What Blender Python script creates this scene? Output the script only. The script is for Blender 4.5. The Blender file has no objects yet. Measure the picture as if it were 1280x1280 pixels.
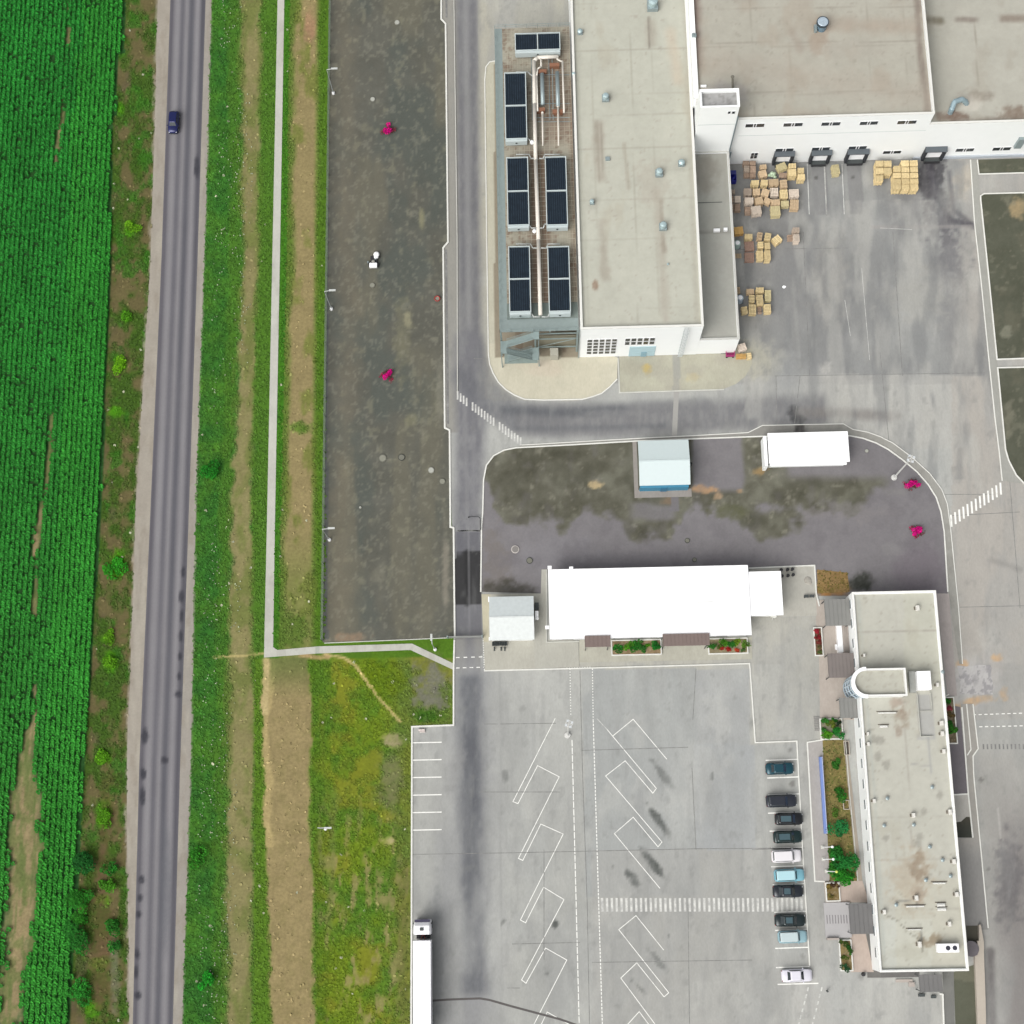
EXPO = 0.46
import bpy, bmesh, math, random
import numpy as np
from mathutils import Vector, Matrix
random.seed(5); rng = np.random.default_rng(7)
R = math.radians

# ---------------------------------------------------------------- survey frame
# camera station above the yard; x east, y north, z up, origin under the camera
F = 1812.46; H0 = 220.0
_N = np.array([50., 432., F]); _V = np.array([-140., -7588., F])
DD = _N/np.linalg.norm(_N)
YY = _V/np.linalg.norm(_V); YY = YY-DD*(DD@YY); YY /= np.linalg.norm(YY)
XX = np.cross(YY, -DD)
def W(px, py, z=0.0):
    r = np.array([px-640., py-640., F]); t = (H0-z)/(r@DD)
    return (float(t*(r@XX)), float(t*(r@YY)))
def PJ(x, y, z=0.0):
    c = [XX[i]*x+YY[i]*y+DD[i]*(H0-z) for i in range(3)]
    return c[0]/c[2]*F+640, c[1]/c[2]*F+640
def rect(px0, py0, px1, py1, z=0.0):
    mx, my = (px0+px1)/2, (py0+py1)/2
    return (W(px0, my, z)[0], W(mx, py1, z)[1], W(px1, my, z)[0], W(mx, py0, z)[1])

# ---------------------------------------------------------------- colour
KEXP = 1.5
def lin(c):
    c = np.asarray(c, float)/255.
    return np.where(c <= .04045, c/12.92, ((c+.055)/1.055)**2.4)
def A(c):
    return np.clip(lin(c)/KEXP, 0.002, .85)

# ---------------------------------------------------------------- noise
def _hash(i, j, s):
    n = (i*374761393+j*668265263+s*1442695041) & 0xffffffff
    n = ((n ^ (n >> 13))*1274126177) & 0xffffffff
    return ((n ^ (n >> 16)) & 0xffff)/65535.
def vnoise(x, y, s=0):
    xi = np.floor(x).astype(np.int64); yi = np.floor(y).astype(np.int64)
    fx = x-xi; fy = y-yi; fx = fx*fx*(3-2*fx); fy = fy*fy*(3-2*fy)
    a = _hash(xi, yi, s); b = _hash(xi+1, yi, s); c = _hash(xi, yi+1, s); d = _hash(xi+1, yi+1, s)
    return (a*(1-fx)+b*fx)*(1-fy)+(c*(1-fx)+d*fx)*fy
def fbm(x, y, s=0, o=4):
    t = 0; a = .5; n = 0
    for k in range(o):
        t = t+a*vnoise(x*2**k, y*2**k, s+k*17); n += a; a *= .55
    return t/n
def sstep(a, b, v):
    t = np.clip((v-a)/(b-a), 0, 1); return t*t*(3-2*t)

class Paint:
    """surface colour in survey-plan coordinates"""
    def __init__(s, x, y, base, var=6, sc=.05, seed=1):
        s.x = x; s.y = y; s.c = np.tile(np.array(base, float), (len(x), 1))
        if var:
            n = fbm(x*sc, y*sc, seed)-.5; m = fbm(x*sc*6, y*sc*6, seed+5, 3)-.5
            s.c += (n*var*3+m*var*1.6)[:, None]
    def mix(s, m, col):
        m = np.clip(m, 0, 1)[:, None]; s.c = s.c*(1-m)+np.array(col, float)*m; return s
    def mul(s, m, k):
        s.c *= (1-np.clip(m, 0, 1)*(1-k))[:, None]; return s
    def blob(s, cx, cy, rx, ry, col, a=1., ang=0, rough=.5, seed=3):
        ca, sa = math.cos(R(ang)), math.sin(R(ang)); dx = s.x-cx; dy = s.y-cy
        u = (dx*ca+dy*sa)/rx; v = (-dx*sa+dy*ca)/ry
        d = np.sqrt(u*u+v*v)+(fbm(s.x*.12, s.y*.12, seed)-.5)*rough*2+(fbm(s.x*.45, s.y*.45, seed+9, 2)-.5)*rough*.5
        return s.mix((1-sstep(.45, 1.2, d))*a*np.clip(.62+.75*fbm(s.x*.3, s.y*.3, seed+4, 3), 0, 1.1), col)
    def band(s, pts, w, col, a=1., soft=.5, rough=0., seed=2, fade=0):
        best = np.full(len(s.x), 1e9); tt = np.zeros(len(s.x))
        L = 0; segs = []
        for p, q in zip(pts[:-1], pts[1:]):
            l = math.hypot(q[0]-p[0], q[1]-p[1]); segs.append((p, q, L, l)); L += l
        for p, q, l0, l in segs:
            dx, dy = (q[0]-p[0])/l, (q[1]-p[1])/l
            t = np.clip((s.x-p[0])*dx+(s.y-p[1])*dy, 0, l)
            d = np.hypot(s.x-p[0]-t*dx, s.y-p[1]-t*dy)
            k = d < best; best = np.where(k, d, best); tt = np.where(k, t+l0, tt)
        d = best/(w/2)
        if rough: d = d+(fbm(s.x*.08, s.y*.08, seed)-.5)*rough*2
        m = (1-sstep(1-soft, 1+soft, d))*np.clip(.66+.66*fbm(s.x*.25, s.y*.1, seed+31, 3), 0, 1.08)
        if fade: m = m*sstep(0, fade, tt)*sstep(0, fade, L-tt)
        return s.mix(m*a, col)
    def box(s, x0, y0, x1, y1, col, a=1., slant=0.):
        xx = s.x-slant*(s.y-y0)
        return s.mix(((xx > x0) & (xx < x1) & (s.y > y0) & (s.y < y1))*a, col)
    def out(s):
        return A(np.clip(s.c, 1, 254))

# ---------------------------------------------------------------- linking and tagging
COL = bpy.data.collections.new('place'); bpy.context.scene.collection.children.link(COL)
def tag(o, label=None, cat=None, group=None, kind=None):
    if label: o['label'] = label
    if cat: o['category'] = cat
    if group: o['group'] = group
    if kind: o['kind'] = kind
    return o
def empty(name, loc=(0, 0, 0), rz=0.):
    o = bpy.data.objects.new(name, None); COL.objects.link(o)
    o.location = loc; o.rotation_euler = (0, 0, rz); o.empty_display_size = .2
    return o
def thing(name, label, cat, loc=(0, 0, 0), rz=0., group=None):
    return tag(empty(name, loc, rz), label, cat, group)

# ---------------------------------------------------------------- materials
MATS = {}
def mat(name, col, rough=.7, metal=0., var=.12, sc=2., bump=0., spec=.5, alb=None):
    if name in MATS: return MATS[name]
    m = bpy.data.materials.new(name); m.use_nodes = True; nt = m.node_tree; N = nt.nodes; L = nt.links
    b = N['Principled BSDF']; a = alb if alb is not None else A(col)
    b.inputs['Roughness'].default_value = rough; b.inputs['Metallic'].default_value = metal
    b.inputs['Specular IOR Level'].default_value = spec
    tc = N.new('ShaderNodeNewGeometry'); nz = N.new('ShaderNodeTexNoise'); nz.inputs['Scale'].default_value = sc
    nz.inputs['Detail'].default_value = 5; L.new(tc.outputs['Position'], nz.inputs['Vector'])
    mx = N.new('ShaderNodeMix'); mx.data_type = 'RGBA'
    mx.inputs[6].default_value = (*[v*(1-var) for v in a], 1); mx.inputs[7].default_value = (*[min(.9, v*(1+var)) for v in a], 1)
    L.new(nz.outputs['Fac'], mx.inputs[0]); L.new(mx.outputs[2], b.inputs['Base Color'])
    if bump:
        bp = N.new('ShaderNodeBump'); bp.inputs['Strength'].default_value = bump; bp.inputs['Distance'].default_value = .02
        L.new(nz.outputs['Fac'], bp.inputs['Height']); L.new(bp.outputs['Normal'], b.inputs['Normal'])
    MATS[name] = m; return m
def attr_mat(name, rough=.9, v1=.18, s1=3., v2=.12, s2=.5, bump=.3, spec=.3, speck=0., stretch=None):
    """colour attribute times two scales of grain"""
    m = bpy.data.materials.new(name); m.use_nodes = True; nt = m.node_tree; N = nt.nodes; L = nt.links
    b = N['Principled BSDF']; b.inputs['Roughness'].default_value = rough; b.inputs['Specular IOR Level'].default_value = spec
    at = N.new('ShaderNodeAttribute'); at.attribute_name = 'col'
    g = N.new('ShaderNodeNewGeometry'); src = g.outputs['Position']
    if stretch:
        mp = N.new('ShaderNodeMapping'); mp.inputs['Scale'].default_value = stretch; L.new(src, mp.inputs['Vector']); src = mp.outputs['Vector']
    def nz(s, d):
        n = N.new('ShaderNodeTexNoise'); n.inputs['Scale'].default_value = s; n.inputs['Detail'].default_value = d
        n.inputs['Roughness'].default_value = .65; L.new(src, n.inputs['Vector']); return n
    def rng_(n, a, c, lo=.3, hi=.7):
        r = N.new('ShaderNodeMapRange'); r.inputs[1].default_value = lo; r.inputs[2].default_value = hi
        r.inputs[3].default_value = a; r.inputs[4].default_value = c; L.new(n.outputs['Fac'], r.inputs[0]); return r
    n1 = nz(s1, 6); n2 = nz(s2, 4); r1 = rng_(n1, 1-v1, 1+v1); r2 = rng_(n2, 1-v2, 1+v2)
    mu = N.new('ShaderNodeMath'); mu.operation = 'MULTIPLY'; L.new(r1.outputs[0], mu.inputs[0]); L.new(r2.outputs[0], mu.inputs[1])
    fac = mu.outputs[0]
    if speck:
        n3 = nz(6., 2); r3 = rng_(n3, 1, 1-speck, .62, .72); m3 = N.new('ShaderNodeMath'); m3.operation = 'MULTIPLY'
        L.new(fac, m3.inputs[0]); L.new(r3.outputs[0], m3.inputs[1]); fac = m3.outputs[0]
    vm = N.new('ShaderNodeVectorMath'); vm.operation = 'SCALE'; L.new(at.outputs['Color'], vm.inputs[0]); L.new(fac, vm.inputs['Scale'])
    L.new(vm.outputs[0], b.inputs['Base Color'])
    if bump:
        bp = N.new('ShaderNodeBump'); bp.inputs['Strength'].default_value = bump; bp.inputs['Distance'].default_value = .03
        L.new(n1.outputs['Fac'], bp.inputs['Height']); L.new(bp.outputs['Normal'], b.inputs['Normal'])
    MATS[name] = m; return m
M_conc = attr_mat('weathered_concrete', v1=.06, s1=2.5, v2=.05, s2=.35, bump=.1, stretch=(1.6, .7, 1), spec=.2)
M_asph = attr_mat('worn_asphalt', v1=.07, s1=5, v2=.04, s2=.4, stretch=(2., .5, 1), bump=.2, spec=.2)
M_soil = attr_mat('soil_and_grass', v1=.2, s1=2.2, v2=.12, s2=.35, bump=.4, spec=.1)
M_grav = attr_mat('dark_gravel', v1=.06, s1=3., v2=.05, s2=.4, bump=.15, spec=.2)
M_roof = attr_mat('roof_membrane', v1=.04, s1=1.2, v2=.04, s2=.25, bump=.05, spec=.25)
M_leaf = attr_mat('leaves', v1=.15, s1=5, v2=.08, s2=1., bump=0, spec=.2)
M_white = mat('white_cladding', (0, 0, 0), .5, var=.03, sc=.6, alb=(.80, .82, .81))
M_whiter = mat('white_roof_sheet', (0, 0, 0), .45, var=.015, sc=.5, alb=(.84, .845, .85))
M_para = mat('parapet_cap', (0, 0, 0), .5, var=.05, sc=1., alb=(.62, .62, .58))
M_kerb = mat('kerb_stone', (0, 0, 0), .8, var=.14, sc=1.5, alb=(.60, .60, .56))
M_kerb2 = mat('old_kerb_stone', (0, 0, 0), .8, var=.2, sc=1.5, alb=(.45, .45, .41))
M_glass = mat('dark_window_glass', (0, 0, 0), .12, alb=(.03, .035, .04), var=.2)
M_frame = mat('grey_window_frame', (0, 0, 0), .5, alb=(.5, .5, .5))
M_steel = mat('grey_green_steel', (156, 172, 170), .55, .2, var=.15)
M_steeld = mat('dark_steel', (78, 84, 84), .6, .2, var=.15)
M_galv = mat('galvanised', (165, 180, 182), .4, .3, var=.1)
M_black = mat('black_rubber', (0, 0, 0), .8, alb=(.02, .02, .022), var=.3)
M_pipe = mat('cream_pipe_lagging', (242, 236, 224), .6, var=.1)
M_rust = mat('rusty_steel', (150, 105, 80), .8, var=.25)

def line_mat(name, alb, wear=.45, under=(.3, .3, .29)):
    m = mat(name, (0, 0, 0), .8, alb=alb, var=.05)
    nt = m.node_tree; N = nt.nodes; L = nt.links; b = N['Principled BSDF']
    src = b.inputs['Base Color'].links[0].from_socket
    g = N.new('ShaderNodeNewGeometry'); n = N.new('ShaderNodeTexNoise'); n.inputs['Scale'].default_value = .9; n.inputs['Detail'].default_value = 8
    n.inputs['Roughness'].default_value = .75
    L.new(g.outputs['Position'], n.inputs['Vector']); r = N.new('ShaderNodeMapRange')
    r.inputs[1].default_value = wear; r.inputs[2].default_value = wear+.2; r.inputs[3].default_value = 0; r.inputs[4].default_value = .85
    L.new(n.outputs['Fac'], r.inputs[0]); mx = N.new('ShaderNodeMix'); mx.data_type = 'RGBA'
    L.new(r.outputs[0], mx.inputs[0]); L.new(src, mx.inputs[6]); mx.inputs[7].default_value = (*under, 1)
    L.new(mx.outputs[2], b.inputs['Base Color']); return m
M_line = line_mat('road_paint', (.72, .72, .68), .52)
M_linew = line_mat('faded_road_paint', (.55, .55, .52), .42)
M_joint = line_mat('dark_seam', (.14, .14, .135), .45, (.25, .25, .24))

# ---------------------------------------------------------------- mesh helpers
class MB:
    def __init__(s): s.v = []; s.f = []
    def add(s, vs, fs):
        n = len(s.v); s.v += [tuple(map(float, p)) for p in vs]; s.f += [tuple(i+n for i in q) for q in fs]; return s
    def box(s, x0, y0, z0, x1, y1, z1, rz=0., c=None):
        vs = [(x, y, z) for z in (z0, z1) for x, y in ((x0, y0), (x1, y0), (x1, y1), (x0, y1))]
        if rz:
            cx, cy = c or ((x0+x1)/2, (y0+y1)/2); ca, sa = math.cos(rz), math.sin(rz)
            vs = [(cx+(x-cx)*ca-(y-cy)*sa, cy+(x-cx)*sa+(y-cy)*ca, z) for x, y, z in vs]
        return s.add(vs, [(0, 3, 2, 1), (4, 5, 6, 7), (0, 1, 5, 4), (1, 2, 6, 5), (2, 3, 7, 6), (3, 0, 4, 7)])
    def tube(s, p, q, r, n=8, r2=None, cap=True):
        p = Vector(p); q = Vector(q); d = (q-p).normalized(); r2 = r if r2 is None else r2
        a = d.orthogonal().normalized(); b = d.cross(a); vs = []
        for c, rr in ((p, r), (q, r2)):
            for k in range(n):
                t = 2*math.pi*k/n; vs.append(c+a*math.cos(t)*rr+b*math.sin(t)*rr)
        fs = [(k, (k+1) % n, n+(k+1) % n, n+k) for k in range(n)]
        if cap: fs += [tuple(range(n))[::-1], tuple(range(n, 2*n))]
        return s.add(vs, fs)
    def path(s, pts, r, n=8):
        for p, q in zip(pts[:-1], pts[1:]): s.tube(p, q, r, n)
        for p in pts[1:-1]: s.ball(p, r*1.02, 6)
        return s
    def ball(s, c, r, n=8, sz=1.):
        m = n//2; vs = [(c[0], c[1], c[2]-r*sz)]
        for i in range(1, m):
            ph = -math.pi/2+math.pi*i/m
            for k in range(n):
                t = 2*math.pi*k/n; vs.append((c[0]+r*math.cos(ph)*math.cos(t), c[1]+r*math.cos(ph)*math.sin(t), c[2]+r*sz*math.sin(ph)))
        vs.append((c[0], c[1], c[2]+r*sz)); fs = []
        for k in range(n): fs.append((0, 1+(k+1) % n, 1+k))
        for i in range(m-2):
            for k in range(n):
                a = 1+i*n; fs.append((a+k, a+(k+1) % n, a+n+(k+1) % n, a+n+k))
        a = 1+(m-2)*n
        for k in range(n): fs.append((a+k, a+(k+1) % n, len(vs)-1))
        return s.add(vs, fs)
    def prism(s, poly, z0, z1):
        n = len(poly); vs = [(x, y, z0) for x, y in poly]+[(x, y, z1) for x, y in poly]
        return s.add(vs, [tuple(range(n))[::-1], tuple(range(n, 2*n))]+[(k, (k+1) % n, n+(k+1) % n, n+k) for k in range(n)])
    def build(s, name, m, parent=None, smooth=False, bevel=0.):
        me = bpy.data.meshes.new(name); me.from_pydata(s.v, [], s.f); me.update()
        if smooth:
            me.polygons.foreach_set('use_smooth', [True]*len(me.polygons))
        me.materials.append(m); o = bpy.data.objects.new(name, me); COL.objects.link(o)
        if parent is not None: o.parent = parent
        if bevel:
            bv = o.modifiers.new('bevel', 'BEVEL'); bv.width = bevel; bv.segments = 2; bv.limit_method = 'ANGLE'
        return o
def npmesh(name, V, Fq, nper, m, col=None, parent=None, domain='POINT'):
    me = bpy.data.meshes.new(name); me.vertices.add(len(V)); me.vertices.foreach_set('co', np.asarray(V, np.float32).ravel())
    tot = np.asarray(nper, np.int32); idx = np.asarray(Fq, np.int32).ravel()
    me.loops.add(len(idx)); me.loops.foreach_set('vertex_index', idx); me.polygons.add(len(tot))
    st = np.concatenate([[0], np.cumsum(tot)[:-1]]).astype(np.int32)
    me.polygons.foreach_set('loop_start', st)
    me.update(calc_edges=True); me.validate()
    if col is not None:
        a = me.color_attributes.new('col', 'FLOAT_COLOR', domain)
        c = np.ones((len(col), 4), np.float32); c[:, :3] = col
        if len(a.data) == len(c): a.data.foreach_set('color', c.ravel())
    me.materials.append(m); o = bpy.data.objects.new(name, me); COL.objects.link(o)
    if parent is not None: o.parent = parent
    return o

def inpoly(px, py, poly):
    r = np.zeros(px.shape, bool); n = len(poly)
    for i in range(n):
        x1, y1 = poly[i]; x2, y2 = poly[(i+1) % n]
        if y1 == y2: continue
        c = ((y1 > py) != (y2 > py)) & (px < (x2-x1)*(py-y1)/(y2-y1)+x1); r ^= c
    return r
def clip(poly, x0, y0, x1, y1):
    for ax, v, sg in ((0, x0, 1), (0, x1, -1), (1, y0, 1), (1, y1, -1)):
        if not poly: return poly
        out = []
        for i in range(len(poly)):
            p = poly[i-1]; q = poly[i]; a = (p[ax]-v)*sg; b = (q[ax]-v)*sg
            if (a >= 0) != (b >= 0):
                t = a/(a-b); out.append((p[0]+(q[0]-p[0])*t, p[1]+(q[1]-p[1])*t))
            if b >= 0: out.append(q)
        poly = out
    return poly
def surface(name, poly, z, fn, m, cell=.35, label=None, parent=None, kind='structure', relief=None):
    """a sheet with its exact outline, meshed fine enough to carry its stains as vertex colours"""
    P = np.array(poly); x0, y0 = P.min(0); x1, y1 = P.max(0); nx = int((x1-x0)/cell)+1; ny = int((y1-y0)/cell)+1
    gx = x0+np.arange(nx+1)*cell; gy = y0+np.arange(ny+1)*cell
    edge = np.zeros((nx+1, ny+1), bool)
    for i in range(len(poly)):
        p = np.array(poly[i]); q = np.array(poly[(i+1) % len(poly)]); n = int(np.hypot(*(q-p))/(cell*.2))+2
        t = np.linspace(0, 1, n)[:, None]; s = p+(q-p)*t
        for ex, ey in ((1e-5, 1e-5), (-1e-5, -1e-5)):
            ii = np.clip(((s[:, 0]-x0+ex)/cell).astype(int), 0, nx); jj = np.clip(((s[:, 1]-y0+ey)/cell).astype(int), 0, ny); edge[ii, jj] = True
    CX, CY = np.meshgrid(gx[:-1]+cell/2, gy[:-1]+cell/2, indexing='ij'); ins = inpoly(CX, CY, poly)
    full = ins & ~edge[:nx, :ny]; I, J = np.nonzero(full)
    used = -np.ones((nx+1)*(ny+1), np.int64); k = I*(ny+1)+J
    q = np.stack([k, k+ny+1, k+ny+2, k+1], 1); u = np.unique(q); used[u] = np.arange(len(u)); F_ = used[q].ravel().tolist()
    V = np.stack([gx[u//(ny+1)], gy[u % (ny+1)]], 1).tolist(); N_ = [4]*len(q)
    I, J = np.nonzero(edge[:nx, :ny])
    pl = [tuple(p) for p in poly]
    for i, j in zip(I.tolist(), J.tolist()):
        c = clip(pl, gx[i], gy[j], gx[i+1], gy[j+1])
        c2 = [p for n_, p in enumerate(c) if math.hypot(p[0]-c[n_-1][0], p[1]-c[n_-1][1]) > 1e-4]
        if len(c2) < 3: continue
        ar = sum(c2[n_-1][0]*c2[n_][1]-c2[n_][0]*c2[n_-1][1] for n_ in range(len(c2)))/2
        if abs(ar) < 1e-5: continue
        if ar < 0: c2.reverse()
        b = len(V); V += c2; F_ += list(range(b, b+len(c2))); N_.append(len(c2))
    V = np.array(V); px, py = PJ(V[:, 0], V[:, 1], z); col = fn(px, py)
    zz = np.full(len(V), z, float)
    if relief is not None: zz = zz+relief(V[:, 0], V[:, 1])
    o = npmesh(name, np.column_stack([V, zz]), F_, N_, m, col, parent)
    if parent is None: tag(o, label, None, None, kind)
    return o
def pw(pts, z=0.): return [W(p[0], p[1], z) for p in pts]

def strip_mb(mb, pts, w, z0, z1=None, closed=False):
    """mitred ribbon (flat if z1 is None) along world points"""
    P = [Vector((p[0], p[1])) for p in pts]; n = len(P); L = []; Rr = []
    for i in range(n):
        a = P[i-1] if (i > 0 or closed) else None; b = P[(i+1) % n] if (i < n-1 or closed) else None
        d1 = (P[i]-a).normalized() if a is not None else None; d2 = (b-P[i]).normalized() if b is not None else None
        d1 = d1 or d2; d2 = d2 or d1; t = (d1+d2)
        t = t.normalized() if t.length > 1e-4 else d1
        nn = Vector((-t.y, t.x)); k = 1/max(.35, nn.dot(Vector((-d1.y, d1.x))))
        L.append(P[i]+nn*w/2*k); Rr.append(P[i]-nn*w/2*k)
    m = n if closed else n-1
    for i in range(m):
        j = (i+1) % n
        if z1 is None: mb.add([(*Rr[i], z0), (*Rr[j], z0), (*L[j], z0), (*L[i], z0)], [(0, 1, 2, 3)])
        else:
            mb.add([(*Rr[i], z0), (*Rr[j], z0), (*L[j], z0), (*L[i], z0), (*Rr[i], z1), (*Rr[j], z1), (*L[j], z1), (*L[i], z1)],
                   [(4, 5, 6, 7), (0, 1, 5, 4), (2, 3, 7, 6)]+([(3, 0, 4, 7)] if i == 0 and not closed else [])+([(1, 2, 6, 5)] if i == m-1 and not closed else []))
    return mb
def kerb(pxs, w=.2, h=.13, m=None, label='pale concrete kerb', closed=False, name='kerb'):
    mb = MB(); strip_mb(mb, pw(pxs), w, -.05, h, closed); return tag(mb.build(name, m or M_kerb), label, kind='structure')
def lines(name, segs, w=.14, z=.016, m=None, label=None):
    mb = MB()
    for s in segs: strip_mb(mb, pw(s), w, z)
    return tag(mb.build(name, m or M_line), label, kind='structure')
def dashes(a, b, on, off):
    d = math.hypot(b[0]-a[0], b[1]-a[1]); n = int(d/(on+off)); ux, uy = (b[0]-a[0])/d, (b[1]-a[1])/d
    return [[(a[0]+ux*k*(on+off), a[1]+uy*k*(on+off)), (a[0]+ux*(k*(on+off)+on), a[1]+uy*(k*(on+off)+on))] for k in range(n+1)]

# tufts: many small blades, colour per blade
def tufts(name, pts, cols, size, height, m, label, nb=3, parent=None, kind='stuff'):
    n = len(pts); V = []; C = []
    for b in range(nb):
        a = rng.uniform(0, 2*np.pi, n); s = size*rng.uniform(.6, 1.3, n); h = height*rng.uniform(.5, 1.3, n)
        wx = np.cos(a)*s*.5; wy = np.sin(a)*s*.5; lx = -np.sin(a)*s*.7; ly = np.cos(a)*s*.7
        jx = rng.uniform(-.3, .3, n)*size; jy = rng.uniform(-.3, .3, n)*size; x = pts[:, 0]+jx; y = pts[:, 1]+jy; z = pts[:, 2]
        V.append(np.stack([np.stack([x-wx-lx*.5, y-wy-ly*.5, z], 1), np.stack([x+wx-lx*.5, y+wy-ly*.5, z], 1),
                           np.stack([x+wx*.6+lx*.5, y+wy*.6+ly*.5, z+h], 1), np.stack([x-wx*.6+lx*.5, y-wy*.6+ly*.5, z+h], 1)], 1))
        C.append(cols*rng.uniform(.86, 1.16, n)[:, None])
    V = np.concatenate(V).reshape(-1, 3); C = np.repeat(np.concatenate(C), 4, 0); k = len(V)//4
    o = npmesh(name, V, np.arange(4*k), [4]*k, m, np.clip(C, 0, .8), parent)
    if parent is None: tag(o, label, None, None, kind)
    return o
#__PART2__
# ================================================================= ground west of the fence
YS = [-80, 0, 320, 640, 960, 1280, 1360]
def ip(*xs):
    xs = list(xs); a = xs[0]-(xs[1]-xs[0])*.25; b = xs[-1]+(xs[-1]-xs[-2])*.25
    return lambda y: np.interp(y, YS, [a]+xs+[b])
fieldE0 = ip(143, 139, 127, 106, 88)
def fieldE(y): return fieldE0(y)+np.where(y < 68, 14, 0)+np.where((y >= 68) & (y < 145), 5, 0)
shL = ip(196, 187, 168, 157, 160); asL = ip(213, 202, 188, 174, 166); asR = ip(257, 247, 236, 225, 216); shR = ip(265, 256, 245, 239, 228)
g1 = ip(300, 303, 289, 283, 282); t1 = ip(329, 325, 316, 320, 316); paL = ip(347, 341, 334, 328, 322); paR = ip(355.5, 351, 344, 338, 333)
GREEN = (52, 112, 30); DGREEN = (46, 104, 40); TAN = (151, 138, 98); LIME = (84, 140, 22)
def soil_paint(x, y):
    p = Paint(x, y, (96, 104, 48), 10, .06, 11)
    ns = fbm(x*.10, y*.03, 21); nf = fbm(x*.25, y*.25, 31); nm = fbm(x*.05, y*.05, 41)
    # strip between field and road
    w = (x < shL(y)+4)
    q = sstep(.35, .62, fbm(x*.07, y*.05, 5))
    c = np.array((108, 100, 66.))[None]*(1-q[:, None])+np.array((70, 100, 34.))[None]*q[:, None]
    p.c = np.where(w[:, None], c, p.c)
    p.mix(w*sstep(.58, .74, fbm(x*.06, y*.045, 8))*.7, (58, 118, 30))
    p.mix(w*sstep(.55, .7, fbm(x*.05, y*.04, 15))*.45*(x < fieldE(y)+18), (98, 88, 70))
    for cx, cy, rx, ry in ((150, 135, 7, 10), (163, 285, 9, 14), (151, 455, 9, 11), (157, 395, 5, 8), (147, 705, 11, 22), (135, 798, 10, 7), (138, 826, 10, 14), (132, 948, 10, 8), (130, 1015, 11, 22), (128, 1125, 12, 8), (125, 1205, 12, 12), (116, 1262, 12, 16), (145, 515, 10, 7)):
        p.blob(cx, cy, rx, ry, (80, 152, 20), .8, rough=.6, seed=int(cx+cy))
    p.blob(128, 1180, 15, 130, (108, 86, 62), .6, rough=.7, seed=44); p.blob(133, 1000, 10, 60, (102, 84, 56), .5, rough=.7, seed=45)
    p.blob(143, 1215, 7, 55, (118, 118, 96), .7, rough=.6, seed=46)
    # field soil, with the shade under the crop painted as dark green
    f = x < fieldE(y); fs = np.array((46, 88, 42.))
    p.c = np.where(f[:, None], fs[None]+((nf-.5)*30)[:, None], p.c)
    p.mix(f*bare(x, y), (156, 140, 104)); p.mix(f*bare(x, y)*sstep(.45, .62, fbm(x*.35, y*.02, 77))*.75, (112, 122, 74)); p.mix(f*bare(x, y)*sstep(.5, .62, fbm(x*.12, y*.05, 78))*.5, (92, 114, 58))
    # shoulders of the road
    ed = (fbm(x*.2, y*.06, 51)-.5)*9
    p.mix(sstep(-2, 2, x-shL(y)+ed)*(x < 235), (166, 156, 142))
    e = x > (asL(y)+asR(y))/2
    g = sstep(-1.5, 1.5, x-shR(y)+ed*.5)*e
    gc = np.array(DGREEN)[None]*(1-nm[:, None])+np.array((84, 132, 42.))[None]*nm[:, None]
    gc = gc*(.8+.4*nf)[:, None]
    p.c = np.where(e[:, None], np.array((160, 154, 144.))[None], p.c); p.c = p.c*(1-g[:, None])+gc*g[:, None]
    # tan strip
    def blendx(lo, hi, col, a=1., wob=8., ns_=61):
        wo = (fbm(x*.09, y*.05, ns_)-.5)*wob*2
        m = sstep(-4, 4, x-lo(y)+wo)*(1-sstep(-4, 4, x-hi(y)+wo)); p.mix(m*a, col)
    blendx(g1, t1, TAN, .9); 
    p.mix((x > g1(y)-6)*(x < t1(y)+2)*sstep(.42, .7, fbm(x*.08, y*.04, 71))*.7, (110, 122, 62))
    blendx(lambda yy: g1(yy)-16, lambda yy: g1(yy)+1, (82, 122, 40), .6, 9, 66)
    blendx(lambda yy: t1(yy)-2, lambda yy: paL(yy)+4, (84, 124, 40), .9, 7, 62)
    blendx(lambda yy: paR(yy)-1, lambda yy: paR(yy)+9, (70, 124, 30), .9, 6, 63)
    north = y < 822
    m = north*(x > paR(y)+7); p.mix(m*1., (98, 124, 50))
    wo = (fbm(x*.06, y*.025, 81)-.5)*26
    p.mix(north*sstep(-5, 5, x-(paR(y)+14)+wo*.6)*(1-sstep(-4, 4, x-397+(y*.01)))*(.95-.4*sstep(640, 750, y)), (156, 140, 100))
    p.mix(north*(x > paR(y)+12)*sstep(.5, .66, fbm(x*.07, y*.03, 83))*.6*(x < 398), (106, 122, 50))
    p.mix(north*sstep(-3, 3, x-(400-y*.008)+(fbm(x*.1, y*.03, 65)-.5)*10)*.9, (84, 122, 34))
    p.blob(387, 35, 8, 26, (172, 134, 106), .7, seed=9); p.blob(376, 535, 14, 10, (80, 126, 34), .7, seed=10); p.blob(365, 790, 22, 28, (92, 120, 46), .8, seed=12)
    # south of the foot path
    s = y > 822
    p.mix(s*(x > 318), (92, 128, 38)); 
    wo = (fbm(x*.08, y*.04, 91)-.5)*13
    tl = np.interp(y, [820, 900, 1280], [334, 328, 338]); tr = np.interp(y, [820, 860, 1280], [384, 387, 394])
    p.mix(s*sstep(-3, 3, x-tl+wo)*(1-sstep(-3, 3, x-tr+wo)), (156, 141, 100))
    p.mix(s*(x > tl)*(x < tr)*sstep(.5, .7, fbm(x*.15, y*.12, 93))*.3, (132, 124, 80))
    p.mix(s*sstep(-2, 2, x-(tl-1)+wo)*(1-sstep(0, 4, x-(tl+7)+wo))*(y < 1060)*.8, (186, 168, 118))
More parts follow.
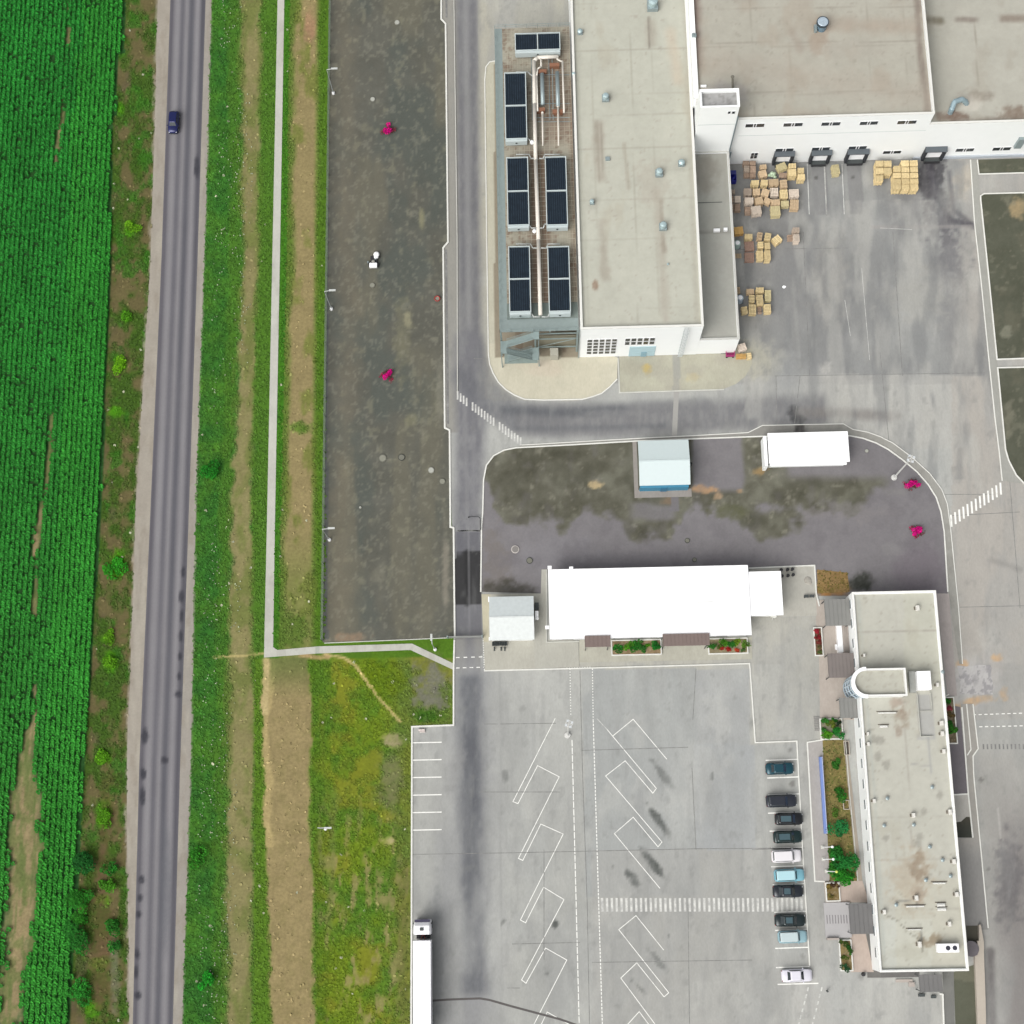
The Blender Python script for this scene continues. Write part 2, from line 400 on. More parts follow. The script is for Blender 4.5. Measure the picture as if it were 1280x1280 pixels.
    p.mix(s*(x > tl)*(x < tr)*(1-sstep(822, 880, y))*.7, (96, 112, 58))
    m = s*(x > tr+2)
    p.mix(m*sstep(.38, .66, fbm(x*.025, y*.02, 95))*.9, (116, 138, 34)); p.mix(m*sstep(.5, .7, fbm(x*.03, y*.025, 97))*.8, (134, 136, 44))
    p.mix(m*sstep(.48, .72, fbm(x*.05, y*.045, 99))*.45, (74, 118, 34))
    p.mix(m*sstep(.52, .72, fbm(x*.12, y*.04, 101))*sstep(960, 1080, y)*.8, (154, 142, 98)); p.mix(m*sstep(470, 512, x)*.4, (124, 122, 76)); p.mix(m*(1-sstep(392, 420, x))*.5, (78, 116, 30))
    p.blob(492, 925, 15, 10, (158, 150, 112), .9, seed=13); p.blob(488, 975, 18, 40, (122, 122, 84), .8, seed=14); p.blob(538, 860, 24, 38, (122, 122, 106), .95, rough=.7, seed=15)
    p.blob(535, 895, 22, 12, (60, 104, 26), .8, seed=16); p.blob(485, 1051, 8, 7, (196, 178, 138), .8, seed=17); p.blob(480, 850, 30, 30, (104, 126, 16), .5, seed=18)
    p.band([(404, 1010), (414, 1020), (416, 1060), (412, 1160)], 7, (118, 128, 66), .6, 1, .4); p.band([(402, 880), (404, 960), (416, 1018)], 6, (110, 130, 40), .5, 1, .4)
    p.blob(505, 1180, 10, 110, (110, 112, 60), .6, seed=19)
    # worn tracks
    p.band([(405, 818), (430, 822), (445, 833), (470, 868), (500, 902)], 3.4, (196, 178, 122), .95, .6, .3)
    p.band([(268, 822), (300, 820), (332, 817)], 2.4, (196, 180, 122), .9, .6, .4)
    p.band([(333, 826), (333, 850), (331, 890)], 8, (196, 178, 130), .95, .4, .6); p.band([(375, 818), (396, 822), (410, 822)], 6, (190, 160, 118), .8, .5, .5)
    # far beyond the photo: meadow
    return p.out()
def bare(x, y):
    n = fbm(x*.06, y*.02, 121); n2 = fbm(x*.15, y*.05, 123)
    c = np.interp(y, [0, 60, 200, 560, 700, 900, 960, 1060, 1160, 1280], [85, 86, 72, 64, 42, 42, 30, 32, 24, 10])
    w = np.interp(y, [0, 80, 200, 500, 640, 900, 950, 1000, 1100, 1200, 1280], [2, 4, 4, 2, 4, 5, 10, 20, 22, 18, 16])
    d = np.abs(x-c)/np.maximum(w, .1); thr = np.interp(y, [0, 880, 960, 1280], [.56, .5, .05, .0])
    return (1-sstep(.45, 1.3, d+(n2-.5)*1.3))*sstep(thr-.03, thr+.03, n+ .25*(1-np.clip(d, 0, 1))*0+.0)
wl, yb, yt = -100., -36., 154.
surface('ground', [(wl, yb), (2., yb), (2., yt), (wl, yt)], 0., soil_paint, M_soil, .3, 'grass and bare soil around the yard')
# the same plain continues to the horizon
mbh = MB(); far = 2600
for a in ((-far, -far, wl, far), (2., -far, far, yb), (wl, -far, 2., yb), (wl, yt, 2., far), (2., yb, far, far)):
    mbh.add([(a[0], a[1], 0), (a[2], a[1], 0), (a[2], a[3], 0), (a[0], a[3], 0)], [(0, 1, 2, 3)])
mh = mat('meadow', (96, 116, 56), .95, var=.35, sc=.06); tag(mbh.build('terrain', mh), 'meadow reaching to the horizon', kind='structure')

# ---- crop field
n_row = 0; P = []
xw0, xw1 = -96., -68.; row = .80
for i, xr in enumerate(np.arange(xw0, xw1, row)):
    ys = np.arange(-34, 152, .36); ys = ys+rng.uniform(-.08, .08, len(ys)); xs = xr+rng.normal(0, .05, len(ys))
    P.append(np.stack([xs, ys, np.full(len(ys), .02)], 1))
P = np.concatenate(P); px, py = PJ(P[:, 0], P[:, 1])
keep = (px < fieldE(py)-2+(fbm(px*.2, py*.1, 9)-.5)*6) & (px > -60) & (bare(px, py)*rng.uniform(.75, 1.5, len(px)) < .62) & (fbm(px*.35, py*.35, 130, 2) > .20) & (rng.random(len(px)) > .012)
# thinner, blotchier plants away from the headland rows
blot = (px < fieldE(py)-58); keep &= ~(blot & (fbm(px*.45, py*.45, 131, 2) < .27))
P = P[keep]; px, py = px[keep], py[keep]
def crop_mesh():
    n = len(P); V = []; C = []
    sz = 1.28*rng.uniform(.75, 1.15, n)*(.9+.25*(fbm(px*.05, py*.03, 132)-.3)); hh = .45*sz
    base = np.tile(lin((40, 132, 46))/KEXP*1.16, (n, 1)); t = sstep(0, 1280, py)[:, None]
    base = base*(1-t*.5)+np.tile(lin((66, 146, 50))/KEXP*1.18, (n, 1))*t*.5
    near = sstep(50, 25, fieldE(py)-px)[:, None]*0+np.where((fieldE(py)-px) < 52, 1., 0.)[:, None]
    base = base*(1-near*.45)+np.tile(lin((56, 148, 46))/KEXP*1.22, (n, 1))*near*.45
    base *= (.85+.5*(fbm(px*.03, py*.02, 133)-.35))[:, None]
    for b in range(9):
        a = b*2.4+rng.uniform(0, 1.2, n); el = [.15, .35, .35, .6, .6, .8, .25, .5, .95][b]; r0 = .05*sz; r1 = .40*sz*math.cos(el*.9); z0 = hh*(.35+.25*el); z1 = hh*(.62+.45*el)-(b % 3)*.03
        ca, sa = np.cos(a), np.sin(a); w = .13*sz
        x, y, z = P[:, 0], P[:, 1], P[:, 2]; rm = (r0+r1)*.55
        V.append(np.stack([np.stack([x+ca*r0, y+sa*r0, z+z0], 1), np.stack([x+ca*rm-sa*w, y+sa*rm+ca*w, z+z1], 1),
                           np.stack([x+ca*r1, y+sa*r1, z+z1-.12*sz*(1-el)], 1), np.stack([x+ca*rm+sa*w, y+sa*rm-ca*w, z+z1], 1)], 1))
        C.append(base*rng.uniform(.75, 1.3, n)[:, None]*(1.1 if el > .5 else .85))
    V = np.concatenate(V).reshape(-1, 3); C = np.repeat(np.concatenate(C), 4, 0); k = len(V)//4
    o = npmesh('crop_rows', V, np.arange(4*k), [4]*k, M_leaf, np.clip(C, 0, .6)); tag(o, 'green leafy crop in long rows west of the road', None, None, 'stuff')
crop_mesh()

# ---- grass over the verges
def verge_tufts():
    n = 105000; x = rng.uniform(-92, -12, n); y = rng.uniform(-30, 150, n); px, py = PJ(x, y)
    ok = ((px > fieldE(py)+1) & (px < shL(py)+1)) | ((px > shR(py)-1) & (px < paL(py)-2)) | ((px > paR(py)+1) & (px < 407) & (py < 822)) | ((px > 318) & (px < 512) & (py > 826))
    ok |= (px > 500) & (px < 564) & (py > 835) & (py < 905)
    pth = (px > 322) & (px < 566) & (np.abs(py-np.interp(px, [332, 395, 513, 565], [822, 810, 808, 836])) < 9); ok &= ~pth
    x, y, px, py = x[ok], y[ok], px[ok], py[ok]; c = soil_paint(px, py)
    tanish = c[:, 0] > c[:, 1]*.86; keep = ~tanish | (rng.random(len(x)) < .05); x, y, px, py, c = x[keep], y[keep], px[keep], py[keep], c[keep]
    c = c*(1.+.3*(c[:, :1] > c[:, 1:2]*.86))*rng.uniform(.9, 1.14, len(c))[:, None]*1.06; wh = rng.random(len(c)) < .004; c[wh] = (.35, .36, .25)
    tufts('grass', np.stack([x, y, np.full(len(x), .0)], 1), c, .34, .13, M_leaf, 'rough grass and weeds on the verges', 3)
    # white flowering weeds along the ditch east of the road
    n = 2600; x = rng.uniform(-60, -40, n); y = rng.uniform(-25, 145, n); px, py = PJ(x, y)
    d = fbm(px*.03, py*.012, 140); ok = (px > shR(py)+12) & (px < g1(py)+14) & (d > .52); x, y = x[ok], y[ok]
    tufts('flowering_weeds', np.stack([x, y, np.full(len(x), .12)], 1), np.tile((.33, .37, .26), (len(x), 1)), .16, .12, M_leaf, 'pale flowering weeds in the ditch beside the road', 2)
verge_tufts()

# ---- road
def road_paint(x, y):
    p = Paint(x, y, (125, 123, 127), 3, .03, 3); u = (x-asL(y))/(asR(y)-asL(y))
    for c, w, k, a in ((.06, .06, (96, 94, 101), .8), (.22, .09, (145, 143, 146), .7), (.36, .055, (104, 103, 110), .6), (.49, .05, (143, 141, 144), .7), (.62, .07, (97, 97, 104), .8), (.79, .07, (146, 144, 147), .7), (.94, .065, (92, 91, 98), .9)):
        p.mix(np.exp(-((u-c)/w)**2)*np.minimum(1, a*1.35)*(.7+.6*fbm(x*.03, y*.008, 17)), k)
    for cx, cy, rx, ry in ((246, 210, 3.5, 16), (177, 1100, 4, 6), (175, 1123, 4, 6), (173, 1143, 4, 6), (171, 1192, 4, 8), (172, 1244, 4, 6), (179, 967, 4, 8), (178, 995, 3.5, 14), (181, 920, 5, 12), (223, 868, 5, 5), (224, 845, 3, 6), (225, 820, 3, 6), (226, 795, 3, 8), (227, 770, 3, 9), (227, 745, 4, 9), (229, 715, 3, 8), (170, 1215, 3, 10), (206, 950, 5, 5)):
        p.blob(cx, cy, rx*1.1, ry, (66, 66, 73), .95, rough=.25, seed=int(cy))
    p.blob(207, 1110, 8, 90, (104, 106, 112), .45, rough=.3, seed=5)
    return p.out()
ry = [-90, 0, 160, 320, 480, 640, 800, 960, 1120, 1280, 1350]
def sh_paint(x, y):
    p = Paint(x, y, (170, 163, 151), 3, .05, 4); p.mix((x > (asL(y)+asR(y))/2)*.6, (162, 157, 150)); p.mix(sstep(.5, .7, fbm(x*.2, y*.04, 14))*.4, (150, 140, 126)); p.mix(sstep(.5, .7, fbm(x*.15, y*.02, 15))*.5, (184, 178, 164)); return p.out()
rr = np.arange(-90, 1350, 14.)
surface('road_shoulder', pw([(float(shL(v))+1.5+2.2*float(fbm(np.array([v*.03]), np.array([1.]), 3)[0]-.5), float(v)) for v in rr]+[(float(shR(v))-.5+2.5*float(fbm(np.array([v*.04]), np.array([9.]), 5)[0]-.5), float(v)) for v in rr[::-1]]), .014, sh_paint, M_grav, .3, 'pale gravel shoulders of the road')
surface('road', pw([(float(asL(v)), v) for v in ry]+[(float(asR(v)), v) for v in ry[::-1]]), .03, road_paint, M_asph, .3, 'worn grey country road')

# ---- foot path
def path_paint(x, y):
    p = Paint(x, y, (202, 202, 192), 4, .05, 3); p.mix(sstep(.55, .7, fbm(x*.1, y*.03, 5))*.4, (176, 174, 164)); p.box(395, 800, 400, 835, (176, 182, 170), .8); return p.out()
ft = [(347, -80), (347, 0), (340.5, 320), (334, 640), (330, 822), (395, 817), (513, 812.5), (566, 837), (566, 829), (515, 804.5), (397, 808), (347, 812.5), (341.5, 809), (344, 640), (350, 320), (355.5, 0), (356, -80)]
surface('footpath', pw(ft), .05, path_paint, M_conc, .3, 'pale concrete footpath through the grass')

# ================================================================= dark lot west of the driveway
def lot_paint(x, y):
    p = Paint(x, y, (101, 101, 92), 5, .04, 7)
    p.mix(sstep(.5, .68, fbm(x*.02, y*.012, 3))*.7, (90, 96, 90)); p.mix(sstep(.5, .7, fbm(x*.03, y*.008, 5))*.7, (116, 113, 98))
    p.mix(sstep(.62, .78, fbm(x*.11, y*.08, 9))*.5, (140, 138, 118)); p.band([(432, -60), (430, 200), (440, 420), (425, 640), (425, 800)], 24, (128, 120, 102), .4, 1., .8)
    p.blob(505, 420, 12, 60, (128, 126, 104), .5, rough=.9); p.blob(527, 275, 5, 16, (156, 152, 120), .7, rough=.5); p.blob(514, 525, 9, 10, (136, 134, 108), .6); p.blob(440, 797, 25, 7, (158, 134, 110), .7)
    p.blob(510, 400, 5, 10, (160, 156, 128), .7); p.blob(557, 715, 5, 60, (150, 144, 130), .7, rough=.5); p.blob(550, 490, 6, 40, (136, 134, 120), .6); p.blob(475, 715, 8, 22, (132, 130, 116), .45, rough=.8)
    p.mix(sstep(.6, .7, fbm(x*.25, y*.2, 19))*.35, (150, 148, 132)); p.box(405, 0, 410, 800, (88, 94, 96), .6)
    return p.out()
lotb = [(552, -80), (551.5, 24), (557, 30), (560, 303), (554, 310), (556, 535), (562, 538), (563, 659), (567, 660), (568.5, 797)]
lot = [(411.5, -80), (413, 0), (403.5, 803)]+[(513, 799)]+lotb[::-1]
surface('gravel_lot', pw(lot), .035, lot_paint, M_grav, .3, 'dark gravel lot west of the driveway')
kerb(lotb, .26, .16, label='white kerb along the gravel lot'); kerb([(567, -80), (567.5, 0), (571.5, 300), (571.8, 490)], .14, .14, label='thin kerb beside the driveway', m=M_kerb2)
kerb([(405.5, 804), (513, 799.5), (568.5, 797)], .12, .12, M_kerb2, 'south edge of the gravel lot')
kerb([(568, 800), (567, 838), (567, 906.5), (515, 908.5), (514.5, 1150), (514, 1340)], .24, .16, label='white kerb along the grass and truck park')
mb = MB()
for a, b in (((557.2, -80), (558.2, 22)), ((557.6, 312), (560, 530))):
    strip_mb(mb, pw([a, b]), .34, .03)
tag(mb.build('drain_channel', M_joint), 'dark drain channel beside the driveway', kind='structure')

# ================================================================= pavement of the yard
def yard_paint(x, y):
    p = Paint(x, y, (181, 182, 177), 3.5, .03, 13)
    # concrete panels of slightly different age
    k = ((x-.02*y)//74+ (y//131)*7).astype(int); p.c += ((_hash(k, k*3, 5)-.5)*9)[:, None]
    p.mix((y < 480)*(x < 1300)*1., (166, 166, 162))
    p.mix(sstep(.45, .65, fbm(x*.01, y*.006, 23))*(y < 480)*(x > 920)*.6, (146, 147, 146))
    p.mix((y < 468)*sstep(990, 1010, x)*(1-sstep(1195, 1215, x))*.3, (148, 150, 150))
    p.mix((y > 468)*(y < 560)*(x > 930)*.7, (188, 187, 181)); p.mix(sstep(1180, 1215, x)*(y < 860)*.6, (184, 179, 171))
    p.mix((x > 1190)*(y > 470)*(y < 900)*.6, (183, 178, 170))
    # light apron west of the production hall
    p.mix((x > 597)*(x < 725)*(y < 500)*.85, (190, 187, 172))
    # south yard
    p.box(727, 832, 870, 1120, (172, 175, 173), .8, .02); p.box(868, 930, 943, 1062, (172, 176, 179), .55, .02); p.box(870, 832, 940, 930, (172, 174, 174), .6)
    p.mix((y > 1062)*(x > 740)*(x < 1000)*.5, (176, 175, 170)); p.box(937, 770, 1060, 930, (189, 187, 177), .8); p.box(605, 800, 938, 836, (194, 192, 180), .8)
    p.box(996, 926, 1030, 1340, (182, 180, 174), .6, .04); p.mix((y > 1207)*(x > 990)*(x < 1190)*.6, (196, 195, 189))
    p.mix(sstep(.5, .68, fbm(x*.02, y*.012, 31))*.35, (166, 168, 166)); p.mix(sstep(.55, .7, fbm(x*.03, y*.02, 33))*.35, (196, 196, 190))
    # driveway
    p.mix((x < 573)*(y < 540)*.9, (160, 158, 150))
    p.band([(583, -80), (585, 200), (588, 440)], 27, (124, 124, 127), .95, .45); p.band([(582, -80), (584, 200), (587, 460)], 7, (152, 152, 152), .8, .9)
    p.band([(586, 430), (588, 560), (585, 640), (584, 700)], 36, (126, 126, 130), .92, .5); p.band([(580, 460), (584, 640)], 5, (146, 146, 147), .5, .9); p.band([(592, 540), (592, 660)], 5, (144, 144, 146), .5, .9)
    p.band([(578, 470), (600, 500), (640, 526), (700, 532)], 26, (110, 111, 116), .7, .7); p.band([(600, 440), (610, 480), (650, 512), (760, 512), (880, 506)], 16, (120, 121, 124), .6, .8)
    p.band([(640, 524), (760, 528), (860, 523), (960, 516), (1040, 512)], 38, (128, 128, 130), .85, .5, .1, fade=10)
    p.band([(620, 512), (700, 516), (790, 512)], 10, (98, 101, 106), .6, .9, fade=15); p.band([(640, 536), (760, 534), (830, 532)], 6, (112, 114, 118), .5, .9)
    p.blob(770, 516, 40, 5, (146, 146, 146), .5, 0)
    p.blob(995, 518, 9, 14, (74, 74, 76), .95, -30, .5); p.band([(1000, 515), (1040, 516), (1120, 520)], 12, (140, 136, 132), .7, .9, .3)
    p.box(569, 664, 602, 800, (112, 112, 117), .9); p.box(569, 689, 602, 756, (62, 62, 63), 1.); p.band([(584, 690), (584, 755)], 6, (48, 48, 49), .8, .9)
    p.band([(574, 670), (574, 690)], 8, (112, 112, 118), .7, .8); p.band([(586, 660), (586, 800)], 2.5, (150, 150, 152), .5, .8)
    p.box(569, 795, 602, 840, (138, 137, 134), .8); p.band([(587, 800), (588, 836)], 12, (120, 120, 124), .7, .6)
    p.band([(594, 840), (595, 960)], 10, (106, 106, 112), .6, .9)
    p.band([(588, 1000), (592, 1160)], 14, (104, 108, 113), .6, .9); p.band([(592, 1180), (590, 1340)], 22, (134, 134, 136), .8, .7)
    p.band([(587, 850), (590, 1000), (593, 1340)], 62, (160, 161, 161), .75, .8, .3); p.band([(587, 836), (588, 960), (592, 1120), (594, 1250)], 30, (115, 117, 121), .9, .7, .12, fade=14); p.band([(588, 900), (590, 1060), (592, 1180)], 18, (100, 102, 107), .75, .7, .15, fade=20); p.band([(560, 1050), (552, 1140), (555, 1280)], 26, (156, 157, 157), .6, 1., .5); p.blob(547, 1190, 8, 80, (140, 142, 142), .6, rough=.6)  # last blob paints the lorry's shadow along its east side
    p.blob(571, 960, 10, 40, (160, 160, 158), .5, 8); p.band([(625, 840), (627, 1280)], 3, (166, 167, 164), .8, .5)
    # wear from parked trucks
    for cx, cy, rx, ry, a, an in ((827, 967, 5, 22, .5, -38), (823, 1025, 5, 26, .8, -35), (815, 1078, 6, 24, .9, -38), (793, 1100, 6, 12, .8, -38), (784, 1092, 3, 5, .7, 0), (822, 1200, 5, 18, .4, -38), (694, 1155, 4, 6, .9, 10), (632, 970, 5, 9, .5, 0), (628, 1153, 3, 6, .6, 20), (684, 1217, 2.5, 3, .8, -20), (790, 1226, 2, 4, .8, 0), (800, 1235, 8, 3, .4, 45), (765, 1084, 1.6, 4, .9, 0), (890, 970, 2, 6, .6, 0), (836, 1170, 2, 3, .6, 0), (940, 905, 5, 10, .4, 20)):
        p.blob(cx, cy, rx, ry, (92, 95, 92), a, an, .6, int(cx))
    # goods yard
    p.mix(sstep(.42, .62, fbm(x*.012+3, y*.008, 43))*(x > 930)*(x < 1230)*(y > 200)*(y < 470)*.55, (132, 133, 133))
    p.blob(1164, 222, 20, 42, (74, 72, 76), 1., -4, .6); p.blob(1178, 280, 20, 34, (104, 102, 106), .8, -8, .8); p.blob(1185, 320, 22, 34, (124, 123, 125), .7, -10, .9); p.band([(1160, 200), (1172, 250), (1188, 275), (1216, 282)], 7, (84, 82, 88), .8, .8, .4)
    p.band([(1186, 215), (1192, 262), (1215, 280)], 6, (98, 96, 100), .7, .9, .3); p.band([(1090, 284), (1215, 283)], 4, (168, 164, 160), .6, .7); p.blob(1185, 250, 14, 25, (168, 164, 156), .4)
    p.blob(1205, 225, 14, 24, (194, 186, 172), .8); p.band([(1180, 330), (1190, 420)], 30, (130, 130, 131), .5, 1., .6)
    for dx in (980, 1024, 1067): p.box(dx-9, 204, dx+9, 268, (138, 138, 138), .7, .06)
    p.blob(1020, 222, 2.5, 2.5, (90, 88, 86), .8); p.blob(1066, 222, 2.5, 2.5, (90, 88, 86), .8)
    p.blob(1035, 345, 30, 60, (166, 164, 158), .5, rough=.8); p.blob(1150, 370, 50, 40, (176, 175, 168), .5, rough=.8); p.blob(975, 330, 50, 60, (140, 140, 140), .45, rough=.7)
    p.blob(1140, 245, 35, 45, (128, 127, 128), .4, rough=.8); p.blob(950, 250, 50, 50, (134, 134, 133), .5, rough=.6)
    for i, (cx, yy0, yy1) in enumerate(((1056, 350, 420), (1078, 310, 460), (1098, 320, 460), (1120, 370, 450), (1162, 480, 520), (1130, 300, 360), (1010, 300, 450), (990, 340, 470))):
        p.band([(cx, yy0), (cx+4+i, yy1)], 4, (168, 168, 164) if i % 2 else (126, 127, 128), .5, .9, .8, fade=20)
    p.mix(sstep(.5, .7, fbm(x*.06, y*.012, 47))*(x > 930)*(x < 1240)*(y > 200)*(y < 600)*.4, (124, 126, 127))
    p.mix(sstep(.52, .7, fbm(x*.05, y*.014, 48))*(x > 930)*(x < 1240)*(y > 250)*(y < 620)*.45, (192, 191, 184))
    p.blob(930, 450, 60, 26, (190, 188, 172), .8, rough=.5); p.blob(985, 465, 20, 40, (162, 164, 164), .5)
    p.blob(1030, 462, 9, 10, (194, 192, 186), .7, rough=.8)
    # east road
    p.mix(sstep(1225, 1262, x+ (fbm(x*.02, y*.01, 53)-.5)*30-(y-1000)*.05)*sstep(960, 1080, y)*.9, (122, 118, 118))
    p.mix(sstep(1205, 1230, x)*sstep(900, 960, y)*.45, (164, 160, 154)); p.band([(1238, 1190), (1242, 1340)], 10, (102, 98, 98), .7, .9, .3)
    p.blob(1262, 1100, 22, 60, (108, 106, 108), .6, rough=.7); p.band([(1247, 1010), (1252, 1048)], 2, (188, 186, 180), .7, .5)
    for cx, cy in ((1226, 975), (1235, 1086), (1076, 1222), (988, 937), (990, 980), (1003, 1195)): p.blob(cx, cy, 3.5, 3.5, (110, 108, 104), .6, rough=.7)
    # chalky patch and orange traces round a dug-up hatch
    p.blob(1219, 851, 34, 36, (192, 190, 188), .7, rough=.4); 
    for cx, cy, rx, ry in ((1203, 829, 8, 5), (1246, 823, 9, 5), (1254, 868, 6, 9), (1213, 877, 12, 5), (1196, 884, 6, 6), (1231, 874, 14, 5)): p.blob(cx, cy, rx, ry, (218, 176, 128), .65, rough=.8, seed=cx)
    p.band([(1194, 740), (1200, 830)], 4, (160, 156, 152), .4, .8)
    p.band([(1240, 700), (1275, 712)], 6, (146, 144, 140), .5, 1, .7)
    # faint oil and scrubbing
    p.mix(sstep(.5, .8, fbm(x*.035, y*.009, 61))*(y > 830)*.45, (160, 161, 158)); p.mix(sstep(.5, .75, fbm(x*.02+9, y*.006, 62))*(y > 830)*.4, (198, 199, 194)); p.mix(sstep(.58, .72, fbm(x*.09, y*.012, 63))*.25, (156, 157, 155)); p.mix(sstep(.66, .78, fbm(x*.11, y*.07, 57))*.28, (140, 141, 138)); p.mix(sstep(.66, .8, fbm(x*.18, y*.03, 59))*.25, (150, 151, 149))
    return p.out()
yard = [(549, -80), (550, 540), (560, 545), (567, 700), (567, 906), (515, 908), (512, 1345), (1345, 1345), (1345, -80)]
surface('pavement', pw(yard), .012, yard_paint, M_conc, .3, 'grey concrete yard with tyre tracks')
JT = [[(567, 112), (571, 112)], [(592, 448), (610, 449)], [(515, 1068), (640, 1066), (868, 1061), (1003, 1060)], [(625, 905), (695, 904)], [(680, 1062), (680, 1200)], [(634, 1235), (650, 1235)],
      [(725, 838), (728, 960), (734, 1130), (738, 1340)], [(865, 960), (870, 1062)], [(727, 938), (860, 934)], [(968, 470), (1240, 466)], [(1100, 440), (1112, 560)], [(970, 470), (971, 530)], [(1180, 618), (1240, 618)],
      [(1200, 759), (1290, 757)], [(1262, 600), (1275, 760)], [(870, 836), (866, 900)], [(1000, 470), (992, 540)], [(1004, 290), (1012, 470)], [(1116, 290), (1128, 470)], [(925, 312), (1060, 310)], [(605, 905), (622, 905)],
      [(1180, 645), (1275, 640)], [(1006, 1060), (940, 1062)], [(640, 1180), (725, 1178)], [(1190, 818), (1180, 700)], [(700, 990), (600, 990)], [(515, 1150), (515, 1151)], [(940, 1200), (740, 1203)], [(860, 1130), (862, 1290)]]
lines('pavement_joints', JT, .09, .02, M_joint, 'dark joints between concrete panels')
lines('pavement_seam', [[(538, 1251), (560, 1249.5), (600, 1248), (612, 1250), (640, 1258), (700, 1274), (745, 1290)]], .3, .022, mat('trench_dark', (96, 92, 90), .8), 'dark sealed trench across the yard')
lines('drain_grate', [[(572, 664), (590, 662.5), (600, 664)], [(570, 663.5), (601, 663.5)]], .16, .022, M_joint, 'thin dark grate across the driveway')

# ---- painted lines
bays = [[(694, 898), (641.2, 1002), (647.5, 1004.5), (672, 957), (699, 971), (648, 1073), (653.5, 1075.5), (676, 1030), (704, 1042.5), (650.5, 1150), (657, 1153.5), (679.5, 1109), (705, 1124.5), (652, 1225), (657.5, 1229), (682, 1185), (708.5, 1200), (660, 1295)],
        [(672, 1290), (684, 1265), (716, 1283)],
        [(759, 912), (820.5, 985.5), (816, 991.5), (781.5, 951), (757, 970), (827.5, 1052.5), (822.5, 1058.5), (791.5, 1021.5), (768, 1042), (825, 1110.5)], [(766, 920), (791.5, 899), (833.5, 949)],
        [(829.5, 1187.5), (795, 1144.5), (773.5, 1162), (836, 1241), (830, 1246), (796, 1203.5), (776, 1222.5), (826, 1290)], [(784, 1281), (799, 1264.5), (818, 1290)]]
lines('truck_bay_lines', bays, .10, .02, None, 'white outlines of the slanted truck bays'); lines('bay_line_faded', [[(746, 898), (759, 912)]], .1, .02, M_linew, 'faded start of a bay line')
lines('parking_lines', [[(516, y), (552, y-.7)] for y in (928.5, 950.2, 972, 994, 1015.8, 1037.7)], .15, .02, None, 'white parking lines beside the grass')
cl = [(957, 950.5, 997), (959, 972.5, 998), (960, 993.7, 999), (960, 1016.5, 1000), (962, 1039, 1002), (962, 1060.5, 1003), (964, 1083.5, 1004), (966, 1106, 1006), (968, 1140.5, 1008), (969, 1163, 1009), (969, 1185.5, 1010), (970, 1209.5, 1012), (972, 1230.5, 1023)]
lines('parking_lines_east', [[(a, y), (b, y-1.4)] for a, y, b in cl], .16, .02, None, 'white parking lines between the cars')
lines('lane_dashes', dashes((712.5, 836), (713.5, 895), 1.3, 2.2)+dashes((715, 925), (724.5, 1300), 8, 1.6)+dashes((740.5, 836), (741.5, 900), 1.5, 2.)+dashes((741.5, 900), (753.5, 1300), 3.2, 1.4)+dashes((708, 835), (739, 834), 1.4, 1.8), .13, .02, None, 'white dashed lane lines down the yard')
lines('arrow_dashes', dashes((1010.5, 1234), (996, 1290), 5, 4)+dashes((1027.5, 1234), (1013, 1290), 5, 4), .2, .02, M_linew, 'faded dashes at the south end of the parking')
lines('stop_dashes', dashes((570, 822), (604, 821), 4.5, 5)+dashes((570, 835), (604, 834), 4.5, 4)+dashes((604.2, 800), (605.4, 836), 1.6, 1.4), .13, .02, None, 'small dashes across the gate lane')
lines('lane_dashes_east', dashes((1216, 893.5), (1290, 891), 4, 3.2)+dashes((1224, 908.5), (1290, 907), 4, 3.2), .13, .02, None, 'dashed lines at the east road crossing')
def zebra(name, label, stripes, m=None, w=.42):
    lines(name, stripes, w, .021, m, label)
zebra('crosswalk', 'worn white crosswalk stripes over the driveway bend', [[(572+i*3.75, 489+i*2.75), (572+i*3.75, 499.5+i*2.75)] for i in range(22) if i not in (4, 13)], M_linew, .27)
zebra('crosswalk', 'slanted white crosswalk at the east bend', [[(1188.5+i*5.15, 643.5-i*3.35), (1189.5+i*5.15, 658.5-i*3.35)] for i in range(13)], None, .28)
zebra('crosswalk', 'long white crosswalk across the truck park', [[(752.5+i*6.08, 1122.5), (753+i*6.08, 1139.5)] for i in range(42)], M_linew, .33)
zebra('crosswalk', 'faint dark crosswalk on the east road', [[(1229+i*5, 930), (1229.5+i*5, 936.5)] for i in range(12)], M_joint, .22)
lines('goods_bay_lines', [[(1009+i*21.7, 205), (1011.5+i*21.9, 268)] for i in range(3)]+[[(1030, 205), (1033, 268)]], .12, .02, M_linew, 'faded lines of the loading bays')
lines('goods_yard_lines', [[(1056, 375), (1063, 420)], [(1077, 335), (1087, 450)], [(1100, 285), (1140, 287)]], .06, .02, M_linew, 'old pale lines in the goods yard')

